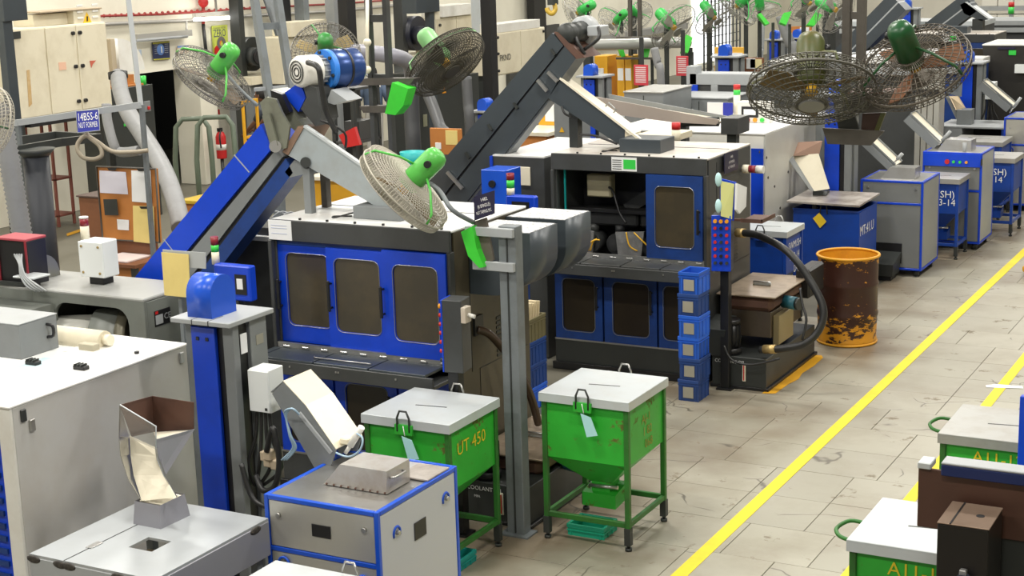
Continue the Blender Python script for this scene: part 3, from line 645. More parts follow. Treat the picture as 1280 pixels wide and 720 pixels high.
# hanging tower with two fans over the aisle
Yt=10.25
t=thing('hanging_fan_bracket','brown steel hanger with splayed plates dropping from roof','bracket',(-3.0,Yt,2.5))
for x in (1058,1076): P=AY(x,90,Yt); obj('hanger_bar',B().box(P.x-.026,P.x+.026,Yt-.03,Yt+.03,AY(x,125,Yt).z,8.4),brownst,t)
obj('hanger_tie',B().box(AY(1058,18,Yt).x,AY(1076,18,Yt).x,Yt-.02,Yt+.02,AY(1066,24,Yt).z,AY(1066,15,Yt).z),brownst,t)
def plate(px4,dy,m=brownst,nm='plate',th=.02): return obj(nm,B().quadslab([AY(*p,Yt+dy) for p in px4],(0,th,0)),m,t)
plate([(1060,118),(1140,116),(1108,140),(1062,142)],-.08); plate([(1028,160),(1105,164),(1088,182),(1034,180)],-.10)
obj('ledge',B().quadslab([AY(1060,118,Yt-.08),AY(1140,116,Yt-.08),AY(1138,111,Yt+.12),AY(1062,112,Yt+.12)],(0,0,.008)),mat('rusty ledge',(.12,.055,.035),.6),t)
plate([(1078,142),(1102,141),(1092,166),(1076,166)],-.04,mat('rust dark plate',(.06,.03,.022),.6),'web')
plate([(1101,141),(1107,141),(1097,168),(1091,168)],-.05,fanolive,'web_edge')
plate([(1040,120),(1060,118),(1075,165),(1050,172)],.0,darkm,'back_web')
fan('olive fan hanging face down with ochre blades in big wire cage',AD(1014,112,10.1),(-.06+cdir(0,.93,-.36).x,cdir(0,.93,-.36).y,cdir(0,.93,-.36).z),.405,fanolive,mat('olive grey wire',(.11,.105,.085),.45,.5),[AD(1040,108,10.3),AD(1056,115,10.4)],wr=.004,hub=mat('grey badge',(.2,.2,.19),.5))
fan('dark green fan turned away beside the brown hanger bars',AD(1143,84,10.0),cdir(.45,.66,.60),.36,fandark,mat('brown wire',(.10,.085,.065),.45,.5),[AD(1112,90,10.1),AD(1098,116,10.3)],wr=.0038,bladem=mat('rust brown blade',(.22,.09,.035),.5))
# ---------------- inclined conveyors ----------------
def pxpoly(P,Y): return [(AY(*p,Y).x,AY(*p,Y).z) for p in P]
def slab(name,P,Y0,Y1,m,t): return obj(name,B().prism(pxpoly(P,Y0),'y',Y0,Y1),m,t)
Y0=9.5
o_=AY(162,360,Y0); t=thing('inclined_conveyor','blue and grey inclined elevator conveyor feeding the blue doored machine','conveyor',(o_.x,Y0+.2,0))
slab('upper_casing',[(100,430),(137,430),(340,185),(326,155)],Y0,Y0+.38,blue,t)
slab('casing_gap',[(139,428),(144,428),(346,186),(341,186)],Y0+.03,Y0+.36,black,t)
slab('lower_casing',[(144,428),(176,428),(353,196),(345,187)],Y0+.01,Y0+.25,mgrey,t)
slab('return_gap',[(176,428),(184,428),(357,198),(353,196)],Y0+.03,Y0+.36,black,t)
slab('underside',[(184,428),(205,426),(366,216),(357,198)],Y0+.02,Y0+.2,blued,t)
slab('seam',[(204,299),(204.8,298.4),(220.4,318.4),(219.6,319)],Y0-.002,Y0,lgrey,t); slab('seam',[(292,194),(293,193),(312,215),(311,216)],Y0-.002,Y0,lgrey,t)
for x,y in ((150,480),(300,330)):
    P=AY(x,y,Y0); 
P=AY(210,350,Y0); obj('support_leg',B().box(P.x-.03,P.x+.03,Y0+.05,Y0+.11,0,P.z),postg,t); obj('support_leg',B().box(P.x-.03,P.x+.03,Y0+.28,Y0+.34,0,P.z),postg,t)
P=AY(118,430,Y0); obj('boot',B().box(P.x-.35,P.x+.35,Y0-.05,Y0+.45,0,P.z+.05,.01),blue,t)
headm=mat('oily green grey steel',(.22,.23,.18),.35,.3,dirt=.6,dcol=(.09,.08,.06),scale=5)
# head guards and chute
slab('head_guard',[(325,128),(333,121),(345,124),(352,140),(362,158),(358,185),(350,187),(340,176),(330,150)],Y0-.03,Y0-.01,headm,t)
slab('head_guard',[(338,112),(352,116),(372,150),(380,158),(374,168),(352,150)],Y0+.1,Y0+.30,headm,t)
slab('head_opening',[(338,113),(352,118),(362,140),(350,146),(340,126)],Y0+.05,Y0+.1,black,t)
slab('blue_cover',[(356,116),(375,102),(382,122),(373,140),(361,126)],Y0+.12,Y0+.4,blue,t)
slab('grey_cover',[(378,104),(395,110),(402,150),(394,158),(376,136),(383,122)],Y0+.08,Y0+.3,dgrey,t)
slab('pale_cover',[(414,112),(434,126),(418,131),(408,128)],Y0+.2,Y0+.4,lgrey,t)
g=obj('idler_link',B().bar(AY(333,143,Y0-.05),AY(344,183,Y0-.05),.02,.07,up=(1,0,0)),headm,t); obj('idler',B().cyl(AY(344,183,Y0-.07),AY(344,183,Y0+.0),.045,n=18),steel,g)
slab('chute_end',[(353,190),(372,158),(379,160),(360,194)],Y0-.01,Y0+.36,mat('rust brown edge',(.24,.15,.1),.5,dirt=.5,dcol=(.12,.07,.05)),t)
slab('chute_side',[(360,194),(379,159),(516,253),(505,262),(480,264),(395,214)],Y0,Y0+.012,palegrey,t)
slab('chute_side',[(360,194),(379,159),(516,253),(505,262),(480,264),(395,214)],Y0+.33,Y0+.342,palegrey,t)
slab('chute_floor',[(362,192),(366,182),(505,259),(500,263)],Y0+.012,Y0+.33,steel,t)
slab('chute_lip',[(379,159),(380,156.5),(517,250.5),(516,253)],Y0-.01,Y0+.03,lidm,t); slab('chute_lip',[(379,159),(380,156.5),(517,250.5),(516,253)],Y0+.31,Y0+.35,lidm,t)
obj('chute_pivot',B().cyl(AY(382,203,Y0-.03),AY(382,203,Y0+.03),.04,n=16),darkm,t)
P=AY(384,210,Y0+.02); obj('chute_post',B().box(P.x-.03,P.x+.03,Y0+.0,Y0+.06,2.06,P.z),mgrey,t)
P=AY(406,215,Y0+.3); obj('chute_post',B().box(P.x-.025,P.x+.025,Y0+.27,Y0+.33,2.06,P.z),brownst,t)
slab('hinge_bracket',[(356,215),(368,200),(383,205),(378,218),(362,222)],Y0+.02,Y0+.06,mgrey,t)
t2=thing('gear_motor','white finned motor with blue gearbox drum on conveyor head','motor',AY(395,92,9.7))
a,b_=AY(371,90,9.55),AY(404,87,9.78); d=(b_-a).normalized()
obj('fan_cowl',B().lathe([(0,0),(.05,0),(.105,.005),(.118,.03),(.118,.17)],a,d,24),white,t2)
gr=B(); 
for q in (.03,.055,.08): gr.ring(a-d*.004,d,q,.005,20,4)
obj('cowl_grille',gr,darkm,t2)
mb=B().cyl(a+d*.17,b_,.095,n=20)
obj('stator',mb,lgrey,t2)
x_,y_=B().frame(d)
for i in range(14): th=2*math.pi*i/14; q=x_*math.cos(th)+y_*math.sin(th); obj('fin',B().bar(a+d*.18+q*.1,b_-d*.01+q*.1,.006,.02,up=q),lgrey,t2)
obj('flange',B().cyl(b_,b_+d*.045,.15,n=28),mat('sky blue flange',(.03,.22,.75),.4),t2)
g=b_+d*.045
obj('gearbox',B().lathe([(.135,0),(.145,.02),(.145,.24),(.12,.27),(0,.27)],g,d,28),mat('blue gearbox enamel',(.02,.06,.22),.28,.3),t2)
obj('gearbox_band',B().cyl(g+d*.12,g+d*.14,.149,n=28),black,t2)
for i in range(6): th=2*math.pi*i/6+.3; q=x_*math.cos(th)+y_*math.sin(th); obj('bolt',B().cyl(b_-d*.015+q*.13,b_+q*.13,.014,n=6),darkm,t2)
obj('motor_mount',B().bar(g+d*.13-V((0,0,.14)),AY(400,130,9.75),.12,.1),mat('navy mount',(.01,.015,.06),.4),t2)
obj('power_cable',B().tube([AY(385,78,9.5),AY(398,85,9.42),AY(402,110,9.45),AY(408,140,9.5),AY(420,165,9.6)],.022,8,smooth=5),rubber,t2)
g=B().tube([AY(400,150,9.55),AY(430,165,9.65),AY(432,185,9.7)],.01,6,smooth=4); obj('thin_cable',g,rubber,t2)
# second conveyor
Y0=13.35
o_=AY(560,225,Y0); t=thing('inclined_conveyor','slate grey inclined elevator conveyor beside the oily open fronted machine','conveyor',(o_.x,Y0+.2,0))
slab('upper_casing',[(480,287),(520,287),(704,57),(690,41)],Y0,Y0+.38,slate,t)
slab('casing_gap',[(520,287),(524,287),(707,58),(704,57)],Y0+.02,Y0+.36,black,t)
slab('lower_casing',[(524,287),(556,287),(685,123),(704,95),(720,73),(706,58)],Y0,Y0+.24,slate,t)
slab('underside_cover',[(556,287),(562,286),(687,126),(685,123)],Y0+.03,Y0+.2,mgrey,t)
slab('head_cap',[(692,40),(697,40),(731,72),(720,74),(705,57)],Y0+.0,Y0+.36,rusty,t)
for x,y in ((661,65),(690,66),(703,69),(642,88),(615,127),(606,160),(585,186),(572,183)):
    pass
for x,y in ((690,66),(643,133),(611,160),(583,195)): slab('latch',[(x-3,y-4),(x-1,y-5),(x+4,y+2),(x+2,y+4)],Y0-.03,Y0,darkm,t)
for p,q in (((685,90),(697,102)),((672,100),(684,114)),((559,215),(578,236))): obj('grip',B().bar(AY(*p,Y0-.03),AY(*q,Y0-.03),.03,.03),steel,t)
P=AY(560,240,Y0); obj('support_leg',B().box(P.x-.03,P.x+.03,Y0+.05,Y0+.11,0,P.z),postg,t); obj('support_leg',B().box(P.x-.03,P.x+.03,Y0+.28,Y0+.34,0,P.z),postg,t)
P=AY(510,287,Y0); obj('boot',B().box(P.x-.4,P.x+.35,Y0-.05,Y0+.45,0,P.z+.03,.01),slate,t)
slab('chute_side',[(685,123),(699,99),(781,161),(780,181),(774,181)],Y0,Y0+.012,slate,t); slab('chute_side',[(685,123),(699,99),(781,161),(780,181),(774,181)],Y0+.30,Y0+.312,slate,t)
slab('chute_floor',[(690,116),(694,108),(776,172),(774,178)],Y0+.012,Y0+.3,chutew,t)
slab('chute_lip',[(699,99),(700,97),(800,173),(799,176)],Y0-.01,Y0+.02,chutew,t); slab('chute_lip',[(699,99),(700,97),(793,166),(792,169)],Y0+.16,Y0+.32,chutew,t)
P=AY(720,180,Y0+.15); obj('chute_post',B().box(P.x-.045,P.x+.045,Y0+.1,Y0+.2,2.06,2.42),darkm,t)
obj('bail',B().tube([AY(757,133,Y0),AY(761,128,Y0),AY(770,137,Y0),AY(767,141,Y0)],.008,6),steel,t)
obj('cable',B().tube([AY(702,133,Y0-.02),AY(706,142,Y0-.04),AY(714,146,Y0)],.012,6,smooth=4),rubber,t); obj('cable',B().tube([AY(725,168,Y0-.05),AY(745,170,Y0-.08),AY(772,180,Y0-.05)],.012,6,smooth=4),rubber,t)
t2=thing('gear_motor','black motor with pale drum on the slate conveyor head','motor',AY(725,45,13.5))
a,b_=AY(712,42,13.45),AY(722,40,13.6); d=(b_-a).normalized(); obj('stator',B().cyl(a,a+d*.22,.10,n=20),darkm,t2); obj('drum',B().lathe([(0,0),(.13,0),(.14,.02),(.14,.12),(.1,.14),(0,.14)],a+d*.22,d,20),lgrey,t2); obj('cowl',B().lathe([(0,-.1),(.09,-.1),(.105,-.06),(.105,0)],a,d,20),darkm,t2)
obj('terminal_box',B().box(b_.x+.12,b_.x+.26,13.55,13.75,b_.z-.04,b_.z+.06,.01),lgrey,t2)
obj('base_plate',B().quadslab([AY(697,42,13.42),AY(722,60,13.42),AY(722,60,13.75),AY(697,42,13.75)],(0,0,.03)),black,t2)
obj('power_cable',B().tube([AY(716,38,13.45),AY(722,52,13.38),AY(731,68,13.4)],.018,7,smooth=5),rubber,t2); obj('power_cable',B().tube([AY(748,34,13.5),AY(748,48,13.42),AY(730,62,13.42)],.018,7,smooth=5),rubber,t2)
# cabinet left of the second machine
t=thing('electrical_cabinet','dark grey electrical cabinet with pale top behind blue screen','cabinet',(-7.1,13.7,0))
obj('body',B().box(-7.42,-6.86,13.30,14.7,0,1.97,.005),dgrey,t); obj('top_sheet',B().box(-7.42,-6.86,13.30,14.7,1.97,1.985),whitep,t); obj('edge_panel',B().box(-7.45,-7.42,13.29,14.7,.0,1.97),blue,t)
P=AY(653,220,13.3); obj('louvre',B().box(P.x-.09,P.x+.09,13.285,13.30,P.z-.09,P.z+.09,.006),ivory,t)
# low white topped blue unit behind first machine
t=thing('blue_pendant','blue framed touch screen pendant between the two tapping machines','screen',AY(650,262,12.0))
A_=AY(632,244,12.0);B_=AY(669,290,12.0); obj('frame',B().box(A_.x,B_.x,12.0,12.08,B_.z,A_.z,.012),blue,t); obj('screen',B().box(A_.x+.06,B_.x-.05,11.995,12.0,B_.z+.03,A_.z-.05),black,t); obj('arm',B().box((A_.x+B_.x)/2-.03,(A_.x+B_.x)/2+.03,12.03,12.08,0,B_.z),blued,t)
P=V((A_.x+.03,12.04,A_.z))
for k,(m_,h0,h1) in enumerate(((ivory,0,.06),(greenl,.06,.13),(maroon,.13,.19))): obj('signal_lens',B().cyl(P+V((0,0,h0)),P+V((0,0,h1)),.035),m_,t)
t=thing('blue_cabinet','small royal blue control box on a pedestal behind first machine','cabinet',AY(620,235,12.7)*V((1,1,0)) if False else V((AY(620,235,12.7).x,12.8,0)))
A_=AY(601,212,12.7);B_=AY(633,250,12.7); obj('box',B().box(A_.x,B_.x,12.7,13.0,B_.z-.05,A_.z,.005),blueb,t); obj('pedestal',B().box(A_.x+.05,B_.x-.05,12.75,12.95,0,B_.z-.05),dgrey,t); P=AY(615,230,12.69); obj('socket',B().cyl((P.x,12.7,P.z),(P.x,12.68,P.z),.035),black,t)
# ---------------- white enclosure, lower left ----------------
t=thing('white_enclosure','large white sheet steel enclosure with blue louvred end','machine',(-7.6,6.7,0))
bx=lambda nm,x0,x1,y0,y1,z0,z1,m,par=None,c=.004: obj(nm,B().box(x0,x1,y0,y1,z0,z1,c),m,par or CUR)
bx('side_panel',-6.42,-6.40,5.99,7.46,.05,1.585,mat('off white side panel',(.56,.555,.53),.42,dirt=.35,dcol=(.40,.33,.25),scale=1.6)); bx('back_panel',-9,-6.42,7.44,7.46,.05,1.585,white); bx('end_frame',-6.50,-6.40,5.97,5.99,.05,1.59,white)
bx('end_panel',-8.6,-6.50,5.985,6.0,.05,1.55,blue)
for k in range(18): bx('louvre',-6.95,-6.53,5.972,5.985,.12+k*.075,.15+k*.075,blued,None,0)
bx('roof',-9,-6.395,5.96,7.465,1.585,1.60,whitep); bx('plinth',-9,-6.42,6.0,7.44,0,.05,darkm)
bx('roof_hatch',-7.0,-6.55,7.0,7.4,1.60,1.604,whitep)
for p in ((28,516),(39,528),(226,444)): q=AX(*p,-6.399); bx('latch' ,-6.4,-6.385,q.y-.02,q.y+.02,q.z-.05,q.z+.02,darkm if p[0]<30 else steel)
for p in ((44,456),(104,462)):
    q=AZ(*p,1.6); h=bx('roof_clip',q.x-.06,q.x+.03,q.y-.025,q.y+.025,1.6,1.625,black)
    for k in range(3): bx('clip_rib',q.x-.05+k*.025,q.x-.04+k*.025,q.y-.026,q.y+.026,1.625,1.635,darkm,h,0)
q=AZ(171,442,1.6); obj('roof_bolt',B().cyl((q.x,q.y,1.6),(q.x,q.y,1.615),.015,n=8),black,t)
bx('stain_sheet',-7.0,-6.75,6.55,6.85,1.6,1.602,mat('pale blue film',(.55,.72,.76),.4))
t=thing('grey_junction_box','grey steel junction box with side handle on white roof','box',(-7.3,6.9,1.6))
bx('case',-7.60,-7.09,6.75,7.07,1.6,1.815,mgrey); bx('lid',-7.60,-7.088,6.745,7.075,1.815,1.822,lgrey); q=(-7.08,7.0)
obj('handle',B().tube([(-7.09,6.98,1.77),(-7.05,6.99,1.76),(-7.05,6.99,1.70),(-7.09,6.98,1.69)],.01,6,smooth=3),black,t); bx('hinge',-7.62,-7.60,6.77,6.8,1.65,1.72,steel)
t=thing('cream_roll','cream half round cover lying on the white roof','cover',(-7.1,7.28,1.6))
obj('shell',B().prism([(7.2+.08*math.cos(math.pi*i/10),1.6+.10*math.sin(math.pi*i/10)) for i in range(11)],'x',-7.42,-6.83,True),cream,t); obj('end_boss',B().cyl((-6.83,7.2,1.645),(-6.78,7.2,1.645),.035),ivory,t)
t=tag(obj('steel_block',B().box(-6.92,-6.80,7.06,7.12,1.6,1.645,.003),mat('khaki block',(.45,.41,.3),.5)),'small khaki block in front of cream half round cover','block')
# ---------------- grey feed table with chute ----------------
t=thing('feed_table','grey sheet metal feed table with welded corners and open hatch','table',(-5.46,5.98,0))
X0,X1,Y0_,Y1_=-5.88,-5.05,5.52,6.44
b=B(); hx0,hx1,hy0,hy1=-5.465,-5.31,5.80,5.955
for r in ((X0,hx0,Y0_,Y1_),(hx1,X1,Y0_,Y1_),(hx0,hx1,Y0_,hy0),(hx0,hx1,hy1,Y1_)): b.box(*r,.985,1.0)
obj('top',b,mat('satin grey sheet',(.42,.445,.46),.4,.2,dirt=.3,dcol=(.32,.33,.33),scale=3),t); bx('hatch_floor',hx0-.05,hx1+.05,hy0-.05,hy1+.05,.90,.91,chuteb)
bx('front_apron',X0,X1,Y0_-.004,Y0_+.01,.79,.985,lgrey); bx('side_apron',X1-.01,X1+.004,Y0_,Y1_,.79,.985,mat('grey apron',(.30,.305,.34),.4,.2),None); bx('side_apron',X0-.004,X0+.01,Y0_,Y1_,.79,.985,lgrey); bx('back_apron',X0,X1,Y1_-.01,Y1_,.79,.985,lgrey)
for x in (X0+.02,X1-.08):
    for y in (Y0_+.02,Y1_-.08): bx('leg',x,x+.05,y,y+.05,0,.79,postg)
weld=mat('burnt weld',(.05,.045,.04),.55,.4,dirt=.6,dcol=(.2,.18,.15),scale=60)
for x,y in ((X0+.03,Y0_),(X0+.21,Y0_),(X0+.27,Y0_),(X0+.6,Y0_),(X1-.05,Y0_)): obj('weld_patch',B().sphere((x,y-.004,.975),.03,10,6,(1.6,.25,.7)),weld,t)
for y in (Y0_+.04,Y1_-.12): obj('weld_patch',B().sphere((X1+.004,y,.972),.03,10,6,(.25,1.6,.7)),weld,t)
bx('lid_seam',X0+.235,X0+.24,Y0_,Y1_-.2,1.0,1.002,darkm,None,0)
for y in (5.7,6.08): bx('hinge',X0+.215,X0+.255,y,y+.09,1.0,1.006,steel)
bx('socket_pale_fill',-5.66,-5.49,6.12,6.28,1.11,1.12,chutew)  # pale cap added so the socket opening does not look dark
s=obj('socket',B().add([(-5.67,6.07,1.0),(-5.48,6.07,1.0),(-5.47,6.30,1.0),(-5.67,6.30,1.0),(-5.665,6.09,1.125),(-5.49,6.09,1.125),(-5.49,6.29,1.125),(-5.665,6.29,1.125)],[(0,1,5,4),(1,2,6,5),(2,3,7,6),(3,0,4,7)]),mat('violet grey steel',(.33,.33,.37),.4,.3,dirt=.3,dcol=(.25,.22,.22)),t)
# chute trough and hopper mouth
t=thing('feed_chute','curved pale lined chute with rusty open mouth over feed table','chute',(-5.58,6.2,1.125))
F=6.11;K=6.36
def sheet(nm,P,m,th=(0,.004,0)): return obj(nm,B().quadslab(P,th),m,t)
steelv=MATS['violet grey steel']
# lining strips, from upper front lip to the socket
lx=[((150,545),(195,560)),((152,575),(196,570)),((160,600),(204,592)),((172,623),(219,620))]
L_=[AY(163,548,K-.03),AY(195,558,K-.03)]
strips=[((162,545),(195,560),K-.03),((163,568),(196,572),K-.07),((167,594),(204,594),K-.13),((177,626),(220,622),F+.0)]
for (a0,a1,ya),(b0,b1,yb) in zip(strips,strips[1:]): sheet('lining',[AY(*a0,ya),AY(*a1,ya),AY(*b1,yb),AY(*b0,yb)],chutew)
wl=[((150,506),(161,545)),((149,546),(162,547)),((151,570),(163,568)),((161,600),(167,592)),((177,626),(177,624))]
for (a0,a1),(b0,b1) in zip(wl,wl[1:]): sheet('left_wall',[AY(*a0,F),AY(*a1,K-.02),AY(*b1,K-.06),AY(*b0,F)],steel,(-.004,0,0))
sheet('front_guard',[AY(150,506,F),AY(195,533,F-.02),AY(195,562,F),AY(162,548,F+.02),AY(150,545,F)],mat('clear plastic guard',(.62,.6,.56),.12,alpha=.16,spec=.6))
obj('guard_edge',B().tube([AY(150,506,F),AY(195,533,F-.02),AY(195,560,F)],.004,5),lidm,t)
sheet('mouth_left',[AY(150,506,F),AY(190,495,K+.25),AY(192,540,K+.25),AY(165,546,K)],rusty,(-.004,0,0))
sheet('mouth_back',[AY(190,495,K+.25),AY(242,503,K+.25),AY(242,537,K+.25),AY(192,540,K+.25)],rusty)
sheet('mouth_floor',[AY(192,540,K+.2),AY(240,538,K+.2),AY(200,556,K-.1),AY(194,545,K-.1)],chutew,(0,0,-.004))
sheet('right_wall',[AY(195,549,F+.02),AY(243,536,K+.2),AY(207,593,F+.06),AY(195,565,F+.02)],steelv,(.004,0,0))
obj('right_edge',B().tube([AY(195,560,F),AY(197,575,F+.02),AY(205,594,F+.06),AY(221,621,F+.1)],.005,5),steel,t)
# ---------------- elevator column ----------------
def elevator(cx,cy,zt,label,ebox=True,full=True):
    """column elevator: cx,cy = front right corner"""
    t=thing('bucket_elevator',label,'elevator',(cx-.2,cy+.2,0)); o=lambda nm,x0,x1,y0,y1,z0,z1,m,par=None,c=.004: obj(nm,B().box(cx+x0,cx+x1,cy+y0,cy+y1,z0,z1,c),m,par or t)
    o('blue_cover',-.31,-.135,.03,.06,.05,zt-.06,blue)
    for x in (-.27,-.2): o('cover_screw',x,x+.02,.024,.03,zt-.14,zt-.12,black,None,0)
    o('belt_gap',-.135,-.07,.06,.12,.05,zt-.03,black); o('channel',-.075,.0,.03,.09,.05,zt-.03,mgrey); o('channel',-.36,-.31,.04,.1,.05,zt-.03,postg)
    o('back_casing',-.36,-.005,.20,.36,.05,zt-.03,mgrey); o('inner',-.30,-.03,.09,.2,.05,zt-.05,black)
    o('base',-.40,.05,-.02,.40,0,.05,postg)
    o('head_plate',-.40,.035,-.04,.39,zt-.03,zt,lgrey)
    if full: o('plate_joint',-.24,-.235,-.042,.1,zt-.03,zt+.001,black,None,0); o('plate_joint',-.12,-.115,-.042,.1,zt-.03,zt+.001,black,None,0); o('name_plate',-.006,-.001,.25,.32,zt-.2,zt-.14,mat('dull plate',(.3,.29,.24),.5)); o('side_label',-.004,.002,.10,.16,zt-.22,zt-.10,paper); 
    pr=[]
    for i in range(13):
        a=math.pi*i/12; pr.append((cy+.13+.115*math.cos(a),zt+.13+.115*math.sin(a)))
    pr=[(cy+.245,zt)]+pr+[(cy+.015,zt)]
    if full: obj('head_cap',B().prism(pr,'x',cx-.31,cx-.13,True),blueb,t)
    else:
        q=[(cx-.145,zt)]+[(cx-.22+.075*math.cos(math.pi*i/12),zt+.09+.075*math.sin(math.pi*i/12)) for i in range(13)]+[(cx-.295,zt)]
        obj('head_cap',B().prism(q,'y',cy+.0,cy+.2,True),blueb,t)
    if ebox:
        e=o('switch_box',.045,.19,.10,.24,zt-.56,zt-.30,whitebox); o('box_door',.045,.19,.085,.10,zt-.555,zt-.305,whitebox,e); o('lock',.16,.175,.08,.085,zt-.54,zt-.525,black,e,0)
        obj('box_bracket',B().box(cx,cx+.045,cy+.15,cy+.2,zt-.5,zt-.36),postg,t)
        for k in range(4):
            x=cx+.05+.03*k
            obj('cable',B().tube([(x,cy+.15,zt-.56),(x+.01*k,cy+.12,zt-.72),(x-.05+.05*k,cy+.10,zt-.88),(x-.06,cy+.14,zt-1.02),(cx+.0,cy+.16,zt-1.05)],.012,6,smooth=5),rubber,t)
    return t
elevator(-5.70,7.02,1.90,'blue fronted elevator column with rounded cap beside stainless sorter')
t=thing('valve_cluster','beige pneumatic valve cluster with looping hose below the switch box','valve',(-5.56,7.16,1.0))
for k,(a,b_,c) in enumerate(((0,0,.04),(.05,.0,.03),(.02,-.02,.09),(-.03,.01,.07))): obj('block',B().box(-5.58+a,-5.53+a,7.1+b_,7.16+b_,1.0+c-.03,1.03+c,.006),mat('beige valve',(.55,.45,.32),.5),t)
obj('loop_hose',B().tube([(-5.53,7.08,1.12),(-5.45,7.05,1.28),(-5.42,7.05,1.1),(-5.46,7.05,.93),(-5.56,7.06,.88),(-5.64,7.1,.95)],.018,8,smooth=6),rubber,t); obj('loop_hose',B().tube([(-5.66,7.0,1.05),(-5.58,6.98,.86),(-5.45,6.98,.82),(-5.35,7.0,.9)],.016,8,smooth=6),rubber,t)
airm=mat('pale blue air hose',(.35,.5,.62),.35)
for k in range(3): obj('air_hose',B().tube([AY(352+3*k,575,6.98),AY(366+k*2,560,6.97),AY(362+k,545,6.95),AY(358,525,6.95),AY(356+2*k,514,6.93),AY(366,511,6.9),AY(374,518,6.93)],.006,5,smooth=5),airm,t)
# chute into the sorter
t=thing('sorter_chute','grey trough chute with pale lining dropping into stainless sorter','chute',(-5.2,7.1,1.2))
P=[(340,492),(354,477),(382,507),(420,562),(411,590),(396,590),(372,548)]
obj('near_side',B().prism(pxpoly(P,7.0),'y',7.0,7.01),mgrey,t); obj('far_side',B().prism([(x,z) for x,z in pxpoly(P,7.0)],'y',7.26,7.27),mgrey,t)
for (a,c) in (((354,477),(382,507)),((382,507),(420,562))):
    p,q=AY(*a,7.0),AY(*c,7.0); obj('lining',B().quadslab([p,q,(q.x,7.27,q.z),(p.x,7.27,p.z)],(0,0,.005)),chutew,t)
obj('back_cover',B().prism(pxpoly([(352,478),(354,476),(340,491),(338,490)],7.0),'y',7.0,7.27),mgrey,t)
obj('side_rail',B().bar(AY(374,516,6.99),AY(414,566,6.99),.014,.02),lgrey,t)
obj('air_cylinder',B().cyl(AY(438,557,7.05),AY(452,534,7.05),.02).cyl(AY(432,566,7.05),AY(438,557,7.05),.012),white,t); obj('coil',B().tube([AY(420,566,7.0),AY(436,571,6.98),AY(450,562,6.98),AY(453,548,7.0),AY(446,542,7.02)],.006,5,smooth=6),airm,t); obj('sensor_head',B().box(-4.99,-4.93,7.05,7.12,1.24,1.28,.008),ivory,t)
obj('cap',B().cyl(AY(438,541,7.35),AY(438,533,7.35),.035),lgrey,t)
# ---------------- stainless sorter ----------------
def sorter(x0,x1,y0,y1,z,label,front,side,trim,detail=True,split=.72):
    t=thing('sorter_cabinet',label,'cabinet',((x0+x1)/2,(y0+y1)/2,0)); o=lambda nm,a,b_,c,d,e,f_,m,par=None,ch=.003: obj(nm,B().box(a,b_,c,d,e,f_,ch),m,par or t)
    w=.026
    for X in (x0,x1-w):
        for Y in (y0,y1-w): o('frame_post',X,X+w,Y,Y+w,.08,z,trim)
    for Z in (.08,z-w):
        o('frame_rail',x0+w,x1-w,y0,y0+w,Z,Z+w,trim);o('frame_rail',x0+w,x1-w,y1-w,y1,Z,Z+w,trim);o('frame_rail',x0,x0+w,y0+w,y1-w,Z,Z+w,trim);o('frame_rail',x1-w,x1,y0+w,y1-w,Z,Z+w,trim)
    zs=z*split; o('frame_rail',x0+w,x1-w,y0,y0+w,zs,zs+w,trim)
    a=o('upper_panel',x0+w+.002,x1-w-.002,y0+.006,y0+.02,zs+w+.002,z-w-.002,front); b_=o('lower_panel',x0+w+.002,x1-w-.002,y0+.006,y0+.02,.11,zs-.002,front); c=o('side_panel',x1-.02,x1-.004,y0+w+.002,y1-w-.002,.11,z-w-.002,side); o('side_panel',x0+.004,x0+.02,y0+w,y1-w,.11,z-w,side); o('back_panel',x0+w,x1-w,y1-.02,y1-.006,.11,z-w,side)
    o('top',x0+w,x1-w,y0+w,y1-w,z-.012,z-.004,steel)
    for X in (x0+.06,x1-.11):
        for Y in (y0+.06,y1-.11): obj('foot',B().cyl((X+.03,Y+.03,0),(X+.03,Y+.03,.08),.035),darkm,t)
    zm=(zs+z)/2
    for X in (x0+.09,x1-.09): obj('knob',B().cyl((X,y0+.006,zm+.05),(X,y0-.008,zm+.05),.014,n=10),steel,a)
    if detail:
        cx=(x0+x1)/2; o('recess_handle',cx-.06,cx+.06,y0,y0+.005,zm-.035,zm+.035,black,a); cy=(y0+y1)/2; o('recess_handle',x1-.003,x1+.001,cy-.06,cy+.06,z-.28,z-.18,black,c)
        def shoe(P,ax,par):
            x_=V((1,0,0)) if ax=='y' else V((0,1,0)); P=V(P)
            g=B().tube([P+x_*.032*math.cos(math.radians(th))+V((0,0,.032*math.sin(math.radians(th))+(.0 if 0<=th<=180 else -.01))) for th in range(-20,201,20)],.008,6); s_=obj('latch',g,trim,par); n=V((0,-1,0)) if ax=='y' else V((1,0,0)); obj('latch_stud',B().cyl(P,P+n*.02,.013,n=10),steel,s_)
        shoe((x1-.004,y0+.18,z-.17),'x',c); shoe((x1-.004,y1-.13,z-.15),'x',c); shoe((x1-.11,y0-.002,zs-.08),'y',b_); shoe((x0+.11,y0-.002,zs-.06),'y',b_)
    return t
sorter(-5.08,-4.35,6.45,7.27,1.13,'stainless sorter cabinet with bright blue edges and recessed handles',stain,mat('pale grey panel',(.55,.57,.62),.38,.15),blueb)
t=thing('sorter_hopper','small stainless hood with side handle on the blue edged sorter','hood',(-4.65,6.8,1.13))
obj('hood',B().hexa([(-4.87,6.71,1.13),(-4.46,6.71,1.13),(-4.46,6.95,1.13),(-4.80,6.95,1.13),(-4.76,6.72,1.255),(-4.46,6.72,1.255),(-4.46,6.95,1.255),(-4.76,6.95,1.255)]),mat('stained stainless',(.55,.53,.5),.34,.6,dirt=.5,dcol=(.3,.2,.12),scale=6),t)
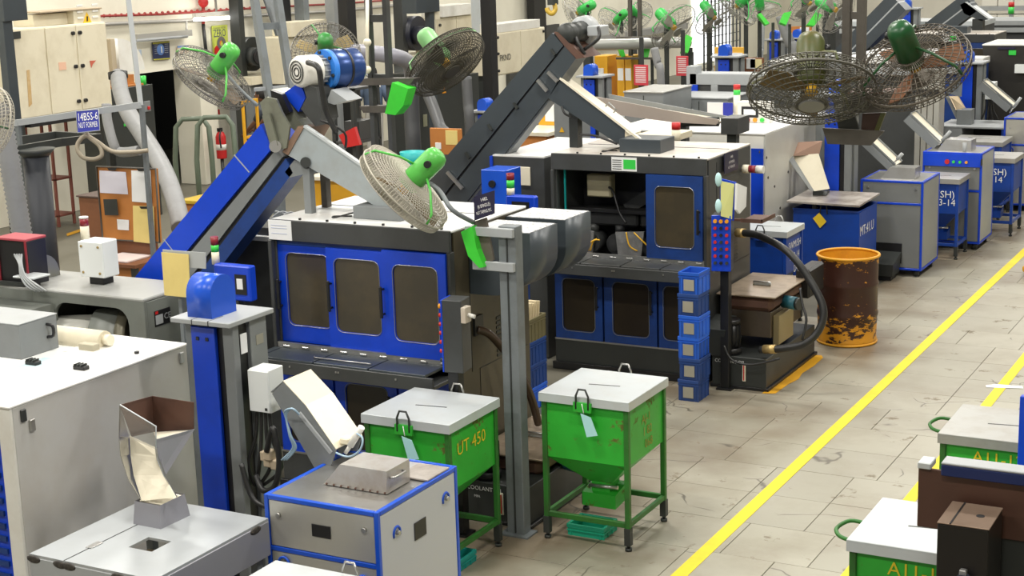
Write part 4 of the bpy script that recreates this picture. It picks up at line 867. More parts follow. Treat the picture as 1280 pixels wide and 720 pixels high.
obj('handle',B().tube([(-4.455,6.74,1.215),(-4.43,6.75,1.215),(-4.43,6.86,1.215),(-4.455,6.87,1.215)],.008,6),steel,t)
for k in range(9): x=-4.84+k*.047; obj('rivet',B().sphere((x,6.70,1.14),.007,6,4),rusty,t)
obj('cover_plate',B().box(-4.56,-4.36,6.97,7.2,1.132,1.14),lidb,t)
hopper_bin(-4.72,5.42,'blue bin with white lid and bare steel handle before stainless sorter',bluebin,lidm,bluebin,z=.95,hdl=((.68,1),))
# ---------------- nut forming machine behind white enclosure ----------------
t=thing('nut_former','green grey nut forming machine with open flywheel window','machine',(-9,8.95,0))
XR=-7.84;z=1.5
b=B(); fl=rrect(-8.74,-8.0,1.0,1.41,.12,5)
front=mat('former front',(.20,.215,.195),.42,dirt=.4,dcol=(.11,.105,.09),scale=3)
framed(b,(-8.95,XR,.6,z-.02),fl,'y',8.70,8.73); obj('front_panel',b,formerg,t)
bx('frame',-11,-8.95,8.70,9.3,.0,z-.02,formerg); bx('top',-11,XR,8.70,9.3,z-.03,z,mat('pale former top',(.36,.365,.35),.4,dirt=.4,dcol=(.22,.2,.17)),None,.02); bx('side_panel',XR-.03,XR,8.73,9.3,0,z-.03,formerg); bx('lower_body',-8.95,XR-.03,8.72,9.3,0,.6,formerg); bx('back',-8.95,XR-.03,9.25,9.29,.6,z-.03,black)
for k in range(8): bx('guard_fin',-8.25+.02*k,-8.05+.01*k,9.05,9.06,1.0+k*.05,1.02+k*.05,blue if k>4 else darkm,None,0)
obj('flywheel',B().cyl((-8.45,8.85,1.08),(-8.2,8.95,1.08),.26,n=32),formerg,t); obj('flywheel_band',B().cyl((-8.25,8.93,1.08),(-8.17,8.96,1.08),.275,n=32),mat('olive band',(.14,.13,.09),.4,.3),t)
obj('cone_cover',B().cyl((-8.95,8.76,1.12),(-8.45,8.85,1.08),.14,.22,n=24),mat('pale guard',(.42,.42,.38),.4),t)
p=AX(203,396,XR); q=bx('rating_plate',XR,XR+.004,p.y-.09,p.y+.09,p.z-.06,p.z+.06,black); text('CE',(XR+.005,p.y+.05,p.z+.0),RX,UZ,.045,lgrey,q,d=.002); bx('red_mark',XR+.004,XR+.006,p.y-.08,p.y-.05,p.z+.035,p.z+.055,redp,q,0); bx('data_block',XR+.004,XR+.006,p.y-.08,p.y-.0,p.z-.045,p.z+.025,lgrey,q,0)
# lower rounded cover on its left end
pr=[(8.0,1.2)]+[(8.0+.0+.10-.10*math.cos(math.radians(a)),1.28+.12*math.sin(math.radians(a))) for a in range(0,91,15)]+[(8.68,1.40),(8.68,.9),(8.0,.9)]
obj('bed_cover',B().prism(pr,'x',-11,-8.72,True),formerg,t)
t=thing('rounded_guard','rounded olive metal motor guard on the nut forming machine','cover',(-9.7,9.1,1.5))
q0=AZ(14,362,1.5)
obj('guard',B().prism([(9.0+.16*math.cos(math.radians(a)),1.5+.19*math.sin(math.radians(a))) for a in range(0,181,15)],'x',-9.75,-9.1,True),mat('olive metal guard',(.22,.22,.18),.35,.3),t)
t=thing('control_crate','red framed black control unit with cables and white tray','control unit',(-9.8,8.95,1.4))
A_=AY(-6,296,8.75);B_=AY(36,332,8.75)
bx('case',A_.x,B_.x,8.75,8.95,1.5,A_.z-.02,black); bx('red_bar',A_.x,B_.x,8.74,8.96,A_.z-.02,A_.z,mat('pinkish red bar',(.4,.06,.08),.5)); bx('red_bar',A_.x,A_.x+.03,8.735,8.75,1.5,A_.z-.02,maroon); bx('red_bar',B_.x-.02,B_.x,8.735,8.75,1.5,A_.z-.02,maroon)
tr=AY(38,330,8.7); bx('tray',tr.x-.12,tr.x+.1,8.62,8.8,1.585,1.6,lidm); bx('tray_post',tr.x-.02,tr.x+.02,8.7,8.76,1.5,1.585,black)
for k in range(4): obj('cable',B().tube([AY(18+3*k,318,8.72),AY(24+k,330,8.65),AY(26+2*k,345,8.62),AY(34+5*k,358,8.6),AY(46+4*k,364,8.62)],.009,5,smooth=5),lgrey,t)
obj('bar',B().bar((-9.4,8.7,1.515),(-8.95,8.72,1.515),.03,.03),darkm,t); obj('peg',B().box(-8.97,-8.93,8.73,8.77,1.5,1.58),black,t)
t=thing('signal_box','white control box with maroon topped lamp on nut former','control box',AZ(110,352,1.5))
p0=AZ(92,350,1.5);p1=AZ(128,350,1.5)
A_=AY(90,308,8.95);B_=AY(131,346,8.95); bx('case',A_.x+.08,B_.x,8.95,9.12,1.56,B_.z+.27,whitebox,None,.008); bx('door',A_.x+.075,B_.x+.005,8.935,8.95,1.565,B_.z+.265,whitebox)
for x in (A_.x+.11,B_.x-.03):
    for zz in (1.6,B_.z+.23): obj('screw',B().cyl((x,8.935,zz),(x,8.928,zz),.01,n=8),brass,t)
bx('stand',A_.x+.12,B_.x-.05,8.98,9.1,1.5,1.56,black)
X=AY(107,300,9.03).x; zz=B_.z+.27; obj('lamp_base',B().cyl((X,9.03,zz),(X,9.03,zz+.10),.034),ivory,t); obj('lamp_lens',B().cyl((X,9.03,zz+.10),(X,9.03,zz+.16),.034),maroon,t); obj('lamp_cap',B().cyl((X,9.03,zz+.16),(X,9.03,zz+.172),.036),white,t)
# clip board of yellow paper and the blue pendant screen by the conveyor
t=thing('clip_board','yellow paper sheet clipped on clear board beside blue pendant','clip board',AY(222,345,8.6))
obj('board',B().quadslab([AY(203,312,8.55),AY(257,316,8.55),AY(257,336,8.55),AY(206,332,8.55)],(0,.008,0)),mat('clear grey board',(.4,.42,.42),.3),t); obj('paper',B().quadslab([AY(202,315,8.54),AY(236,318,8.54),AY(238,372,8.54),AY(206,369,8.54)],(0,-.004,0)),papery,t); obj('mount',B().box(AY(228,372,8.6).x-.015,AY(228,372,8.6).x+.015,8.57,8.6,0,AY(228,330,8.6).z),postg,t); obj('paper',B().quadslab([AY(237,348,8.56),AY(252,350,8.56),AY(252,374,8.56),AY(238,372,8.56)],(0,-.003,0)),paper,t)
t=thing('blue_pendant','blue framed operator screen behind the elevator cap','screen',V((AY(295,350,8.75).x,8.8,0)))
A_=AY(266,330,8.7);B_=AY(314,378,8.7); obj('frame',B().box(A_.x,B_.x,8.7,8.78,B_.z,A_.z,.01),blue,t); obj('screen',B().box(B_.x-.13,B_.x-.03,8.695,8.7,B_.z+.05,A_.z-.06),black,t); obj('screen_page',B().box(B_.x-.11,B_.x-.06,8.69,8.695,B_.z+.09,A_.z-.09),paper,t); obj('pillar',B().box((A_.x+B_.x)/2-.04,(A_.x+B_.x)/2+.04,8.71,8.78,0,B_.z),darkm,t)
P=AY(270,330,8.75); obj('lamp_base',B().cyl((P.x,8.75,P.z),(P.x,8.75,P.z+.09),.028),ivory,t);obj('lamp_green',B().cyl((P.x,8.75,P.z+.09),(P.x,8.75,P.z+.14),.028),greenl,t);obj('lamp_red',B().cyl((P.x,8.75,P.z+.14),(P.x,8.75,P.z+.2),.028),maroon,t)
# low table left of the first machine
t=thing('side_bench','long grey bench with white top left of the blue doored machine','bench',(-7.45,10.0,0))
bx('top',-8.1,-7.06,9.95,11.05,1.72,1.76,whitep); bx('body',-8.05,-7.08,10.0,11.0,0,1.72,dgrey)
bx('cover',-8.02,-7.5,10.0,10.4,1.76,1.82,mat('dark glossy cover',(.1,.1,.1),.3)); 
for k in range(5): obj('wire',B().tube([(-7.9+.1*k,10.2,1.83),(-7.8+.08*k,10.3,1.9),(-7.7+.08*k,10.5,1.78)],.007,5,smooth=4),lgrey,t)
# ---------------- coolant units beside the machines ----------------
def coolant(ox,oy,label,zo=0):
    txt=True
    t=thing('coolant_unit',label,'coolant unit',(ox,oy+.6,0)); o=lambda nm,x0,x1,y0,y1,z0,z1,m,par=None,c=.004: obj(nm,B().box(ox+x0,ox+x1,oy+y0,oy+y1,z0,z1,c),m,par or t)
    tk=o('tank',.05,.56,-.05,1.35,.03,.30,darkm); o('skid',.03,.58,-.05,1.38,0,.03,black)
    g=o('level_glass',.34,.37,-.06,-.05,.08,.24,ivory,tk); o('level_tube',.35,.36,-.065,-.06,.09,.23,redp,g)
    if txt: text('COOLANT OIL',(ox+.22,oy-.052,.25),(1,0,0),UZ,.03,letw,tk); text('MIN.',(ox+.16,oy-.052,.19),(1,0,0),UZ,.018,letw,tk)
    pm=obj('pump',B().cyl((ox+.20,oy+.05,.30),(ox+.20,oy+.05,.36),.09,n=20).cyl((ox+.20,oy+.05,.36),(ox+.20,oy+.05,.58),.07,n=20).cyl((ox+.20,oy+.05,.58),(ox+.20,oy+.05,.62),.078,n=20),black,t)
    for k in range(10): a=2*math.pi*k/10; obj('fin',B().box(ox+.20+.07*math.cos(a)-.004,ox+.20+.07*math.cos(a)+.012,oy+.05+.07*math.sin(a)-.004,oy+.05+.07*math.sin(a)+.004,.38,.57),black,pm)
    # chip drawer and separator
    o('chip_trough',.02,.50,.25,1.1,.42-zo*.4,.66-zo,mat('oily steel trough',(.12,.095,.07),.3,.5,dirt=.6,dcol=(.05,.03,.02)))
    o('separator_drum_case',.02,.52,.22,1.12,.66-zo,.80-zo,rusty,None,.05)
    sp=o('separator_lid',.0,.56,.18,1.15,.80-zo,.815-zo,mat('oily brown lid',(.36,.28,.2),.35,.4,dirt=.8,dcol=(.1,.06,.035),scale=5)); h=B(); obj('lid_handle',B().tube([(ox+.2,oy+.62,.815-zo),(ox+.2,oy+.62,.85-zo),(ox+.36,oy+.62,.85-zo),(ox+.36,oy+.62,.815-zo)],.009,6),steel,sp); o('handle_plate',.2,.36,.63,.66,.815-zo,.84-zo,lidm,sp)
    b=B(); b.hexa([(ox+.02,oy-.08,.30),(ox+.15,oy-.08,.30),(ox+.15,oy+.15,.30),(ox+.02,oy+.15,.30),(ox-.0,oy-.12,.55),(ox+.2,oy-.12,.55),(ox+.2,oy+.18,.62),(ox,oy+.18,.62)]); obj('side_hopper',b,darkm,t)
    o('drip_tray',.46,.60,1.05,1.5,.62-zo,.90-zo,black,None,.02)
    mo=obj('drive_motor',B().cyl((ox+.52,oy+.55,.70-zo),(ox+.66,oy+.5,.70-zo),.06,n=18),mat('teal motor',(.02,.12,.16),.4),t); obj('motor_cowl',B().cyl((ox+.66,oy+.5,.70-zo),(ox+.69,oy+.49,.70-zo),.055,n=18),darkm,mo)
    o('bracket_plate',.50,.56,.3,.7,.35,.62,mat('brass plate',(.32,.26,.14),.35,.5))
    return t
coolant(-5.49+.02,9.19,'coolant tank of the blue doored machine half hidden by post',.38)
coolant(-5.11+.02,13.03,'black oily coolant tank with rusty lid and pump beside crates')
t=thing('coolant_hose','thick black hose looping from machine side to coolant pump','hose',AY(960,295,13.4))
obj('hose',B().tube([AY(927,291,13.55),AY(950,295,13.4),AY(985,315,13.2),AY(1012,350,13.15),AY(1029,385,13.1),AY(1024,412,13.05),AY(1005,430,13.0),AY(975,436,12.98),AY(950,437,13.0)],.034,10,smooth=6),rubber,t)
obj('fitting',B().cyl(AY(955,436.5,13.0),AY(970,436.5,12.98),.04),brass,t); obj('fitting',B().cyl(AY(922,291,13.58),AY(931,291.5,13.53),.042),brass,t)
obj('thin_cable',B().tube([AY(1000,360,13.15),AY(1003,380,13.1),AY(1008,400,13.05),AY(1003,425,13.0)],.012,6,smooth=5),rubber,t); obj('thin_cable',B().tube([AY(905,432,12.9),AY(915,450,12.88),AY(940,456,12.88),AY(975,448,12.9)],.011,6,smooth=5),rubber,t)
t=thing('coolant_hose','brown black hose bending down along the brown machine side','hose',AX(610,420,-5.45))
obj('hose',B().tube([AX(596,412,-5.48),AX(612,418,-5.42),AX(632,440,-5.36),AX(650,465,-5.3),AX(665,500,-5.26),AX(673,530,-5.25)],.03,10,smooth=6),mat('oily brown hose',(.05,.03,.018),.3),t)
q=AX(597,408,-5.485); obj('gland',B().box(-5.489,-5.47,q.y-.06,q.y+.06,q.z-.06,q.z+.08),black,t)
# operator pendants
def pendant(P,rz,label,ht=.50,w=.17,d=.17,stand=None):
    t=thing('control_pendant',label,'control panel',P,rz,local=True); o=lambda nm,x0,x1,y0,y1,z0,z1,m,par=None,c=.004: obj(nm,B().box(x0,x1,y0,y1,z0,z1,c),m,par or t)
    o('case',-w/2,w/2,0,d,0,ht,dgrey); f_=o('face',-w/2,w/2,-.012,0,0,ht,blue)
    cols=[(.55,.3,.2),(.6,.02,.02),(.03,.3,.08),(.7,.6,.1)]
    for r_ in range(7):
        for c in range(3):
            x=-w*.3+c*w*.3; z=ht-.05-r_*.062
            b=obj('button',B().cyl((x,-.012,z),(x,-.035,z),.014 if r_ else .017,n=10),[amber,redp,black,redp,darkm,redp,black][r_] if (r_+c)%2 else [amber,black,redp,darkm,redp,black,darkm][r_],f_)
    return t
pendant((-4.905,12.86,1.10),math.radians(12),'blue faced push button panel standing beside the open fronted machine')
pendant((-5.36,8.90,1.17),math.radians(-82),'push button panel turned sideways on the blue doored machine',w=.16,d=.14)
for (x,y,z0,z1,lab) in ((-4.9,12.95,0,1.10,'black post under the blue faced push button panel'),(-5.30,8.88,.0,1.17,'black post under the sideways push button panel')): tag(obj('pendant_post',B().box(x-.04,x+.04,y-.03,y+.05,z0,z1,.004).box(x-.07,x+.07,y-.06,y+.08,z0,z0+.015),black),lab,'post')
t=thing('estop_box','pale box with white plug on side of button panel','box',(-5.22,8.9,1.55)); A_=AY(570,384,8.84);B_=AY(582,405,8.84); obj('case',B().box(A_.x,B_.x,8.84,8.92,B_.z,A_.z,.004),mat('dirty pale box',(.6,.53,.44),.5,dirt=.5,dcol=(.3,.22,.15)),t); obj('plug',B().cyl((B_.x,8.88,(A_.z+B_.z)/2),(B_.x+.05,8.88,(A_.z+B_.z)/2-.01),.014),white,t)
# clip board of papers on the second panel
t=thing('paper_board','clip board with yellow sheet and hanging papers above button panel','clip board',(-4.9,12.9,1.6))
obj('board',B().quadslab([AY(900,223,12.83),AY(920,228,12.9),AY(917,276,12.9),AY(900,272,12.83)],(0,.012,0)),blue,t); obj('sheet',B().quadslab([AY(901,226,12.82),AY(918,230,12.88),AY(915,274,12.88),AY(901,270,12.82)],(0,-.003,0)),mat('lime yellow sheet',(.72,.74,.3),.6),t); obj('paper_bundle',B().quadslab([AY(919,229,12.86),AY(931,234,13.1),AY(930,258,13.1),AY(922,267,12.9),AY(918,262,12.86)],(.02,.0,0)),paper,t)
cl=mat('pale cyan cloth',(.5,.75,.75),.8)
for p in ((897,225),(897,258)): q=AY(*p,12.8); obj('rag',B().sphere((q.x,12.82,q.z),.045,8,6,(.7,.5,1.4)),cl,t)
tag(obj('shelf_tray',B().box(-4.78,-4.58,13.0,13.35,1.52,1.535).box(-4.78,-4.58,13.0,13.01,1.535,1.555).box(-4.59,-4.58,13.0,13.35,1.535,1.555).box(-5.11,-4.78,13.15,13.18,1.50,1.52),rusty),'small rusty shelf tray fixed on the machine side by papers','tray')
t=thing('machine_sign','dark sign plate with three lines on side of second machine','sign',AX(914,200,-5.08)); 
q=[AX(905,192,-5.085),AX(922,187,-5.085),AX(922,211,-5.085),AX(905,218,-5.085)]; obj('plate',B().quadslab(q,(.006,0,0)),signb,t)
for i,s_ in enumerate(('1480','(8 SPINDLE)','NUT TAPPING M/C')): k=.25+.25*i; text(s_,(q[0]+q[1])/2*(1-k)+(q[2]+q[3])/2*k,RX,UZ,.022,letw,t,d=.008,w=(.06,.14,.17)[i])
t=thing('signal_lamp','red and white signal lamp lying sideways on dark machine side','lamp',AX(935,212,-5.05)); a=AX(929,211,-5.09)
obj('lamp_base',B().cyl(a,a+V((.06,0,0)),.04),ivory,t); obj('lens',B().cyl(a+V((.06,0,0)),a+V((.13,0,0)),.035),maroon,t); obj('cap',B().cyl(a+V((.13,0,0)),a+V((.20,0,0)),.038),white,t)
# ---------------- blue bins on the right ----------------
t=hopper_bin(-5.62,15.15,'blue bin with tilted white lid lettered SWM beside hose',bluebin,lidm,bluebin,[('SWM/SH',(.53,.30,.86),RX,UZ,.075,letw),('A12-14',(.53,.30,.74),RX,UZ,.07,letw),('D4',(.53,.34,.60),RX,UZ,.075,letw)],None,w=.54)
def bigbin(x0,x1,y0,y1,z,label,txt):
    t=thing('blue_tub',label,'bin',((x0+x1)/2,(y0+y1)/2,0)); th=.012
    for r in ((x0,x1,y0,y0+th),(x0,x1,y1-th,y1),(x0,x0+th,y0+th,y1-th),(x1-th,x1,y0+th,y1-th)): obj('wall_panel',B().box(*r,.12,z),bluebin,t)
    obj('floor_panel',B().box(x0+th,x1-th,y0+th,y1-th,.12,.135),bluebin,t)
    for x in (x0,x1-.05):
        for y in (y0,y1-.05): obj('leg',B().box(x,x+.05,y,y+.05,0,.12),bluebin,t)
    obj('rim',B().tube([(x0,y0,z),(x1,y0,z),(x1,y1,z),(x0,y1,z)],.012,6,closed=True),bluebin,t)
    for s_,p,xd,yd,h,m in txt: text(s_,p,xd,yd,h,m,t)
    return t
bigbin(-5.62,-4.86,17.0,17.7,.95,'open blue tub with yellow tag under stained brown lid',[('MT:41.U',(-4.858,17.3,.72),RX,UZ,.11,letw)])
t=thing('cover_sheet','stained brown steel lid resting askew on the open blue tub','cover',(-5.25,17.3,.98)); p=[AZ(983,251,1.06),AZ(1074,257,1.04),AZ(1100,241,1.04),AZ(1010,237,1.06)]; obj('plate',B().quadslab(p,(0,0,-.02)),lidb,t); obj('prop',B().box(-5.4,-5.36,17.0,17.04,.95,1.04).box(-5.0,-4.96,17.6,17.64,.95,1.02),darkm,t)
t=thing('yellow_tag','square yellow tag hung on the blue tub under brown lid','tag',AY(1025,275,16.98)); obj('card',B().quadslab([AY(1016,273,16.97),AY(1024,266,16.97),AY(1033,277,16.97),AY(1025,285,16.97)],(0,.004,0)),ytag,t); obj('hook',B().tube([AY(1025,267,16.975),AY(1026,257,16.98),AY(1033,256,16.98),AY(1034,268,16.98)],.008,5),darkm,t)
def tilt_chute(P,dy,Y,label,lining,m,top=None):
    """P: near side outline in pixels on plane Y; trough width dy"""
    t=thing('tilted_chute',label,'chute',AY(*P[0],Y)); n=len(P)//2
    return t
t=thing('tilted_chute','cream lined chute pouring onto stained brown lid','chute',AY(1025,235,17.2))
A=[(988,196),(1024,193),(1037,237),(1015,240)]; YY=17.25
obj('lining',B().quadslab([AY(988,195,YY+.2),AY(1023,192,YY+.2),AY(1037,236,YY),AY(1018,239,YY)],(0,.006,0)),chutew,t)
obj('left_wall',B().quadslab([AY(986,200,YY-.02),AY(990,194,YY+.1),AY(1018,239,YY),AY(1013,238,YY-.05)],(-.005,0,0)),mgrey,t)
obj('back_wall',B().quadslab([AY(994,178,YY+.3),AY(1028,176,YY+.3),AY(1024,193,YY+.25),AY(990,195,YY+.12)],(0,.006,0)),mat('brown chute back',(.28,.17,.12),.4),t)
obj('socket',B().hexa([tuple(AZ(1016,244,1.06)),tuple(AZ(1033,244,1.06)),tuple(AZ(1037,240,1.06)),tuple(AZ(1020,239,1.06)),tuple(AZ(1016,239,1.1)),tuple(AZ(1034,239,1.1)),tuple(AZ(1037,236,1.1)),tuple(AZ(1020,236,1.1))]),darkm,t)
elevator(AY(1062,210,17.76).x,17.76,1.95,'blue fronted elevator column behind the stained brown lid',False,False)
# sorter with grey panels
gsort=mat('grey sorter panel',(.19,.20,.20),.4,dirt=.3,dcol=(.12,.12,.115),scale=2)
tS=sorter(-5.19,-4.45,18.17,18.97,1.136,'grey sorter cabinet with thin blue edges behind the drum',gsort,mat('grey sorter side',(.27,.285,.29),.38,dirt=.3,dcol=(.2,.2,.2)),blue,False,.75)
t=thing('sorter_hopper','small steel hood on the grey sorter behind the drum','hood',(-4.8,18.6,1.14)); hz=1.135
hood_=lambda x0,x1,y0,y1,z,h,s: B().hexa([(x0,y0,z),(x1,y0,z),(x1,y1,z),(x0,y1,z),(x0+s,y0+.02,z+h),(x1,y0+.02,z+h),(x1,y1,z+h),(x0+s,y1,z+h)])
obj('hood',hood_(-5.0,-4.6,18.35,18.62,1.13,.13,.1),steel,t)
t=thing('chip_drawer','black tilted discharge chute on front of grey sorter','chute',AY(1110,315,18.1)); a=AY(1095,305,18.15);b_=AY(1126,340,18.15)
obj('opening',B().box(a.x-.02,b_.x,18.155,18.172,b_.z+.1,a.z+.02),black,t); obj('tray',B().hexa([(a.x-.1,17.85,b_.z),(b_.x-.02,17.85,b_.z),(b_.x-.02,18.15,b_.z),(a.x-.1,18.15,b_.z),(a.x-.12,17.8,b_.z+.15),(b_.x,17.8,b_.z+.15),(b_.x,18.15,b_.z+.24),(a.x-.12,18.15,b_.z+.24)]),darkm,t); obj('stand',B().box(a.x,b_.x-.05,17.9,18.1,0,b_.z),black,t)
def long_chute(P0,P1,Y,wd,h,label,m,lin):
    """straight open trough from P0 (upper px) to P1 (lower px)"""
    p,q=AY(*P0,Y),AY(*P1,Y); t=thing('trough_chute',label,'chute',q); d=(q-p).normalized(); n=V((-d.z,0,d.x)); n=n if n.z<0 else -n
    for dy in (0,wd): obj('side',B().quadslab([p+V((0,dy,0)),q+V((0,dy,0)),q+V((0,dy,0))+n*h,p+V((0,dy,0))+n*h],(0,.008,0)),m,t)
    obj('lining',B().quadslab([p+n*.02,q+n*.02,q+n*.02+V((0,wd,0)),p+n*.02+V((0,wd,0))],n*.006),lin,t)
    obj('end_plate',B().quadslab([p,p+V((0,wd,0)),p+V((0,wd,0))+n*h,p+n*h],d*.006),m,t)
    return t
long_chute((1085,172),(1120,205),18.55,.30,.12,'grey trough with cream lining falling to grey sorter',mgrey,chutew)
def piston(p,q,Y,label):
    t=thing('air_cylinder',label,'cylinder',AY(*q,Y)); a,b_=AY(*p,Y),AY(*q,Y); obj('barrel',B().cyl(a,a.lerp(b_,.65),.022),lgrey,t); obj('rod',B().cyl(a.lerp(b_,.65),b_,.01),steel,t)
piston((1128,192),(1118,203),18.5,'small pale air cylinder on chute above grey sorter')
# blue bin between the sorters and second sorter
hopper_bin(-4.86,19.36,'blue hopper bin on open legs between the two sorter cabinets',bluebin,lidg,bluebin,[('MG(SH)',(.30,.012,.80),(1,0,0),UZ,.085,letw),('13-14',(.38,.012,.70),(1,0,0),UZ,.08,letw)],None,w=.55,z=1.0,hdl=())
tS=sorter(-4.92,-4.18,20.02,20.75,1.235,'sorter cabinet with blue top band and coloured push buttons',gsort,mat('pale sorter side',(.42,.44,.44),.36,.2,dirt=.3,dcol=(.3,.3,.29)),blue,False,.6)
obj('button_band',B().box(-4.91,-4.19,20.0,20.02,1.06,1.22),blue,tS)
for k,(x,m) in enumerate(((1184,redp),(1192,greenl),(1200,greenl),(1208,amber))): p=AY(x,206,20.0); obj('push_button',B().cyl((p.x,20.0,1.12),(p.x,19.98,1.12),.03 if k==0 else .018,n=12),m,tS)
p=AX(1227,203,-4.178); obj('recess_handle',B().box(-4.18,-4.176,p.y-.05,p.y+.05,p.z-.04,p.z+.04),black,tS)
t=thing('sorter_hopper','slanted steel hood on the push button sorter','hood',(-4.5,20.3,1.24)); obj('hood',hood_(-4.78,-4.36,20.18,20.48,1.23,.14,.1),steel,t); p=AY(1206,190,20.2); obj('air_valve',B().cyl((p.x,20.2,p.z-.02),(p.x,20.2,p.z+.12),.03),lgrey,t); obj('valve_tip',B().cyl((p.x,20.2,p.z-.05),(p.x,20.2,p.z-.02),.02),black,t)
long_chute((1138,141),(1176,177),20.4,.32,.14,'grey trough with cream lining falling to push button sorter',mgrey,chutew)
piston((1188,164),(1172,182),20.35,'long pale air cylinder leaning over push button sorter')
hopper_bin(-4.62,21.12,'blue hopper bin numbered 32 by the yellow aisle line',bluebin,lidg,bluebin,[('SMG(SH)',(.30,.012,.84),(1,0,0),UZ,.085,letw),('M13-14',(.30,.012,.74),(1,0,0),UZ,.08,letw),('32',(.26,.012,.62),(1,0,0),UZ,.12,letw)],None,w=.62,z=1.03,hdl=())
# second station further back: column, tilted hopper, table and stainless cabinet
elevator(AY(1229,80,24.2).x,24.1,AY(1215,77,24.2).z,'blue fronted elevator column before the black machine side',True,False)
elevator(AY(1066,110,19.6).x,19.55,2.0,'blue fronted elevator column beside the stainless locker row',False,False)
t=thing('feed_table','grey feed table with dark open side holding a tilted hopper','table',V((AY(1210,170,23.4).x,23.6,0))); a=AY(1172,157,23.2);b_=AY(1256,157,23.2); bx('top',a.x,b_.x,23.2,24.05,a.z-.03,a.z,lgrey); bx('left_panel',a.x,a.x+.35,23.21,24.0,.0,a.z-.03,lgrey); bx('back_panel',a.x+.35,b_.x,23.98,24.0,0,a.z-.03,black); bx('leg',b_.x-.05,b_.x,23.22,23.28,0,a.z-.03,bluebin)
zt=a.z
t=thing('tilted_chute','grey tilted hopper with warm lit lining on the far table','chute',AY(1205,150,23.5)); YY=23.5
obj('left_wall',B().quadslab([AY(1192,96,YY+.1),AY(1182,120,YY),AY(1196,149,YY-.05),AY(1200,132,YY),AY(1186,119,YY+.05)],(-.01,0,0)),mgrey,t)
obj('lining',B().quadslab([AY(1186,120,YY),AY(1198,120,YY+.05),AY(1207,135,YY-.05),AY(1195,138,YY-.06)],(0,.006,0)),chuteb,t); obj('throat',B().quadslab([AY(1187,101,YY+.15),AY(1203,104,YY+.2),AY(1202,121,YY+.05),AY(1184,117,YY+.02)],(0,.006,0)),slate,t)
s0=AY(1196,137,YY-.12);s1=AY(1214,137,YY-.12); bx('socket',s0.x,s1.x,YY-.12,YY+.12,zt,s0.z,mgrey)
long_chute((1229,100),(1266,131),23.6,.3,.14,'grey trough with cream lining before the black machine side',mgrey,chutew)
piston((1276,122),(1262,141),23.5,'pale air cylinder leaning on the far stainless cabinet')
sorter(AY(1255,150,23.1).x,AY(1255,150,23.1).x+.8,23.1,23.9,AY(1262,147,23.1).z,'far stainless cabinet with blue edges and black recessed handle',stain,stain,blue,True,.7)
hopper_bin(AY(1190,180,22.4).x,22.3,'blue bin with steel handle under the far feed table',bluebin,lidg,bluebin,z=AY(1190,176,22.3).z,w=.7,hdl=((.4,0),))
# stainless locker row
t=thing('locker_row','row of narrow stainless doors with black slot handles','cabinet',V((AX(1160,150,-6.3).x,20,0)))
a=AY(1145,97,21.2);b_=AY(1176,88,21.2)
for k in range(4):
    x0=a.x+(b_.x-a.x)*k/4; x1=a.x+(b_.x-a.x)*(k+1)/4-.01; d=bx('locker_door',x0,x1,21.2,21.5,0,b_.z,stain); p=(x0+x1)/2; bx('slot_handle',p-.03,p+.03,21.19,21.2,b_.z-.35,b_.z-.25,black,d,0)
# ---------------- white machine with touch panel ----------------
t=thing('white_cnc','white machining centre with touch panel and coloured buttons','machine',(-6.2,17.2,0))
XR=-5.75; bx('side_panel',XR-.02,XR,16.42,18.2,.1,1.85,mat('white grey side',(.52,.52,.49),.4,dirt=.3,dcol=(.38,.34,.28))); bx('front_panel',-7.6,XR-.02,16.42,16.44,.1,1.85,white); bx('roof',-7.6,XR,16.4,18.22,1.85,1.87,whitep); bx('back_panel',-7.6,XR-.02,18.18,18.2,.1,1.85,white); bx('base',-7.6,XR-.02,16.45,18.15,0,.1,darkm); bx('corner_blue',XR-.16,XR-.02,16.40,16.42,.4,1.7,blue)
for p in ((949,190),(958,197),(968,233),(960,222),(975,260),(985,215)): q=AX(*p,XR); obj('hole_cap',B().cyl((XR,q.y,q.z),(XR+.006,q.y,q.z),.015,n=8),black,t)
t=thing('touch_panel','white operator panel with small screen and round coloured buttons','control panel',AY(940,150,17.3)); YP=17.3; a=AY(922,127,YP);b_=AY(962,165,YP); bx('case',a.x,b_.x,YP,YP+.15,1.87,a.z,white); s0=AY(927,133,YP);s1=AY(948,147,YP); k=bx('screen',s0.x,s1.x,YP-.01,YP,s1.z,s0.z,black); bx('display',s0.x+.03,s1.x-.03,YP-.014,YP-.01,s1.z+.03,s0.z-.03,paper,k,0)
for i in range(4):
    for j in range(2): q=AY(926+9*i,150+7*j,YP); obj('button',B().cyl((q.x,YP,q.z),(q.x,YP-.02,q.z),.025,n=10),[redp,redp,amber,greenl][(i+2*j)%4],t)
t=thing('stack_light','red over green signal tower on white machining centre','lamp',AY(921,128,17.4)); q=AY(921,125,17.42); 
for k,m in enumerate((ivory,greenl,redp)): obj('lens',B().cyl((q.x,17.42,1.87 if k==0 else q.z+.06*k),(q.x,17.42,q.z+.06*(k+1)),.04),m,t)
t=thing('poster_cards','pale card and blue card standing before grey cabinet','card',AY(895,135,17.35)); a=AY(884,128,17.35);b_=AY(904,145,17.35);c=AY(916,145,17.35); bx('pale_card',a.x,b_.x,17.35,17.37,1.87,a.z,mat('pale pink card',(.75,.7,.68),.6)); bx('blue_card',b_.x,c.x,17.34,17.36,1.87,a.z,signblue)
t=thing('long_gutter','long pale brown gutter conveyor sloping down over white roofs','conveyor',AY(800,150,15.6)); P=[(745,122),(752,118),(905,150),(890,156),(842,152),(752,140)]
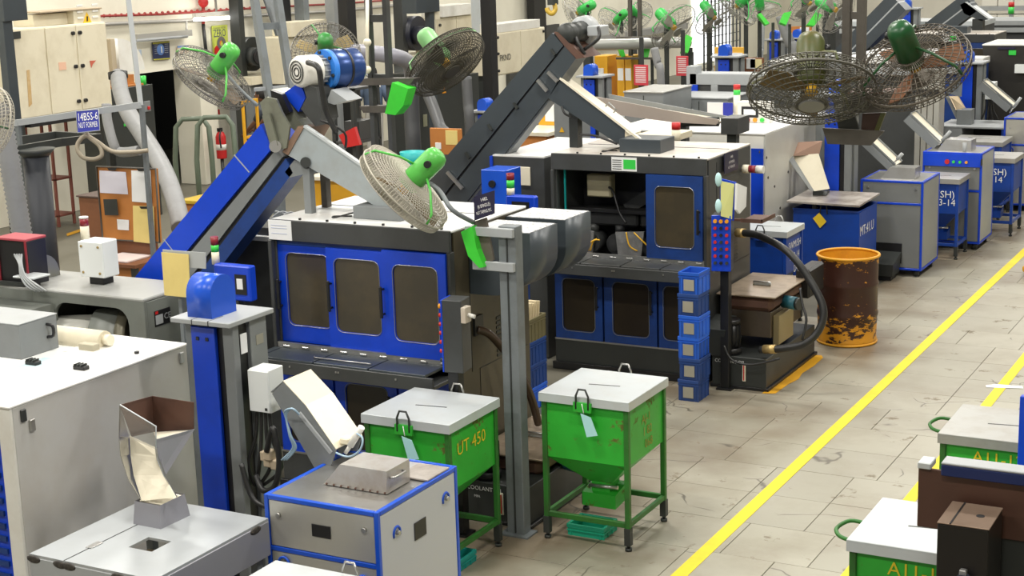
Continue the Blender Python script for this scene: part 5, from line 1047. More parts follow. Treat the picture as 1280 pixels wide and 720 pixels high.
Y0=15.3; obj('near_side',B().prism(pxpoly([(745,121),(900,150),(895,156),(842,153),(752,141)],Y0),'y',Y0,Y0+.02),mat('pinkish grey steel',(.42,.36,.32),.4,.2,dirt=.3,dcol=(.3,.25,.2)),t); obj('far_side',B().prism(pxpoly([(745,121),(900,150),(895,156),(842,153),(752,141)],Y0),'y',Y0+.3,Y0+.32),mgrey,t); obj('floor',B().prism(pxpoly([(750,130),(897,153),(897,155),(750,133)],Y0),'y',Y0+.02,Y0+.3),chutew,t)
q=AY(855,155,Y0+.15); obj('post',B().box(q.x-.04,q.x+.04,Y0+.1,Y0+.2,0,q.z),darkm,t); q2=AY(890,155,Y0+.1); obj('tube',B().cyl(AY(850,152,Y0+.1),AY(898,152,Y0+.1),.05),darkm,t); obj('end_block',B().box(AY(901,160,Y0).x,AY(922,160,Y0).x,Y0,Y0+.35,AY(910,168,Y0).z,AY(910,148,Y0).z),dgrey,t); q=AY(910,168,Y0); obj('post',B().box(q.x-.05,q.x+.05,Y0+.1,Y0+.2,0,q.z),darkm,t); q=AY(760,135,Y0); obj('post',B().box(q.x-.04,q.x+.04,Y0+.1,Y0+.2,0,q.z),darkm,t)
t=thing('roof_block','cream wooden block with red lamp on the white roof','block',AY(820,165,14.6)); a=AY(795,168,14.5);b_=AY(842,178,14.5); bx('stand',a.x+.1,b_.x-.1,14.5,14.9,0,b_.z,dgrey); bx('slab',a.x,b_.x,14.5,15.0,b_.z,a.z,cream); q=AY(845,162,14.5); obj('lamp_base',B().cyl((q.x,14.5,q.z-.12),(q.x,14.5,q.z),.045),ivory,t); obj('lamp_lens',B().cyl((q.x,14.5,q.z),(q.x,14.5,q.z+.07),.045),redp,t)
# ---------------- right foreground ----------------
t=thing('brown_board','brown steel board hung under dark blue beam','panel',(-1.4,6.75,1.3)); Yb=6.77; a=AY(1148,584,Yb);b_=AY(1300,584,Yb);c=AY(1160,660,Yb)
bx('board',a.x,b_.x,Yb,Yb+.012,c.z,a.z,mat('reddish brown plate',(.085,.038,.025),.45,dirt=.4,dcol=(.05,.025,.018))); e=AY(1177,580,Yb-.03); bx('beam',e.x,b_.x+.3,Yb-.04,Yb+.0,AY(1200,594,Yb).z,AY(1200,580,Yb).z,mat('navy beam',(.008,.02,.10),.35)); bx('beam_top',e.x,b_.x+.3,Yb-.04,Yb+.06,AY(1200,580,Yb).z,AY(1200,577,Yb).z,lgrey); bx('end_clamp',a.x,a.x+.06,Yb-.02,Yb+.08,a.z,a.z+.03,lidm); bx('stand',AY(1240,660,Yb).x,b_.x+.08,Yb+.015,Yb+.12,0,a.z-.02,darkm)
t=thing('knob_box','dark steel box with keyhole top and blue steel knob','box',(-1.38,6.5,0)); z=1.52; 
b0=B().box(-1.48,-1.265,6.44,6.72,.9,z,.004); obj('case',b0,mat('dark smoked steel',(.025,.022,.02),.3,.4),t); bx('top',-1.482,-1.263,6.438,6.722,z,z+.006,mat('brown brushed steel',(.32,.23,.17),.35,.6,dirt=.5,dcol=(.2,.12,.08),scale=4)); bx('lid_strip',-1.43,-1.422,6.438,6.722,z+.006,z+.008,black,None,0); obj('keyhole',B().cyl((-1.33,6.58,z+.006),(-1.33,6.58,z+.008),.018,n=16),black,t); bx('pedestal',-1.45,-1.3,6.47,6.7,0,.9,darkm)
kn=obj('knob',B().cyl((-1.36,6.44,1.29),(-1.36,6.38,1.28),.03,n=16).cyl((-1.36,6.38,1.28),(-1.36,6.365,1.278),.036,n=16),mat('blued steel',(.2,.24,.36),.25,.8),t); bx('knob_cap',-1.375,-1.345,6.40,6.43,1.315,1.34,steel,kn)
t=thing('blue_stanchion','narrow bright blue post beside the grey lidded bin','post',(-1.6,8.8,0)); q=AY(1277,500,8.9); bx('post',q.x-.01,q.x+.25,8.9,8.95,0,q.z+.02,blue); bx('base',q.x-.03,q.x+.28,8.87,8.98,0,.012,blued)
t=thing('pallet_truck','orange yellow pallet truck corner at the edge of aisle','truck',AZ(1279,340,.0)); q=AZ(1277,347,.0); obj('chassis',B().box(q.x,q.x+.6,q.y,q.y+1.1,.06,.14,.02),orangep,t); obj('wheel',B().cyl((q.x+.05,q.y+.1,.07),(q.x+.15,q.y+.1,.07),.07,n=18),black,t); obj('wheel',B().cyl((q.x+.45,q.y+.1,.07),(q.x+.55,q.y+.1,.07),.07,n=18),black,t)
# ---------------- left wall fittings ----------------
WX=-17.97
def wp(x,y,dx=0): return AX(x,y,WX+dx)
def flat(nm,P,m,par,th=.02,X=WX): return obj(nm,B().quadslab([AX(*p,X) for p in P],(th,0,0)),m,par)
t=thing('red_conduit','thin red conduit clipped along the cream wall','conduit',wp(220,15)); 
obj('pipe',B().tube([wp(60,26,.05),wp(128,20,.05),wp(200,18,.05),wp(255,14.5,.05),wp(320,10,.05),wp(435,4,.05),wp(500,-1,.05)],.02,8),conduit,t)
for k in range(26):
    x=130+k*7.3; obj('clip',B().sphere(wp(x,20-max(0,(x-128))*.053,.05),.03,6,4),conduit,t)
tag(obj('grey_conduit',B().tube([wp(60,36,.05),wp(135,30,.05),wp(250,25,.05),wp(310,20,.05),wp(420,14,.05),wp(520,4,.05)],.03,8),pipe),'grey pipe running along wall just below the red conduit','pipe')
t=thing('sprinkler_drop','red and black drop pipe with red bell on cream wall','pipe',wp(254,30)); obj('drop',B().tube([wp(254,-5,.06),wp(254,30,.06)],.03,8),conduit,t); obj('cable',B().tube([wp(254,30,.05),wp(257,60,.05),wp(262,100,.05),wp(266,140,.05)],.03,6),black,t); obj('bell',B().sphere(wp(254,3,.1),.09),redp,t); obj('call_box',B().box(-17.97,-17.87,wp(266,140).y-.07,wp(266,140).y+.07,wp(266,144).z,wp(266,137).z),redp,t)
t=thing('tube_lamp','lit white tube lamp hanging before the cream wall','lamp',wp(267,23,.3)); a,b_=wp(243,24.5,.35),wp(289,22,.35); obj('tube',B().cyl(a,b_,.03),mat('lit tube',(1,.98,.93),.4,emit=9),t); obj('housing',B().box(a.x-.04,a.x+.04,a.y,b_.y,a.z+.04,a.z+.10),white,t); obj('hanger',B().cyl(((a.x+b_.x)/2,(a.y+b_.y)/2+.1,a.z+.1),((a.x+b_.x)/2,(a.y+b_.y)/2+.1,a.z+1.0),.02),pipe,t)
t=thing('tube_lamp','unlit grey tube lamp fixed on cream wall above notices','lamp',wp(204,45)); obj('tube',B().cyl(wp(170,51,.15),wp(234,45.5,.15),.025),lgrey,t); obj('housing',B().bar(wp(170,47,.1),wp(238,41,.1),.08,.1),pipe,t); obj('feed',B().tube([wp(236,42,.1),wp(233,36,.08),wp(233,26,.06)],.02,6),pipe,t)
def poster(nm,P,lab,base_,extras=()):
    t=thing(nm,lab,'notice',AX(*P[0],WX)); flat('sheet',P,base_,t,.012)
    return t
t=poster('notice_board',[(189.5,53),(211,51),(212,74),(191.5,75.5)],'dark blue safety notice with yellow edges on cream wall',mat('navy notice',(.02,.03,.09),.5))
flat('title_strip',[(190,53.3),(210.6,51.3),(210.7,53.2),(190.2,55.3)],mat('olive strip',(.45,.42,.05),.5),t,.016); flat('title_strip',[(191.3,73.8),(211.8,72.3),(212,73.8),(191.6,75.3)],MATS['olive strip'],t,.016)
q=[AX(200.8,62,WX+.014)]; obj('emblem',B().lathe([(0,.004),(.09,.004),(.095,0)],AX(200.8,62,WX+.014),(1,0,0),20),mat('notice blue',(.12,.25,.6),.5),t); obj('figure',B().box(WX+.019,WX+.023,AX(200.8,62,WX).y-.012,AX(200.8,62,WX).y+.012,AX(200.8,66,WX).z,AX(200.8,58,WX).z),letw,t)
for k in range(5): flat('text_line',[(192.5+k*.05,56+k*2.6),(197,55.6+k*2.6),(197,56.3+k*2.6),(192.5,56.7+k*2.6)],lgrey,t,.015); flat('text_line',[(205,55+k*2.6),(209.5,54.6+k*2.6),(209.5,55.3+k*2.6),(205,55.7+k*2.6)],lgrey,t,.015)
t=poster('notice_sheet',[(160.5,63),(176,62),(177,79),(162,80)],'two pale blue and brown notice sheets behind thin grey post',mat('pale blue notice',(.55,.66,.8),.6)); flat('brown_patch',[(160.5,63),(166.5,62.7),(167.2,79.7),(162,80)],mat('tan patch',(.6,.45,.3),.6),t,.016)
t=poster('notice_sheet',[(221,57.5),(235,56.3),(235.3,66),(221.4,67)],'small pale notice with blue top beside dark blue notice',mat('peach notice',(.75,.62,.5),.6)); flat('blue_band',[(221,57.5),(235,56.3),(235.1,58.6),(221.1,59.8)],mat('band blue',(.2,.35,.7),.6),t,.016)
t=poster('zero_poster',[(264.2,32.5),(283.5,30.8),(285.5,72),(266.5,73)],'lime yellow poster headed ZERO with red shape and dark ring',mat('lime poster',(.52,.58,.09),.6))
yd=AX(283,50,WX)-AX(265,51,WX)
text('ZERO',AX(274.6,41.8,WX+.014),(0,1,-.0),UZ,.13,mat('navy ink',(.02,.03,.12),.6),t,w=.34); text('YOUR GOAL MUST BE',AX(274.2,35,WX+.014),(0,1,0),UZ,.03,MATS['navy ink'],t,w=.34)
obj('dark_ring',B().lathe([(.05,.004),(.09,.006),(.12,.004)],AX(276.6,54,WX+.016),(1,0,0),20),mat('ring grey',(.15,.14,.13),.5),t); flat('red_shape',[(267.5,60),(270,57),(273,58),(276,63),(277,71),(267.3,72.3)],redp,t,.018); flat('orange_bar',[(273,52),(276,47.5),(277,48.5),(274,58),(272,57)],mat('poster orange',(.7,.25,.03),.6),t,.018)
# cabinets mounted along the wall
def wall_cabinet(x0,x1,y0,y1,X,lab,doors=2,top=None,dep=.5):
    a=AX(x0,y0,X);b_=AX(x1,y1,X); z1=a.z;z0=b_.z
    t=thing('control_cabinet',lab,'cabinet',(X-dep/2,(a.y+b_.y)/2,0))
    obj('case',B().box(X-dep,X,a.y,b_.y,z0,z1,.01),cream,t)
    n=3 if doors==2 else 1
    w=(b_.y-a.y)
    for k,(f0,f1) in enumerate(((.0,.33),(.34,.655),(.665,1)) if doors==2 else ((.02,.5),(.5,.98))):
        d=obj('door',B().box(X,X+.015,a.y+w*f0+.01,a.y+w*f1-.008,z0+.02,z1-.02,.004),cream,t)
        if k>0 or doors!=2:
            for zz in (.12,.52,.9): obj('knob',B().cyl((X+.015,a.y+w*(f1 if k%2 else f0)+(-.06 if k==1 else .06)*1,z0+(z1-z0)*zz),(X+.05,a.y+w*(f1 if k%2 else f0)+(-.06 if k==1 else .06),z0+(z1-z0)*zz),.028,n=10),black,d)
    for yy in (a.y+.08,b_.y-.16): obj('stand',B().box(X-dep+.05,X-.05,yy,yy+.08,0,z0),darkm,t)
    return t,a,b_
t,a,b_=wall_cabinet(12,140,37,133,-16.2,'large cream three door cabinet with black knobs and transformer box')
t['label']='large cream three door cabinet with rust streak on left'
q=flat('orange_label',[(73,78),(82,77.5),(83,87),(74,88)],mat('faded orange label',(.8,.5,.35),.6),t,.004,-16.183); flat('warning_mark',[(112,76),(120,75.5),(116,80),(114,85)],mat('faded red mark',(.55,.12,.07),.6),t,.004,-16.183); flat('meter',[(16,40),(25,39),(25.5,48),(16.5,49)],darkm,t,.01,-16.183); flat('rust_streak',[(33,88),(37,87),(40,130),(36,134)],mat('rust streak',(.55,.36,.15),.6,dirt=.6,dcol=(.7,.6,.42),scale=9),t,.003,-16.183)
g=obj('under_shadow',B().box(-16.7,-16.18,a.y+.2,b_.y,b_.z-.12,b_.z-.02),black,t)  # black box stands for the shadow beneath the cabinet
t=thing('transformer_box','cream louvred transformer box with yellow warning triangle on cabinet','box',AX(105,25,-16.4)); X=-16.25; p=AX(93,32,X);r_=AX(125,11,X); p2=AX(50,32,X)
bx('case',X-.4,X,p.y,r_.y,a.z,r_.z,cream); bx('rear_case',X-.5,X-.12,p2.y,p.y,a.z,r_.z-.02,cream); bx('lid',X-.42,X+.02,p2.y,r_.y+.02,r_.z,r_.z+.02,mat('tan lid',(.45,.36,.25),.6))
for k in range(3):
    for f_ in (.12,.68): bx('louvre',X,X+.015,p.y+(r_.y-p.y)*f_,p.y+(r_.y-p.y)*(f_+.22),a.z+.06+k*.085,a.z+.09+k*.085,white)
q=AX(109,23,X+.005); obj('warning_triangle',B().prism([(q.y-.09,q.z-.07),(q.y+.09,q.z-.07),(q.y,q.z+.09)],'x',X,X+.006),mat('warning yellow',(.8,.5,.02),.5),t); obj('bolt_mark',B().prism([(q.y-.02,q.z-.04),(q.y+.01,q.z-.04),(q.y+.015,q.z+.03),(q.y-.01,q.z+.03)],'x',X+.006,X+.008),black,t)
t=thing('corner_post','slate grey post with slate box at cabinet corner','post',V((AX(5,160,-15.4).x,AX(5,160,-15.4).y,0))); p=AX(10,60,-15.4); bx('post',p.x-.06,p.x+.06,p.y-.10,p.y+.06,0,6,slate); c0=AX(6,27,-15.3);c1=AX(31,-20,-15.3); bx('box',-15.6,-15.3,c0.y,c1.y,c0.z,c1.z,slate)
# frame with number sign
DF=15.5
t=thing('sign_frame','pale grey angle iron frame carrying the NUT FORMER sign','frame',V((AD(176,131,DF).x,AD(176,131,DF).y,0)))
obj('upright',B().bar(AD(159,-12,DF),AD(176,132,DF),.045,.045),lgrey,t); obj('crossbar',B().bar(AD(18,154,DF),AD(177,131,DF),.05,.06),lgrey,t); q=AD(177,131,DF); obj('leg',B().box(q.x-.02,q.x+.02,q.y-.02,q.y+.02,0,q.z),postg,t); q=AD(22,153,DF); obj('leg',B().box(q.x-.02,q.x+.02,q.y-.02,q.y+.02,0,q.z),postg,t)
obj('switch',B().box(q.x-.05+1.2,q.x+.05+1.2,q.y,q.y+.05,q.z-.1,q.z),darkm,t) if False else None
t=thing('number_sign','royal blue sign with white letters 14B5S-6 NUT FORMER','sign',AD(110,150,DF-.1)); s0=[AD(95,139,DF-.1),AD(123,136.5,DF-.1),AD(125,163,DF-.1),AD(97,166,DF-.1)]; obj('plate',B().quadslab(s0,cf*.01),signblue,t); obj('border',B().tube(s0,.006,4,closed=True),lgrey,t)
xd=s0[1]-s0[0]; yd=s0[0]-s0[3]; n=xd.cross(yd).normalized()
text('14B5S-6',s0[0].lerp(s0[2],.5)+yd*.18,xd,yd,.075,letw,t,d=.006,w=xd.length*.86); text('NUT FORMER',s0[0].lerp(s0[2],.5)-yd*.2,xd,yd,.055,letw,t,d=.006,w=xd.length*.84)
t=thing('wire_loop','thick cable loop hanging below the blue number sign','cable',AD(110,185,DF)); obj('loop',B().tube([AD(108,166,DF),AD(112,172,DF),AD(124,182,DF),AD(127,194,DF),AD(117,199,DF),AD(104,197,DF),AD(97,188,DF),AD(98,178,DF),AD(107,170,DF),AD(120,176,DF),AD(140,189,DF),AD(165,190,DF),AD(185,188,DF)],.022,7,smooth=5),mat('tan cable',(.35,.30,.22),.5),t)
# platform on black column
Yc=11.2
t=thing('black_column','thick black steel column under a flat dark frame','column',V((AY(58,300,Yc).x,Yc,0))); p=AY(51,260,Yc); obj('shaft',B().cyl((p.x,Yc,0),(p.x,Yc,AY(45,195,Yc).z),.125,.125,n=24),mat('blue black steel',(.016,.019,.026),.5),t); obj('collar',B().cyl((p.x,Yc,AY(45,195,Yc).z),(p.x,Yc,AY(45,186,Yc).z),.13,.19,n=24),darkm,t)
for a_,b2 in (((-10,193),(75,178)),((75,178),(125,172)),((125,172),(70,169)),((70,169),(-10,180))): obj('frame_bar',B().bar(AZ(*a_,AY(40,186,Yc).z),AZ(*b2,AY(40,186,Yc).z),.05,.08),darkm,t)
obj('base_plate',B().box(p.x-.25,p.x+.25,Yc-.25,Yc+.25,0,.02),darkm,t)
t=thing('corrugated_duct','grey corrugated flexible duct beside the black column','duct',V((AY(20,290,10.6).x,10.6,0)))
a_,b2=AY(3,150,10.6),AY(32,320,10.6); d=(b2-a_); L=d.length; n=60; pr=[]
for i in range(n+1): pr.append((.085+.0 if i%2 else .10,L*i/n))
obj('hose',B().lathe(pr,a_,d,20),hosegrey,t); obj('sleeve',B().cyl(b2,(b2.x+.05,b2.y,0),.09),darkm,t)
t=thing('steel_rack','rusty angle iron rack standing against the cream wall','rack',V((-17.3,AX(75,270,-17.3).y,0))); ya,yb=AX(64,270,-17.3).y,AX(84,270,-17.3).y
for y in (ya,yb):
    for x in (-17.7,-17.2): bx('upright',x,x+.04,y,y+.04,0,1.75,mat('red brown rack',(.22,.07,.05),.6))
for z in (.15,.7,1.2,1.7): bx('shelf',-17.7,-17.16,ya,yb+.04,z,z+.03,MATS['red brown rack'])
tag(obj('covered_bundle',B().sphere((-17.4,(ya+yb)/2,1.9),.22,12,8,(1,1.2,.8)),mat('olive tarp',(.07,.09,.04),.8)),'dark olive bundle lying on top of rusty rack','bundle')
tag(obj('white_scrap',B().box(-15.2,-15.05,16.2,16.3,0,.01),paper),'scrap of white paper lying on the far floor','paper')
tag(obj('floor_line',B().quadslab([AZ(83,292,.003),AZ(104,285,.003),AZ(105,288,.003),AZ(84,295,.003)],(0,0,.001)),oraline),'short yellow floor line near the rusty rack','floor line')
# dark cabinet, ducts
t=thing('dark_cabinet','tall dark grey cabinet with small green lamp by the doorway','cabinet',V((-16.6,AX(165,200,-16.6).y,0))); ya,yb=AX(141,150,-16.4).y,AX(194,150,-16.4).y; zt=AX(170,108,-16.4).z; bx('case',-17,-16.4,ya,yb,0,zt,darkm); bx('shelf',-16.9,-16.45,ya+.1,yb-.1,zt,zt+.03,wood); q=AX(158,156,-16.39); bx('green_lamp',-16.4,-16.39,q.y-.05,q.y+.05,q.z-.02,q.z+.02,greenl); q=AX(184,133,-16.38); bx('switch_plate',-16.4,-16.38,q.y-.06,q.y+.08,q.z-.08,q.z+.08,mgrey); bx('red_switch',-16.38,-16.36,q.y+.0,q.y+.05,q.z-.05,q.z,redp)
q=AX(178,103,-16.5); obj('lamp',B().cyl((q.x,q.y,zt),(q.x,q.y,q.z+.1),.06),greenl,t); bx('carton',-16.9,-16.5,AX(160,100,-16.5).y,AX(168,100,-16.5).y,zt+.03,AX(164,93,-16.5).z,wood)
t=thing('flexible_duct','grey flexible duct hanging from white elbow past dark cabinet','duct',V((AX(200,270,-14.5).x,AX(200,270,-14.5).y,0))); D=19
obj('hose',B().tube([AD(148,95,D+2),AD(151,115,D+1.4),AD(160,140,D+.6),AD(176,165,D),AD(195,195,D-.7),AD(210,225,D-1.2),AD(222,262,D-1.6),AD(226,285,D-1.8)],.105,14,smooth=6),hosegrey,t); obj('collar',B().cyl(AD(148,98,D+2),AD(147,90,D+2),.13,n=18),black,t)
obj('thin_hose',B().tube([AD(133,130,D),AD(134,150,D),AD(142,180,D),AD(150,190,D),AD(175,188,D-.3)],.06,10,smooth=5),hosegrey,t)
t=thing('white_elbow','white boxed duct elbow on wall above flexible duct','duct',AX(155,80,-16.6)); pr=[]
c0=AX(144,92,-16.6)
for k in range(9): a_=math.radians(90*k/8); pr.append((c0.y+.55*math.sin(a_)*1.0,c0.z+.5*math.cos(a_)+.02))
obj('elbow',B().prism([(c0.y,c0.z)]+pr,'x',-17.9,-16.5,True),white,t); bx('end_collar',-17.7,-16.55,c0.y-.10,c0.y,c0.z,c0.z+.52,mat('tan collar',(.5,.42,.3),.6))
# extinguisher, hoops
t=thing('fire_extinguisher','red fire extinguisher standing by the cream door pillar','extinguisher',V((-17.5,AX(277,190,-17.5).y,0))); y=AX(277,190,-17.5).y; z0=AX(277,198,-17.5).z
obj('stand',B().cyl((-17.5,y,0),(-17.5,y,z0),.03),darkm,t); obj('bottle',B().lathe([(0,0),(.085,0),(.09,.02),(.09,.38),(.06,.45),(.03,.47),(0,.47)],(-17.5,y,z0),(0,0,1),18),redp,t); obj('band',B().cyl((-17.5,y,z0+.15),(-17.5,y,z0+.25),.092,n=18),white,t); obj('valve',B().box(-17.53,-17.47,y-.05,y+.03,z0+.47,z0+.53),black,t); obj('hose',B().tube([(-17.45,y-.03,z0+.5),(-17.4,y-.15,z0+.4),(-17.4,y-.13,z0+.2)],.015,6,smooth=4),black,t)
for (x0,x1,yt,yb_,D,lab) in ((219,262,149,198,21,'wide grey green bent tube hoop before dark doorway'),(246,292,147,200,20.6,'second grey green tube hoop beside the extinguisher')):
    P=[AD(x0,yb_,D),AD(x0+1,yt+10,D),AD(x0+9,yt,D),AD(x1-9,yt-1,D),AD(x1-1,yt+10,D),AD(x1+3,yb_,D)]
    P=[V((P[0].x,P[0].y,0))]+P+[V((P[-1].x,P[-1].y,0))]; tag(obj('tube_hoop',B().tube(P,.035,8),mat('grey green tube',(.10,.13,.09),.45)),lab,'hoop')
struct(obj('trim_1',B().box(-18,-17.75,DY1,DY1+.45,0,DZ),wallm)); 
t=thing('barrier_stand','thin yellow steel barrier behind the blue conveyor head','frame',V((-15.4,AX(312,170,-15.4).y,0))); y=AX(305,170,-15.4).y
for k in range(2): bx('upright',-15.42,-15.38,y+k*.35,y+k*.35+.04,0,1.7,orangep)
for z in (.6,1.1,1.66): bx('rung',-15.42,-15.38,y+.04,y+.35,z,z+.04,orangep)
# blower motors
def blower(x,y,X,lab,s=1.0,m=darkm):
    q=AX(x,y,X); t=thing('blower_motor',lab,'motor',(q.x,q.y,0))
    obj('casing',B().cyl((q.x-.3*s,q.y+.1,q.z),(q.x,q.y+.1,q.z),.3*s,n=26),m,t); obj('motor',B().cyl((q.x,q.y,q.z-.03),(q.x+.3*s,q.y-.15,q.z-.03),.16*s,n=20),m,t); obj('cowl',B().cyl((q.x+.3*s,q.y-.15,q.z-.03),(q.x+.36*s,q.y-.18,q.z-.03),.12*s,n=20),black,t); obj('bed',B().box(q.x-.4*s,q.x+.3*s,q.y-.4*s,q.y+.5*s,q.z-.5*s,q.z-.36*s),cream,t); obj('stand',B().box(q.x-.3*s,q.x+.2*s,q.y-.3*s,q.y+.4*s,0,q.z-.5*s),mgrey,t)
blower(313,68,-17.35,'black blower motor on cream bed by leaning frame')
blower(520,42,-16.2,'black blower motor with navy end beside slate box',1.1,mat('navy black casing',(.016,.018,.03),.4))
# ---------------- middle background ----------------
t,a,b_=wall_cabinet(352,405,47,98,-16.6,'cream cabinet half hidden behind wire cage fan',1); bx('top_box',-16.9,-16.5,AX(357,30,-16.6).y,AX(403,30,-16.6).y,a.z,AX(380,26,-16.6).z,cream)
t,a,b_=wall_cabinet(545,596,22,110,-16.0,'cream cabinet with switch box on top behind the dark cage fan',1); bx('top_box',-16.4,-15.9,AX(548,10,-16).y,AX(588,10,-16).y,a.z,AX(565,6,-16).z,white)
q0=AX(521,17,-14.6);q1=AX(549,-6,-14.6); t=thing('slate_box','slate grey switch box high on slate post','box',V((-14.7,q0.y+.5,0))); bx('box',-14.9,-14.6,q0.y,q1.y,q0.z,q1.z,slate); bx('post',-14.75,-14.65,AX(535,50,-14.7).y,AX(541,50,-14.7).y,0,q0.z,slate); bx('socket',-14.85,-14.65,AX(541,22,-14.7).y,AX(547,22,-14.7).y,q0.z-.15,q0.z,cream)
t,a,b_=wall_cabinet(617,682,42,84,-15.0,'white cream cabinet lettered PKND beside slate conveyor',1); text('PKND',AX(632,72,-14.97),(0,1,0),UZ,.12,black,t); bx('top_box',-15.4,-15.0,AX(622,30,-15).y,AX(675,30,-15).y,a.z,AX(650,27,-15).z,white)
t['label']='white cream cabinet lettered with black marks beside slate conveyor'
for k,(x,X,w,m,lab) in enumerate(((298.5,-17.4,.14,darkm,'black wall post beside the ZERO poster'),(356,-17.0,.22,black,'black roof post behind the leaning frame'),(380,-16.8,.16,postg,'grey roof post beside the black one'),(417,-16.5,.11,lgrey,'slim pale roof post behind the wire fan'),(436,-16,.26,black,'wide black roof post left of the ladder tower'),(502,-16.4,.16,dgrey,'dark post beside the navy blower'),(612,-14,.22,black,'thick black roof post left of lettered cabinet'),(597,-15.5,.06,lidm,'bright slim pipe beside thick black post'),(672,-17.8,.6,black,'black doorway strip on the far wall'))):
    p=AX(x,60,X); tag(obj('roof_post',B().box(X-.1,X+.1,p.y-w/2,p.y+w/2,0,8.4),m),lab,'post')
t=thing('tall_dark_cabinet','pair of tall dark cabinets behind the grey pipes','cabinet',V((-15,AX(540,150,-15).y,0)))
for x0,x1,yy in ((508,543,92),(545,600,100)): bx('case',-15.3,-15,AX(x0,150,-15).y,AX(x1,150,-15).y,0,AX(x0,yy,-15).z,darkm)
q=AX(532,150,-14.98); bx('label_plate',-15,-14.98,q.y-.06,q.y+.06,q.z-.12,q.z+.1,mat('khaki plate',(.3,.3,.2),.5)); q=AX(556,113,-14.98); obj('warning_triangle',B().prism([(q.y-.06,q.z-.05),(q.y+.06,q.z-.05),(q.y,q.z+.06)],'x',-15,-14.985),amber,t)
def pipe_(pts,r,m,lab,foot=True,nm='grey_pipe'):
    P=[AD(*p) for p in pts]
    if foot: P.append(V((P[-1].x,P[-1].y,0)))
    return tag(obj(nm,B().tube(P,r,16,smooth=5),m),lab,'pipe')
pipe_([(514,112,22),(515,150,22),(517,190,22)],.11,mat('dark pipe',(.045,.048,.052),.45),'thick dark vertical pipe behind the lime regulator box')
pipe_([(530,108,21),(540,130,20.8),(550,158,20.6),(562,186,20.4)],.075,mat('grey slanting pipe',(.075,.078,.082),.45),'slanting grey pipe left of the slate conveyor')
pipe_([(583,96,21.5),(585,130,21.5),(587,160,21.5)],.07,MATS['grey slanting pipe'],'upright ribbed pipe beside thick black post')
pipe_([(438,64,20),(470,67,20),(495,71,20),(510,78,20.8),(514,92,22),(514,112,22)],.10,mat('lilac grey duct',(.26,.26,.30),.4),'lilac grey duct bending behind the ladder tower',False,'bent_duct')
t=thing('notice_board','orange board with white and yellow sheets behind slate conveyor','board',V((AD(560,175,20).x,AD(560,175,20).y,0))); a_=AD(537,160,20);b2=AD(585,192,20); bx('board',a_.x,b2.x,a_.y,a_.y+.04,b2.z,a_.z,wood); bx('leg',a_.x+.05,a_.x+.1,a_.y,a_.y+.04,0,b2.z,woodd); bx('leg',b2.x-.1,b2.x-.05,a_.y,a_.y+.04,0,b2.z,woodd); p=AD(541,179,19.95);r_=AD(550,187,19.95); bx('sheet',p.x,r_.x,a_.y-.008,a_.y,r_.z,p.z,paper); p=AD(560,162,19.95);r_=AD(578,180,19.95); bx('sheet',p.x,r_.x,a_.y-.008,a_.y,r_.z,p.z,papery)
q=AD(516,195,18); t=thing('teal_bucket','teal plastic bucket on a stool behind the green fan','bucket',V((q.x,q.y,0))); obj('bucket',B().lathe([(0,0),(.11,0),(.15,.2),(.14,.2),(.1,.02),(0,.02)],(q.x,q.y,q.z-.15),(0,0,1),20),teal,t); obj('stool',B().box(q.x-.15,q.x+.15,q.y-.15,q.y+.15,q.z-.18,q.z-.15).box(q.x-.05,q.x+.05,q.y-.05,q.y+.05,0,q.z-.18),darkm,t)
q=AD(438,172,17.95); tag(obj('red_cloth',B().prism([(q.x-.17,1.9),(q.x+.02,1.95),(q.x+.1,2.05),(q.x+.12,1.8),(q.x-.1,1.7)] if False else [(q.x-.16,q.z+.02),(q.x+.06,q.z+.12),(q.x+.12,q.z-.08),(q.x-.08,q.z-.12)],'y',q.y,q.y+.05),redp),'bright red cloth hung behind the pale blue chute','cloth')
def dark_rack(px0,px1,py0,py1,D,lab):
    a_=AD(px0,py0,D);b2=AD(px1,py1,D); t=thing('machine_rack',lab,'rack',V(((a_.x+b2.x)/2,a_.y,0)))
    for x in (a_.x,b2.x-.05): bx('upright',x,x+.05,a_.y,a_.y+.05,0,a_.z,darkm); bx('upright',x,x+.05,a_.y+.5,a_.y+.55,0,a_.z,darkm)
    for k in range(4): z=a_.z*(k+1)/4-.03; bx('shelf',a_.x,b2.x,a_.y,a_.y+.55,z,z+.03,dgrey)
    for k in range(5):
        x=a_.x+.1+(b2.x-a_.x-.3)*k/5; z=a_.z*(1+k%3)/4; bx('part_box',x,x+.2,a_.y+.1,a_.y+.4,z,z+.22,[darkm,mgrey,dgrey,postg,woodd][k])
    return t
dark_rack(412,444,110,200,18,'dark steel rack of machine parts behind pale chute')
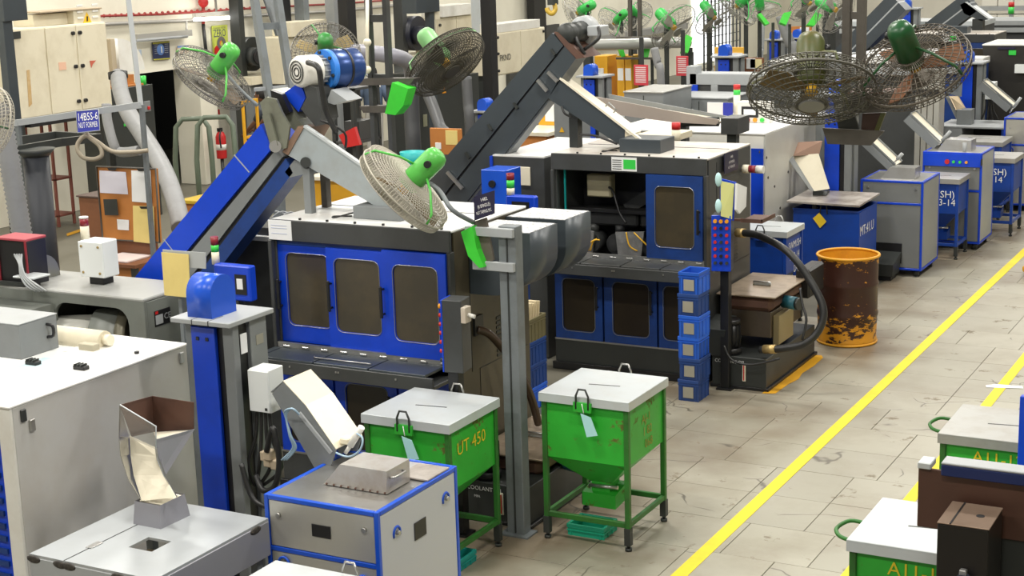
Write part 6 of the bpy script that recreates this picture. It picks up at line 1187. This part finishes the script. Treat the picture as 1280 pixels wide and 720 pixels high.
# desks with boards on the left
Yd=12.2
t=thing('work_desk','brown desk with papers in front of the orange notice board','desk',V((AY(150,340,Yd).x,Yd+.3,0))); a_=AY(112,316,Yd);b2=AY(176,320,Yd); zt=AY(140,326,Yd).z; bx('top',a_.x,b2.x,Yd-.1,Yd+.65,zt-.04,zt,woodd); bx('front_board',a_.x+.1,b2.x-.12,Yd-.02,Yd,zt-.32,zt-.04,orangep if False else wood)
for x in (a_.x+.02,b2.x-.08):
    for y in (Yd-.08,Yd+.55): bx('leg',x,x+.06,y,y+.06,0,zt-.04,darkm)
bx('paper_pile',a_.x+.15,b2.x-.15,Yd-.05,Yd+.4,zt,zt+.02,mat('pinkish paper',(.7,.6,.58),.6))
t=thing('notice_board','orange plywood board with three clipped sheets above work desk','board',V((AY(160,260,Yd+.3).x,Yd+.35,zt)))
Yq=Yd+.3; c=[AY(121,208,Yq),AY(195,211,Yq),AY(200,303,Yq),AY(129,299,Yq)]; obj('board',B().quadslab(c,(0,.03,0)),wood,t); obj('frame_edge',B().tube([p+V((0,-.005,0)) for p in c],.012,5,closed=True),brownst,t); obj('prop',B().box(c[3].x+.1,c[2].x-.1,Yq+.03,Yq+.06,zt,c[3].z+.05),woodd,t)
sh=lambda nm,P,m,dy: obj(nm,B().quadslab([AY(*p,Yq-dy) for p in P],(0,.003,0)),m,t)
pl=mat('lilac paper',(.68,.66,.74),.6)
sh('sheet',[(124,213),(157,215),(160,243),(125,241)],pl,.008); sh('sheet',[(164,213),(188,213),(190,254),(165,252)],paper,.01); sh('yellow_sheet',[(166,257),(192,258),(194,305),(167,302)],papery,.02); sh('plug_socket',[(129,249),(146,249),(148,269),(131,269)],darkm,.03); sh('card',[(146,274),(161,275),(161,288),(147,287)],paper,.01)
for p in ((140,211),(177,212),(180,259)): sh('bulldog_clip',[(p[0]-6,p[1]-1),(p[0]+6,p[1]-1),(p[0]+4,p[1]+2),(p[0]-4,p[1]+2)],black,.03)
t=thing('orange_cupboard','dull orange cupboard beside the work desk','cupboard',V((AY(112,300,13.2).x,13.4,0))); a_=AY(98,246,13.2);b2=AY(125,246,13.2); bx('body',a_.x,b2.x+.35,13.2,13.7,0,a_.z,woodd); bx('top',a_.x-.02,b2.x+.37,13.18,13.72,a_.z,a_.z+.02,mat('dark edge',(.08,.05,.04),.6))
t=thing('yellow_table','yellow topped low table with wooden body behind blue conveyor','table',V((AD(236,260,19).x,AD(236,260,19).y,0))); a_=AD(222,250,19);b2=AD(262,250,19); bx('top',a_.x,b2.x,a_.y,a_.y+.6,a_.z-.04,a_.z,mat('mustard top',(.55,.38,.03),.5)); bx('body',a_.x+.03,b2.x-.03,a_.y+.05,a_.y+.55,0,a_.z-.04,wood)
t=thing('cream_desk','cream and orange desk with papers under the pale chute','desk',V((-8.3,12.6,0))); a_=AY(386,205,12.6);b2=AY(440,255,12.6); bx('top',a_.x,b2.x+.1,12.55,13.0,b2.z+.22,b2.z+.26,chutew); bx('back',a_.x,b2.x+.1,13.0,13.04,b2.z+.26,a_.z-.1,wood); bx('body',a_.x,b2.x+.1,12.6,12.98,0,b2.z+.22,orangep); bx('sheet',a_.x+.05,a_.x+.2,12.98,13.0,b2.z+.35,a_.z-.2,paper)
t=thing('orange_desk','orange desk with sloping cream top under slate conveyor','desk',V((AY(665,160,17.0).x,17.2,0))); a_=AY(640,150,17);b2=AY(685,150,17); z1=AY(660,165,17).z; bx('top',a_.x,b2.x,17.0,17.7,z1-.05,z1,chutew); bx('body',a_.x+.05,b2.x-.05,17.05,17.65,0,z1-.05,wood); bx('board',a_.x,b2.x-.1,17.7,17.74,z1,z1+.4,orangep); bx('sheet',a_.x+.1,b2.x-.25,17.69,17.7,z1+.05,z1+.35,paper)
# grey sloping cabinet between conveyors
t=thing('grey_pedestal','tall grey pedestal with small yellow triangle behind the chute','cabinet',V((AY(708,150,16.2).x,16.3,0))); a_=AY(692,128,16.2);b2=AY(715,180,16.2); bx('body',a_.x,b2.x,16.2,16.7,0,a_.z,mgrey); q=AY(702,162,16.19); obj('triangle',B().prism([(q.x-.03,q.z-.03),(q.x+.03,q.z-.03),(q.x,q.z+.03)],'y',16.19,16.2),yellow,t)
# ---------------- far right background ----------------
def far_elev(px,py,Y,lab): 
    q=AY(px,py,Y); return elevator(q.x,Y,q.z,lab,False,False)
far_elev(752,95,21,'far small blue capped elevator beside orange lockers'); far_elev(980,49,30,'far blue capped elevator before the bent grey pipe'); far_elev(1008,47,31.5,'far blue capped elevator beside white board'); far_elev(620,139,19,'far blue capped elevator left of slate conveyor'); far_elev(921,70,22.5,'far blue elevator beside red instruction sheet')
t=thing('orange_lockers','orange yellow steel lockers beyond the slate conveyor','locker',V((AY(765,100,24).x,24.2,0))); 
for x0,x1 in ((743,759),(771,780),(781,789)): a_=AY(x0,70,24);b2=AY(x1,70,24); d=bx('locker_door',a_.x,b2.x,24,24.4,0,a_.z,orangep); bx('label',(a_.x+b2.x)/2-.05,(a_.x+b2.x)/2+.05,23.99,24,a_.z-.4,a_.z-.2,paper,d,0)
def grey_cab(x0,x1,y0,Y,dp,lab,m=mgrey,zt=None,topm=None):
    a_=AY(x0,y0,Y);b2=AY(x1,y0,Y); t=thing('grey_cabinet',lab,'cabinet',V(((a_.x+b2.x)/2,Y+dp/2,0))); bx('body',a_.x,b2.x,Y,Y+dp,0,a_.z-.02,m); bx('top',a_.x-.01,b2.x+.01,Y-.01,Y+dp+.01,a_.z-.02,a_.z,topm or lgrey)
    q=(a_.x+b2.x)/2; bx('door_joint',q-.005,q+.005,Y-.003,Y,0.1,a_.z-.05,darkm,None,0); bx('handle',b2.x-.12,b2.x-.09,Y-.02,Y,a_.z-.4,a_.z-.25,darkm); return t
grey_cab(780,829,114,18.5,.95,'grey cabinet with pale top behind the long gutter',mgrey,None,lidg); grey_cab(838,910,121,19.5,.8,'low grey cabinet behind the blue and pale cards'); grey_cab(752,777,146,18.5,.6,'plain grey cabinet under the long gutter')
t=thing('grey_gantry','pale grey beam on posts with blue strip behind cards','gantry',V((AY(868,140,20.5).x,20.6,0))); a_=AY(862,92,20.5);b2=AY(1000,108,20.5); bx('beam',a_.x,b2.x,20.5,20.9,b2.z,a_.z,lgrey); bx('beam_underside',a_.x,b2.x,20.52,20.88,b2.z-.3,b2.z,dgrey); q=AY(880,120,20.5); bx('post',a_.x-.05,a_.x+.1,20.5,20.7,0,a_.z+.1,lgrey); bx('post',q.x+.1,q.x+.2,20.5,20.7,0,b2.z,lgrey); bx('blue_strip',AY(864,110,20.48).x,AY(872,110,20.48).x,20.48,20.5,0,b2.z,blue); bx('post',b2.x-.1,b2.x,20.5,20.7,0,b2.z,lgrey)
def red_sheet(x0,x1,y0,y1,Y,lab):
    a_=AY(x0,y0,Y);b2=AY(x1,y1,Y); t=thing('instruction_sheet',lab,'sign',a_); bx('sheet',a_.x,b2.x,Y,Y+.02,b2.z,a_.z,mat('red sheet',(.62,.05,.07),.5)); bx('post',(a_.x+b2.x)/2-.03,(a_.x+b2.x)/2+.03,Y+.02,Y+.06,0,a_.z+.4,darkm)
    for k in range(8): z=a_.z-(a_.z-b2.z)*(.12+.1*k); bx('print_line',a_.x+.03,b2.x-.03,Y-.004,Y,z-.012,z+.006,mat('pale print',(.8,.6,.6),.6),None,0)
red_sheet(792,810,81,107,21.5,'red printed instruction sheet below paired green regulators'); red_sheet(845,860,70,95,23,'red printed instruction sheet beside blue far elevator')
def board(x0,x1,y0,y1,Y,m,lab,sheets):
    a_=AY(x0,y0,Y);b2=AY(x1,y1,Y); t=thing('notice_board',lab,'board',V(((a_.x+b2.x)/2,Y,0))); bx('board',a_.x,b2.x,Y,Y+.04,b2.z,a_.z,m); bx('leg',a_.x+.05,a_.x+.1,Y,Y+.04,0,b2.z,darkm); bx('leg',b2.x-.1,b2.x-.05,Y,Y+.04,0,b2.z,darkm)
    for (p,q,r_,s_,mm) in sheets: c=AY(p,q,Y-.01);d=AY(r_,s_,Y-.01); bx('sheet',c.x,d.x,Y-.012,Y,d.z,c.z,mm,None,0)
board(893,929,59,97,24,mat('yellow board',(.75,.42,.05),.5),'yellow board with two white sheets near bright gate',((893,67,911,82,paper),(912,66,928,86,paper),(897,86,904,94,black),(911,87,925,96,papery)))
board(929,954,72,97,23,woodd,'brown board with pale yellow sheets beside yellow board',((933,73,944,86,paper),(938,74,952,85,mat('pale yellow sheet',(.85,.75,.4),.6))))
board(989,1014,33,62,34,wood,'orange board with large white sheet behind blue elevator',((1000,34,1011,52,paper),(1006,54,1013,60,papery)))
# wall panels, gate to daylight, pipes at the back
t=thing('mesh_gate','bright gate of steel mesh at the far end','gate',V((AX(900,80,-17.6).x,AX(900,80,-17.6).y,0))); 
ya,yb=AX(880,60,-17.6).y,AX(925,60,-17.6).y
for k in range(11): y=ya+(yb-ya)*k/10; bx('bar',-17.62,-17.58,y-.02,y+.02,0,3.2,darkm,None,0)
for k in range(12): bx('cross_wire',-17.61,-17.59,ya,yb,.2+k*.26,.22+k*.26,darkm,None,0)
obj('daylight_glow_sheet',B().box(-17.95,-17.9,ya,yb,.2,3.2),mat('glowing daylight sheet',(.95,.97,1),.6,emit=1.4),t)  # self-glowing sheet stands for the daylight beyond the gate
struct(obj('trim_2',B().box(-17.9,-17.6,AX(700,60,-17.6).y,AX(860,60,-17.6).y,AX(760,52,-17.6).z,AX(760,44,-17.6).z),mat('sill grey',(.3,.3,.29),.6)))
struct(obj('trim_3',B().box(-18,-17.9,AX(636,60,-17.9).y,AX(700,60,-17.9).y,.0,AX(660,35,-17.9).z),mat('dark lower wall',(.06,.06,.055),.6)))
pipe_([(735,56,25),(780,55,25.5),(860,53,26.5)],.09,mat('silver pipe',(.5,.5,.48),.35,.4),'long silver pipe crossing behind the far fans',False)
q=AD(735,56,25); tag(obj('pipe_stand',B().box(q.x-.06,q.x+.06,q.y-.06,q.y+.06,0,q.z-.09),darkm),'dark stand under the end of the silver pipe','stand'); q=AD(860,53,26.5); tag(obj('pipe_stand',B().box(q.x-.06,q.x+.06,q.y-.06,q.y+.06,0,q.z-.09),darkm),'dark stand under the silver pipe beside the mesh gate','stand')
pipe_([(818,60,24),(822,80,24),(826,100,24)],.06,hosegrey,'slim grey slanting pipe below the paired far fans'); pipe_([(976,20,27),(982,40,27),(988,55,27),(994,72,27)],.09,hosegrey,'grey bent pipe beside far blue elevator'); pipe_([(952,30,29),(951,60,29),(950,76,29)],.06,lgrey,'slim pale upright pipe left of the far elevators')
t=thing('lifting_hook','yellow chain hook block hanging beside the far wall panel','hook',AD(690,10,22)); D=22
obj('block',B().box(AD(687,-3,D).x,AD(696,-3,D).x,AD(690,0,D).y-.08,AD(690,0,D).y+.08,AD(690,6,D).z,AD(690,-40,D).z),darkm,t); obj('hook',B().tube([AD(693,5,D),AD(694,12,D),AD(690,17,D),AD(685,14,D),AD(684,10,D)],.035,8,smooth=5),mat('hook yellow',(.6,.4,.05),.4),t); obj('chain',B().cyl(AD(690,-30,D),V((AD(690,-30,D).x,AD(690,-30,D).y,8.4)),.02),steel,t)
# fans of the far lines
ff=mat('far fan green',(.04,.45,.08),.4)
FF=[((722,16),(-.75,.35,.5),.36,26,'far green fan turned left above slate conveyor head'),((768,29),(-.55,.5,.6),.33,27,'far green fan with pale blurred cage beside twin posts'),((797,20),(.5,.4,.7),.3,28.5,'far green fan half behind the twin posts'),((842,34),(.55,.7,-.45),.43,25.5,'far green fan tilted down above red instruction sheet'),((893,22),(.5,.75,-.4),.38,27,'far green fan with yellow hub before the mesh gate'),((921,8),(-.6,.6,.4),.42,27,'far fan with dark green motor above grey shelf'),((951,14),(.2,.8,.4),.36,28,'far fan with slim cage beside the lime boxes'),((1012,4),(.45,.8,-.35),.4,26.5,'far fan with ochre blades over twin lime boxes'),((1044,12),(.6,.5,-.6),.4,25,'far fan with pale cage just left of hanger bars')]
for p,ax,R,D,lab in FF:
    c=AD(*p,D); fan(lab,c,cdir(*ax),R,ff,mat('far wire',(.3,.29,.26),.4,.5),None,.5,bladem=mat('far blade',(.35,.33,.28),.5))
    tw=thing('fan_stand','slim dark stand under '+lab,'stand',(c.x,c.y+.25,0)); q=c-cdir(*ax)*.5*R; obj('pole',B().box(q.x-.03,q.x+.03,q.y+.0,q.y+.06,0,q.z-.1),darkm,tw); obj('clamp',B().bar((q.x,q.y+.03,q.z-.12),q,.05,.05),darkm,tw)
REG=[([(769,53),(776,52),(782,70),(777,71)],26,'lime regulator box left of the twin posts'),([(804,50),(815,51),(810,73),(801,71)],26,'lime regulator box right of the twin posts'),([(858,43),(866,47),(860,66),(851,65)],25,'lime regulator box beside the mesh gate'),([(947,18),(951,16),(962,29),(957,31)],26,'lime regulator box leaning left near bent pipe'),([(980,16),(990,14),(983,31),(975,28)],26,'lime regulator box leaning right near bent pipe'),([(1020,15),(1029,19),(1018,32),(1009,31)],26,'lime regulator box under the ochre bladed fan')]
for P,D,lab in REG:
    q=AD(*P[2],D); t=thing('regulator_box',lab,'box',(q.x,q.y,0)); obj('box',B().quadslab([AD(*p,D) for p in P],cf*.15),limeg,t); obj('stand',B().box(q.x-.02,q.x+.02,q.y+.15,q.y+.19,0,q.z),darkm,t)
t=thing('twin_post','pair of dark posts with cross shelves carrying far fans','post',V((AD(793,60,26).x,AD(793,60,26).y,0))); 
for x in (788,800): q=AD(x,40,26); bx('post',q.x-.03,q.x+.03,q.y-.03,q.y+.03,0,5.5,brownst)
for y in (47,73): a_=AD(770,y,25.9);b2=AD(826,y,25.9); obj('shelf',B().bar(a_,b2,.1,.03),brownst,t)
# far lines of machines, right top
tapping_machine(-6.12,29.95,'far tapping machine with plain grey fascia behind brown wire fan',True)
t=thing('black_machine','big black machine casing with white top edge and green tag','machine',(-4.9,27.7,0)); XL=AY(1228,57,27.1).x; XL2=AY(1245,145,27.1).x
pr=[(AY(1228,57,27.1).x,AY(1228,57,27.1).z),(-4.2,AY(1228,57,27.1).z),(-4.2,0),(AY(1236,140,27.1).x,0),(AY(1233,100,27.1).x,AY(1233,100,27.1).z)]
obj('casing',B().prism(pr,'y',27.1,28.3),mat('black brown casing',(.022,.02,.017),.4,dirt=.4,dcol=(.04,.036,.03)),t); bx('top_edge',pr[0][0],-4.2,27.08,28.3,pr[0][1],pr[0][1]+.025,whitep); a_=AY(1261,63,27.09);b2=AY(1270,69,27.09); bx('green_tag',a_.x,b2.x,27.08,27.1,b2.z,a_.z,greenl); a_=AY(1247,59,27.09);b2=AY(1269,62,27.09); bx('name_strip',a_.x,b2.x,27.08,27.1,b2.z,a_.z,signb); a_=AY(1270,80,27.09);b2=AY(1285,91,27.09); bx('white_box',a_.x,b2.x,26.98,27.1,b2.z,a_.z,whitebox)
def far_incline(P0,P1,Y,th,m,lab):
    p,q=AY(*P0,Y),AY(*P1,Y); d=(q-p).normalized(); n=V((d.z,0,-d.x)); t=thing('far_conveyor',lab,'conveyor',V((p.x,Y,0)))
    obj('upper_casing',B().quadslab([p,q,q+n*th*.5,p+n*th*.5],(0,.4,0)),m,t); obj('lower_casing',B().quadslab([p+n*th*.56,q+n*th*.56,q+n*th,p+n*th],(0,.4,0)),m,t); obj('spine',B().quadslab([p+n*th*.5,q+n*th*.5,q+n*th*.56,p+n*th*.56],(0,.38,0)),lgrey,t); obj('leg',B().box(p.x-.05,p.x+.05,Y+.1,Y+.2,0,p.z),darkm,t); m_=p.lerp(q,.5); obj('leg',B().box(m_.x+.1,m_.x+.18,Y+.1,Y+.2,0,m_.z-.2),darkm,t); return t
far_incline((1032,74),(1112,-8),24,.35,slate,'far slate incline conveyor right of the hanger bars')
far_incline((1158,28),(1205,-8),31.5,.42,slate,'far slate incline conveyor above the far tapping machine')
t=thing('far_chute','slate chute falling right from the far incline conveyor','chute',AY(1220,15,31.5)); obj('side',B().prism(pxpoly([(1200,6),(1208,2),(1238,24),(1226,26),(1205,17)],31.5),'y',31.5,31.52),slate,t); obj('lip',B().prism(pxpoly([(1207,2.5),(1209,2),(1239,23.5),(1237,24.5)],31.5),'y',31.45,31.8),lidm,t); q=AY(1222,24,31.5); obj('post',B().box(q.x-.1,q.x+.1,31.5,31.7,0,q.z),darkm,t)
def long_bed(x0,x1,y0,Y,dp,lab,topm,bodym,h=None):
    a_=AY(x0,y0,Y);b2=AY(x1,y0,Y); t=thing('machine_bed',lab,'machine',V(((a_.x+b2.x)/2,Y+dp/2,0))); bx('body',a_.x,b2.x,Y,Y+dp,0,a_.z-.1,bodym); bx('top_plate',a_.x-.02,b2.x+.02,Y-.02,Y+dp,a_.z-.1,a_.z,topm); bx('gutter',a_.x+.1,b2.x-.1,Y-.08,Y-.02,a_.z-.25,a_.z-.15,lgrey); return t
long_bed(1045,1228,27,33.5,1.2,'far long machine bed with pale gutter top',lidm,dgrey); long_bed(1062,1150,70,21.6,1.5,'white topped machine bed behind the dark green fan',whitep,dgrey); long_bed(1215,1300,26,36,1.5,'grey topped machine bed below the white cartons',lgrey,dgrey); long_bed(1142,1228,72,26.4,.5,'white sheet topped bench left of black casing',whitep,blued)
grey_cab(1015,1052,70,22.8,.8,'far grey cabinet right of the domed olive fan'); grey_cab(962,1000,76,24.5,1.0,'far grey cabinet below the blue elevators',lgrey,None,whitep); grey_cab(1028,1046,22,36,.8,'far dark locker behind the pale cage fan',darkm,None,darkm)
t=thing('carton_shelf','long steel shelf of white cartons at the far end','shelf',V((-6,44,0))); a_=AY(1222,8,44);b2=AY(1300,8,44); bx('shelf_board',a_.x,b2.x,44,44.8,a_.z-.12,a_.z,lgrey); bx('shelf_board',a_.x,b2.x,44,44.8,a_.z-.75,a_.z-.65,lgrey)
for x in (a_.x,b2.x-.1): bx('leg',x,x+.1,44,44.8,0,a_.z-.12,mgrey)
for k in range(4):
    for zz in (a_.z,a_.z-.65):
        x=a_.x+.1+k*.42; tag(obj('white_carton',B().box(x,x+.4,44.05,44.6,zz,zz+.42,.01),mat('carton white',(.8,.78,.7),.6)),'white carton standing in the row on the far shelf','carton','cartons on the far shelf')
q=AY(1264,12,40); t=thing('stack_light','far signal tower with red and green lenses before cartons','lamp',V((q.x,40,0))); obj('pole',B().box(q.x-.04,q.x+.04,39.96,40.04,0,q.z-.1),lgrey,t); obj('lens',B().cyl((q.x,40,q.z-.1),(q.x,40,q.z+.06),.07),greenl,t); obj('lens',B().cyl((q.x,40,q.z+.06),(q.x,40,q.z+.18),.07),redp,t)
far_elev(1146,10,33,'far blue capped elevator beside red hose cluster')
# ---------------- people ----------------
def person(name,label,foot,joints,radii,edges,face,parts):
    me=bpy.data.meshes.new(name); me.from_pydata([V(p) for p in joints],edges,[]); o=bpy.data.objects.new(name,me); COL.objects.link(o); o.location=foot
    m=o.modifiers.new('skin','SKIN'); m.use_smooth_shade=True
    for v,r_ in zip(me.skin_vertices[0].data,radii): v.radius=(r_,r_*.85)
    me.skin_vertices[0].data[0].use_root=True
    s_=o.modifiers.new('sub','SUBSURF'); s_.levels=2; s_.render_levels=2
    return o
def figure(foot,rz,bend,armL,armR,label,trous,top,hairc):
    """standing person; bend = forward lean in radians; arms are hand targets in body space (x right, y front, z up)"""
    c,s=math.cos(bend),math.sin(bend); up=lambda x,y,z:(x,y*c+(z-.95)*s,.95+(z-.95)*c-y*s)
    sh=1.42
    J=[(0,0,.95),up(0,0,1.15),up(0,0,1.36),up(0,0,1.47),up(0,.02,1.53)]
    E=[(0,1),(1,2),(2,3),(3,4)]; R_=[.155,.135,.14,.06,.055]
    def ch(a,pts,rs):
        k=a
        for p,r_ in zip(pts,rs): J.append(p);R_.append(r_);E.append((k,len(J)-1));k=len(J)-1
        return k
    for sx in (-1,1): ch(0,[(sx*.10,0,.86),(sx*.11,.02,.48),(sx*.11,-.02,.09),(sx*.115,.13,.05)],[.10,.07,.052,.04])
    for sx,hd in ((-1,armL),(1,armR)):
        S_=V(up(sx*.19,0,sh)); H=V(hd); el=S_.lerp(H,.5)+V((sx*.05,-.06,-.02)); k=ch(2,[tuple(S_),tuple(el),tuple(H)],[.06,.045,.03])
        d=(H-el).normalized(); p=H+d*.06; kk=ch(k,[tuple(p)],[.034])
    o=person('person',label,foot,J,R_,E,None,None); o.rotation_euler=(0,0,rz); o['_loc']=1; tag(o,label,'person'); o.data.materials.append(trous)
    # clothing and head as children
    hd=V(up(0,.05,1.64)); h=obj('head',B().sphere(hd,.105,16,12,(.82,.95,1.15)),skin,o)
    obj('hair',B().sphere(hd+V((0,-.018,.022)),.112,16,10,(.86,.94,1.08)),hairc,o)
    for sx in (-1,1): obj('ear',B().sphere(hd+V((sx*.088,.0,-.01)),.022,8,6,(.5,.8,1.3)),skin,h); obj('eye',B().sphere(hd+V((sx*.033,.092,.008)),.012,8,6),paper,h)
    obj('nose',B().sphere(hd+V((0,.105,-.02)),.018,8,6,(.8,1,1.4)),skin,h); obj('mouth',B().sphere(hd+V((0,.092,-.062)),.02,8,6,(1.4,.5,.4)),rusty,h)
    P=[V(up(0,0,z)) for z in (.93,1.05,1.2,1.34,1.43,1.47)]; n=16; b=B(); rr=[(.185,.13),(.18,.125),(.185,.13),(.205,.13),(.16,.1),(.07,.07)]
    vs=[];fs=[]
    for k,(p,(ra,rb)) in enumerate(zip(P,rr)):
        for i in range(n): a=2*math.pi*i/n; vs.append(p+V((ra*math.cos(a),rb*math.sin(a)*c,-rb*math.sin(a)*s)))
    fs=[(k*n+i,k*n+(i+1)%n,(k+1)*n+(i+1)%n,(k+1)*n+i) for k in range(len(P)-1) for i in range(n)]
    obj('shirt',b.add(vs,fs,True),top,o)
    for sx,hnd in ((-1,armL),(1,armR)):
        S_=V(up(sx*.19,0,sh)); H=V(hnd); el=S_.lerp(H,.5)+V((sx*.05,-.06,-.02)); obj('sleeve',B().tube([S_-V((0,0,0)),S_.lerp(el,.5),S_.lerp(el,.9)],[.078,.07,.066],12),top,o)
        obj('forearm',B().tube([S_.lerp(el,.85),el,el.lerp(H,.5),H],[.05,.048,.042,.032],10),skin,o)
        d=(H-el).normalized(); x=d.cross(V((0,0,1)));x=x.normalized() if x.length>.01 else V((1,0,0)); pl=H+d*.05
        hn=obj('hand',B().sphere(pl,.045,10,8,(.85,.85,1.0)),skin,o)
        for k in range(4): q=pl+x*(.028-.019*k)+d*.03; obj('finger',B().tube([q,q+d*.045,q+d*(.075-.004*abs(k-1))+V((0,0,-.015))],.0085,6),skin,hn)
        q=pl+x*.045; obj('thumb',B().tube([q-d*.01,q+d*.025+x*.012,q+d*.05+x*.008],.0095,6),skin,hn)
    for sx in (-1,1): obj('shoe',B().sphere((sx*.115,.06,.045),.06,12,8,(.8,2.1,.75)),shoe,o)
    return o
f1=AZ(470,200,0); figure((f1.x,f1.y,0),math.radians(30),.05,(-.27,.05,.85),(.30,.1,.80),'worker in white trousers standing behind the ladder tower',cotton,shirt,hairm)
hd_=CAM+ray(326,118)*(2.4/-ray(326,118).z); rz_=math.radians(100); fx_=V((-math.sin(rz_),math.cos(rz_),0))*.25
figure((hd_.x-fx_.x,hd_.y-fx_.y,0),rz_,.3,(.1,.62,.95),(.3,.55,1.0),'dark haired worker leaning forward with outstretched arm behind conveyor',mat('grey trousers',(.08,.08,.09),.8),mat('dark shirt',(.05,.06,.08),.8),hairm)
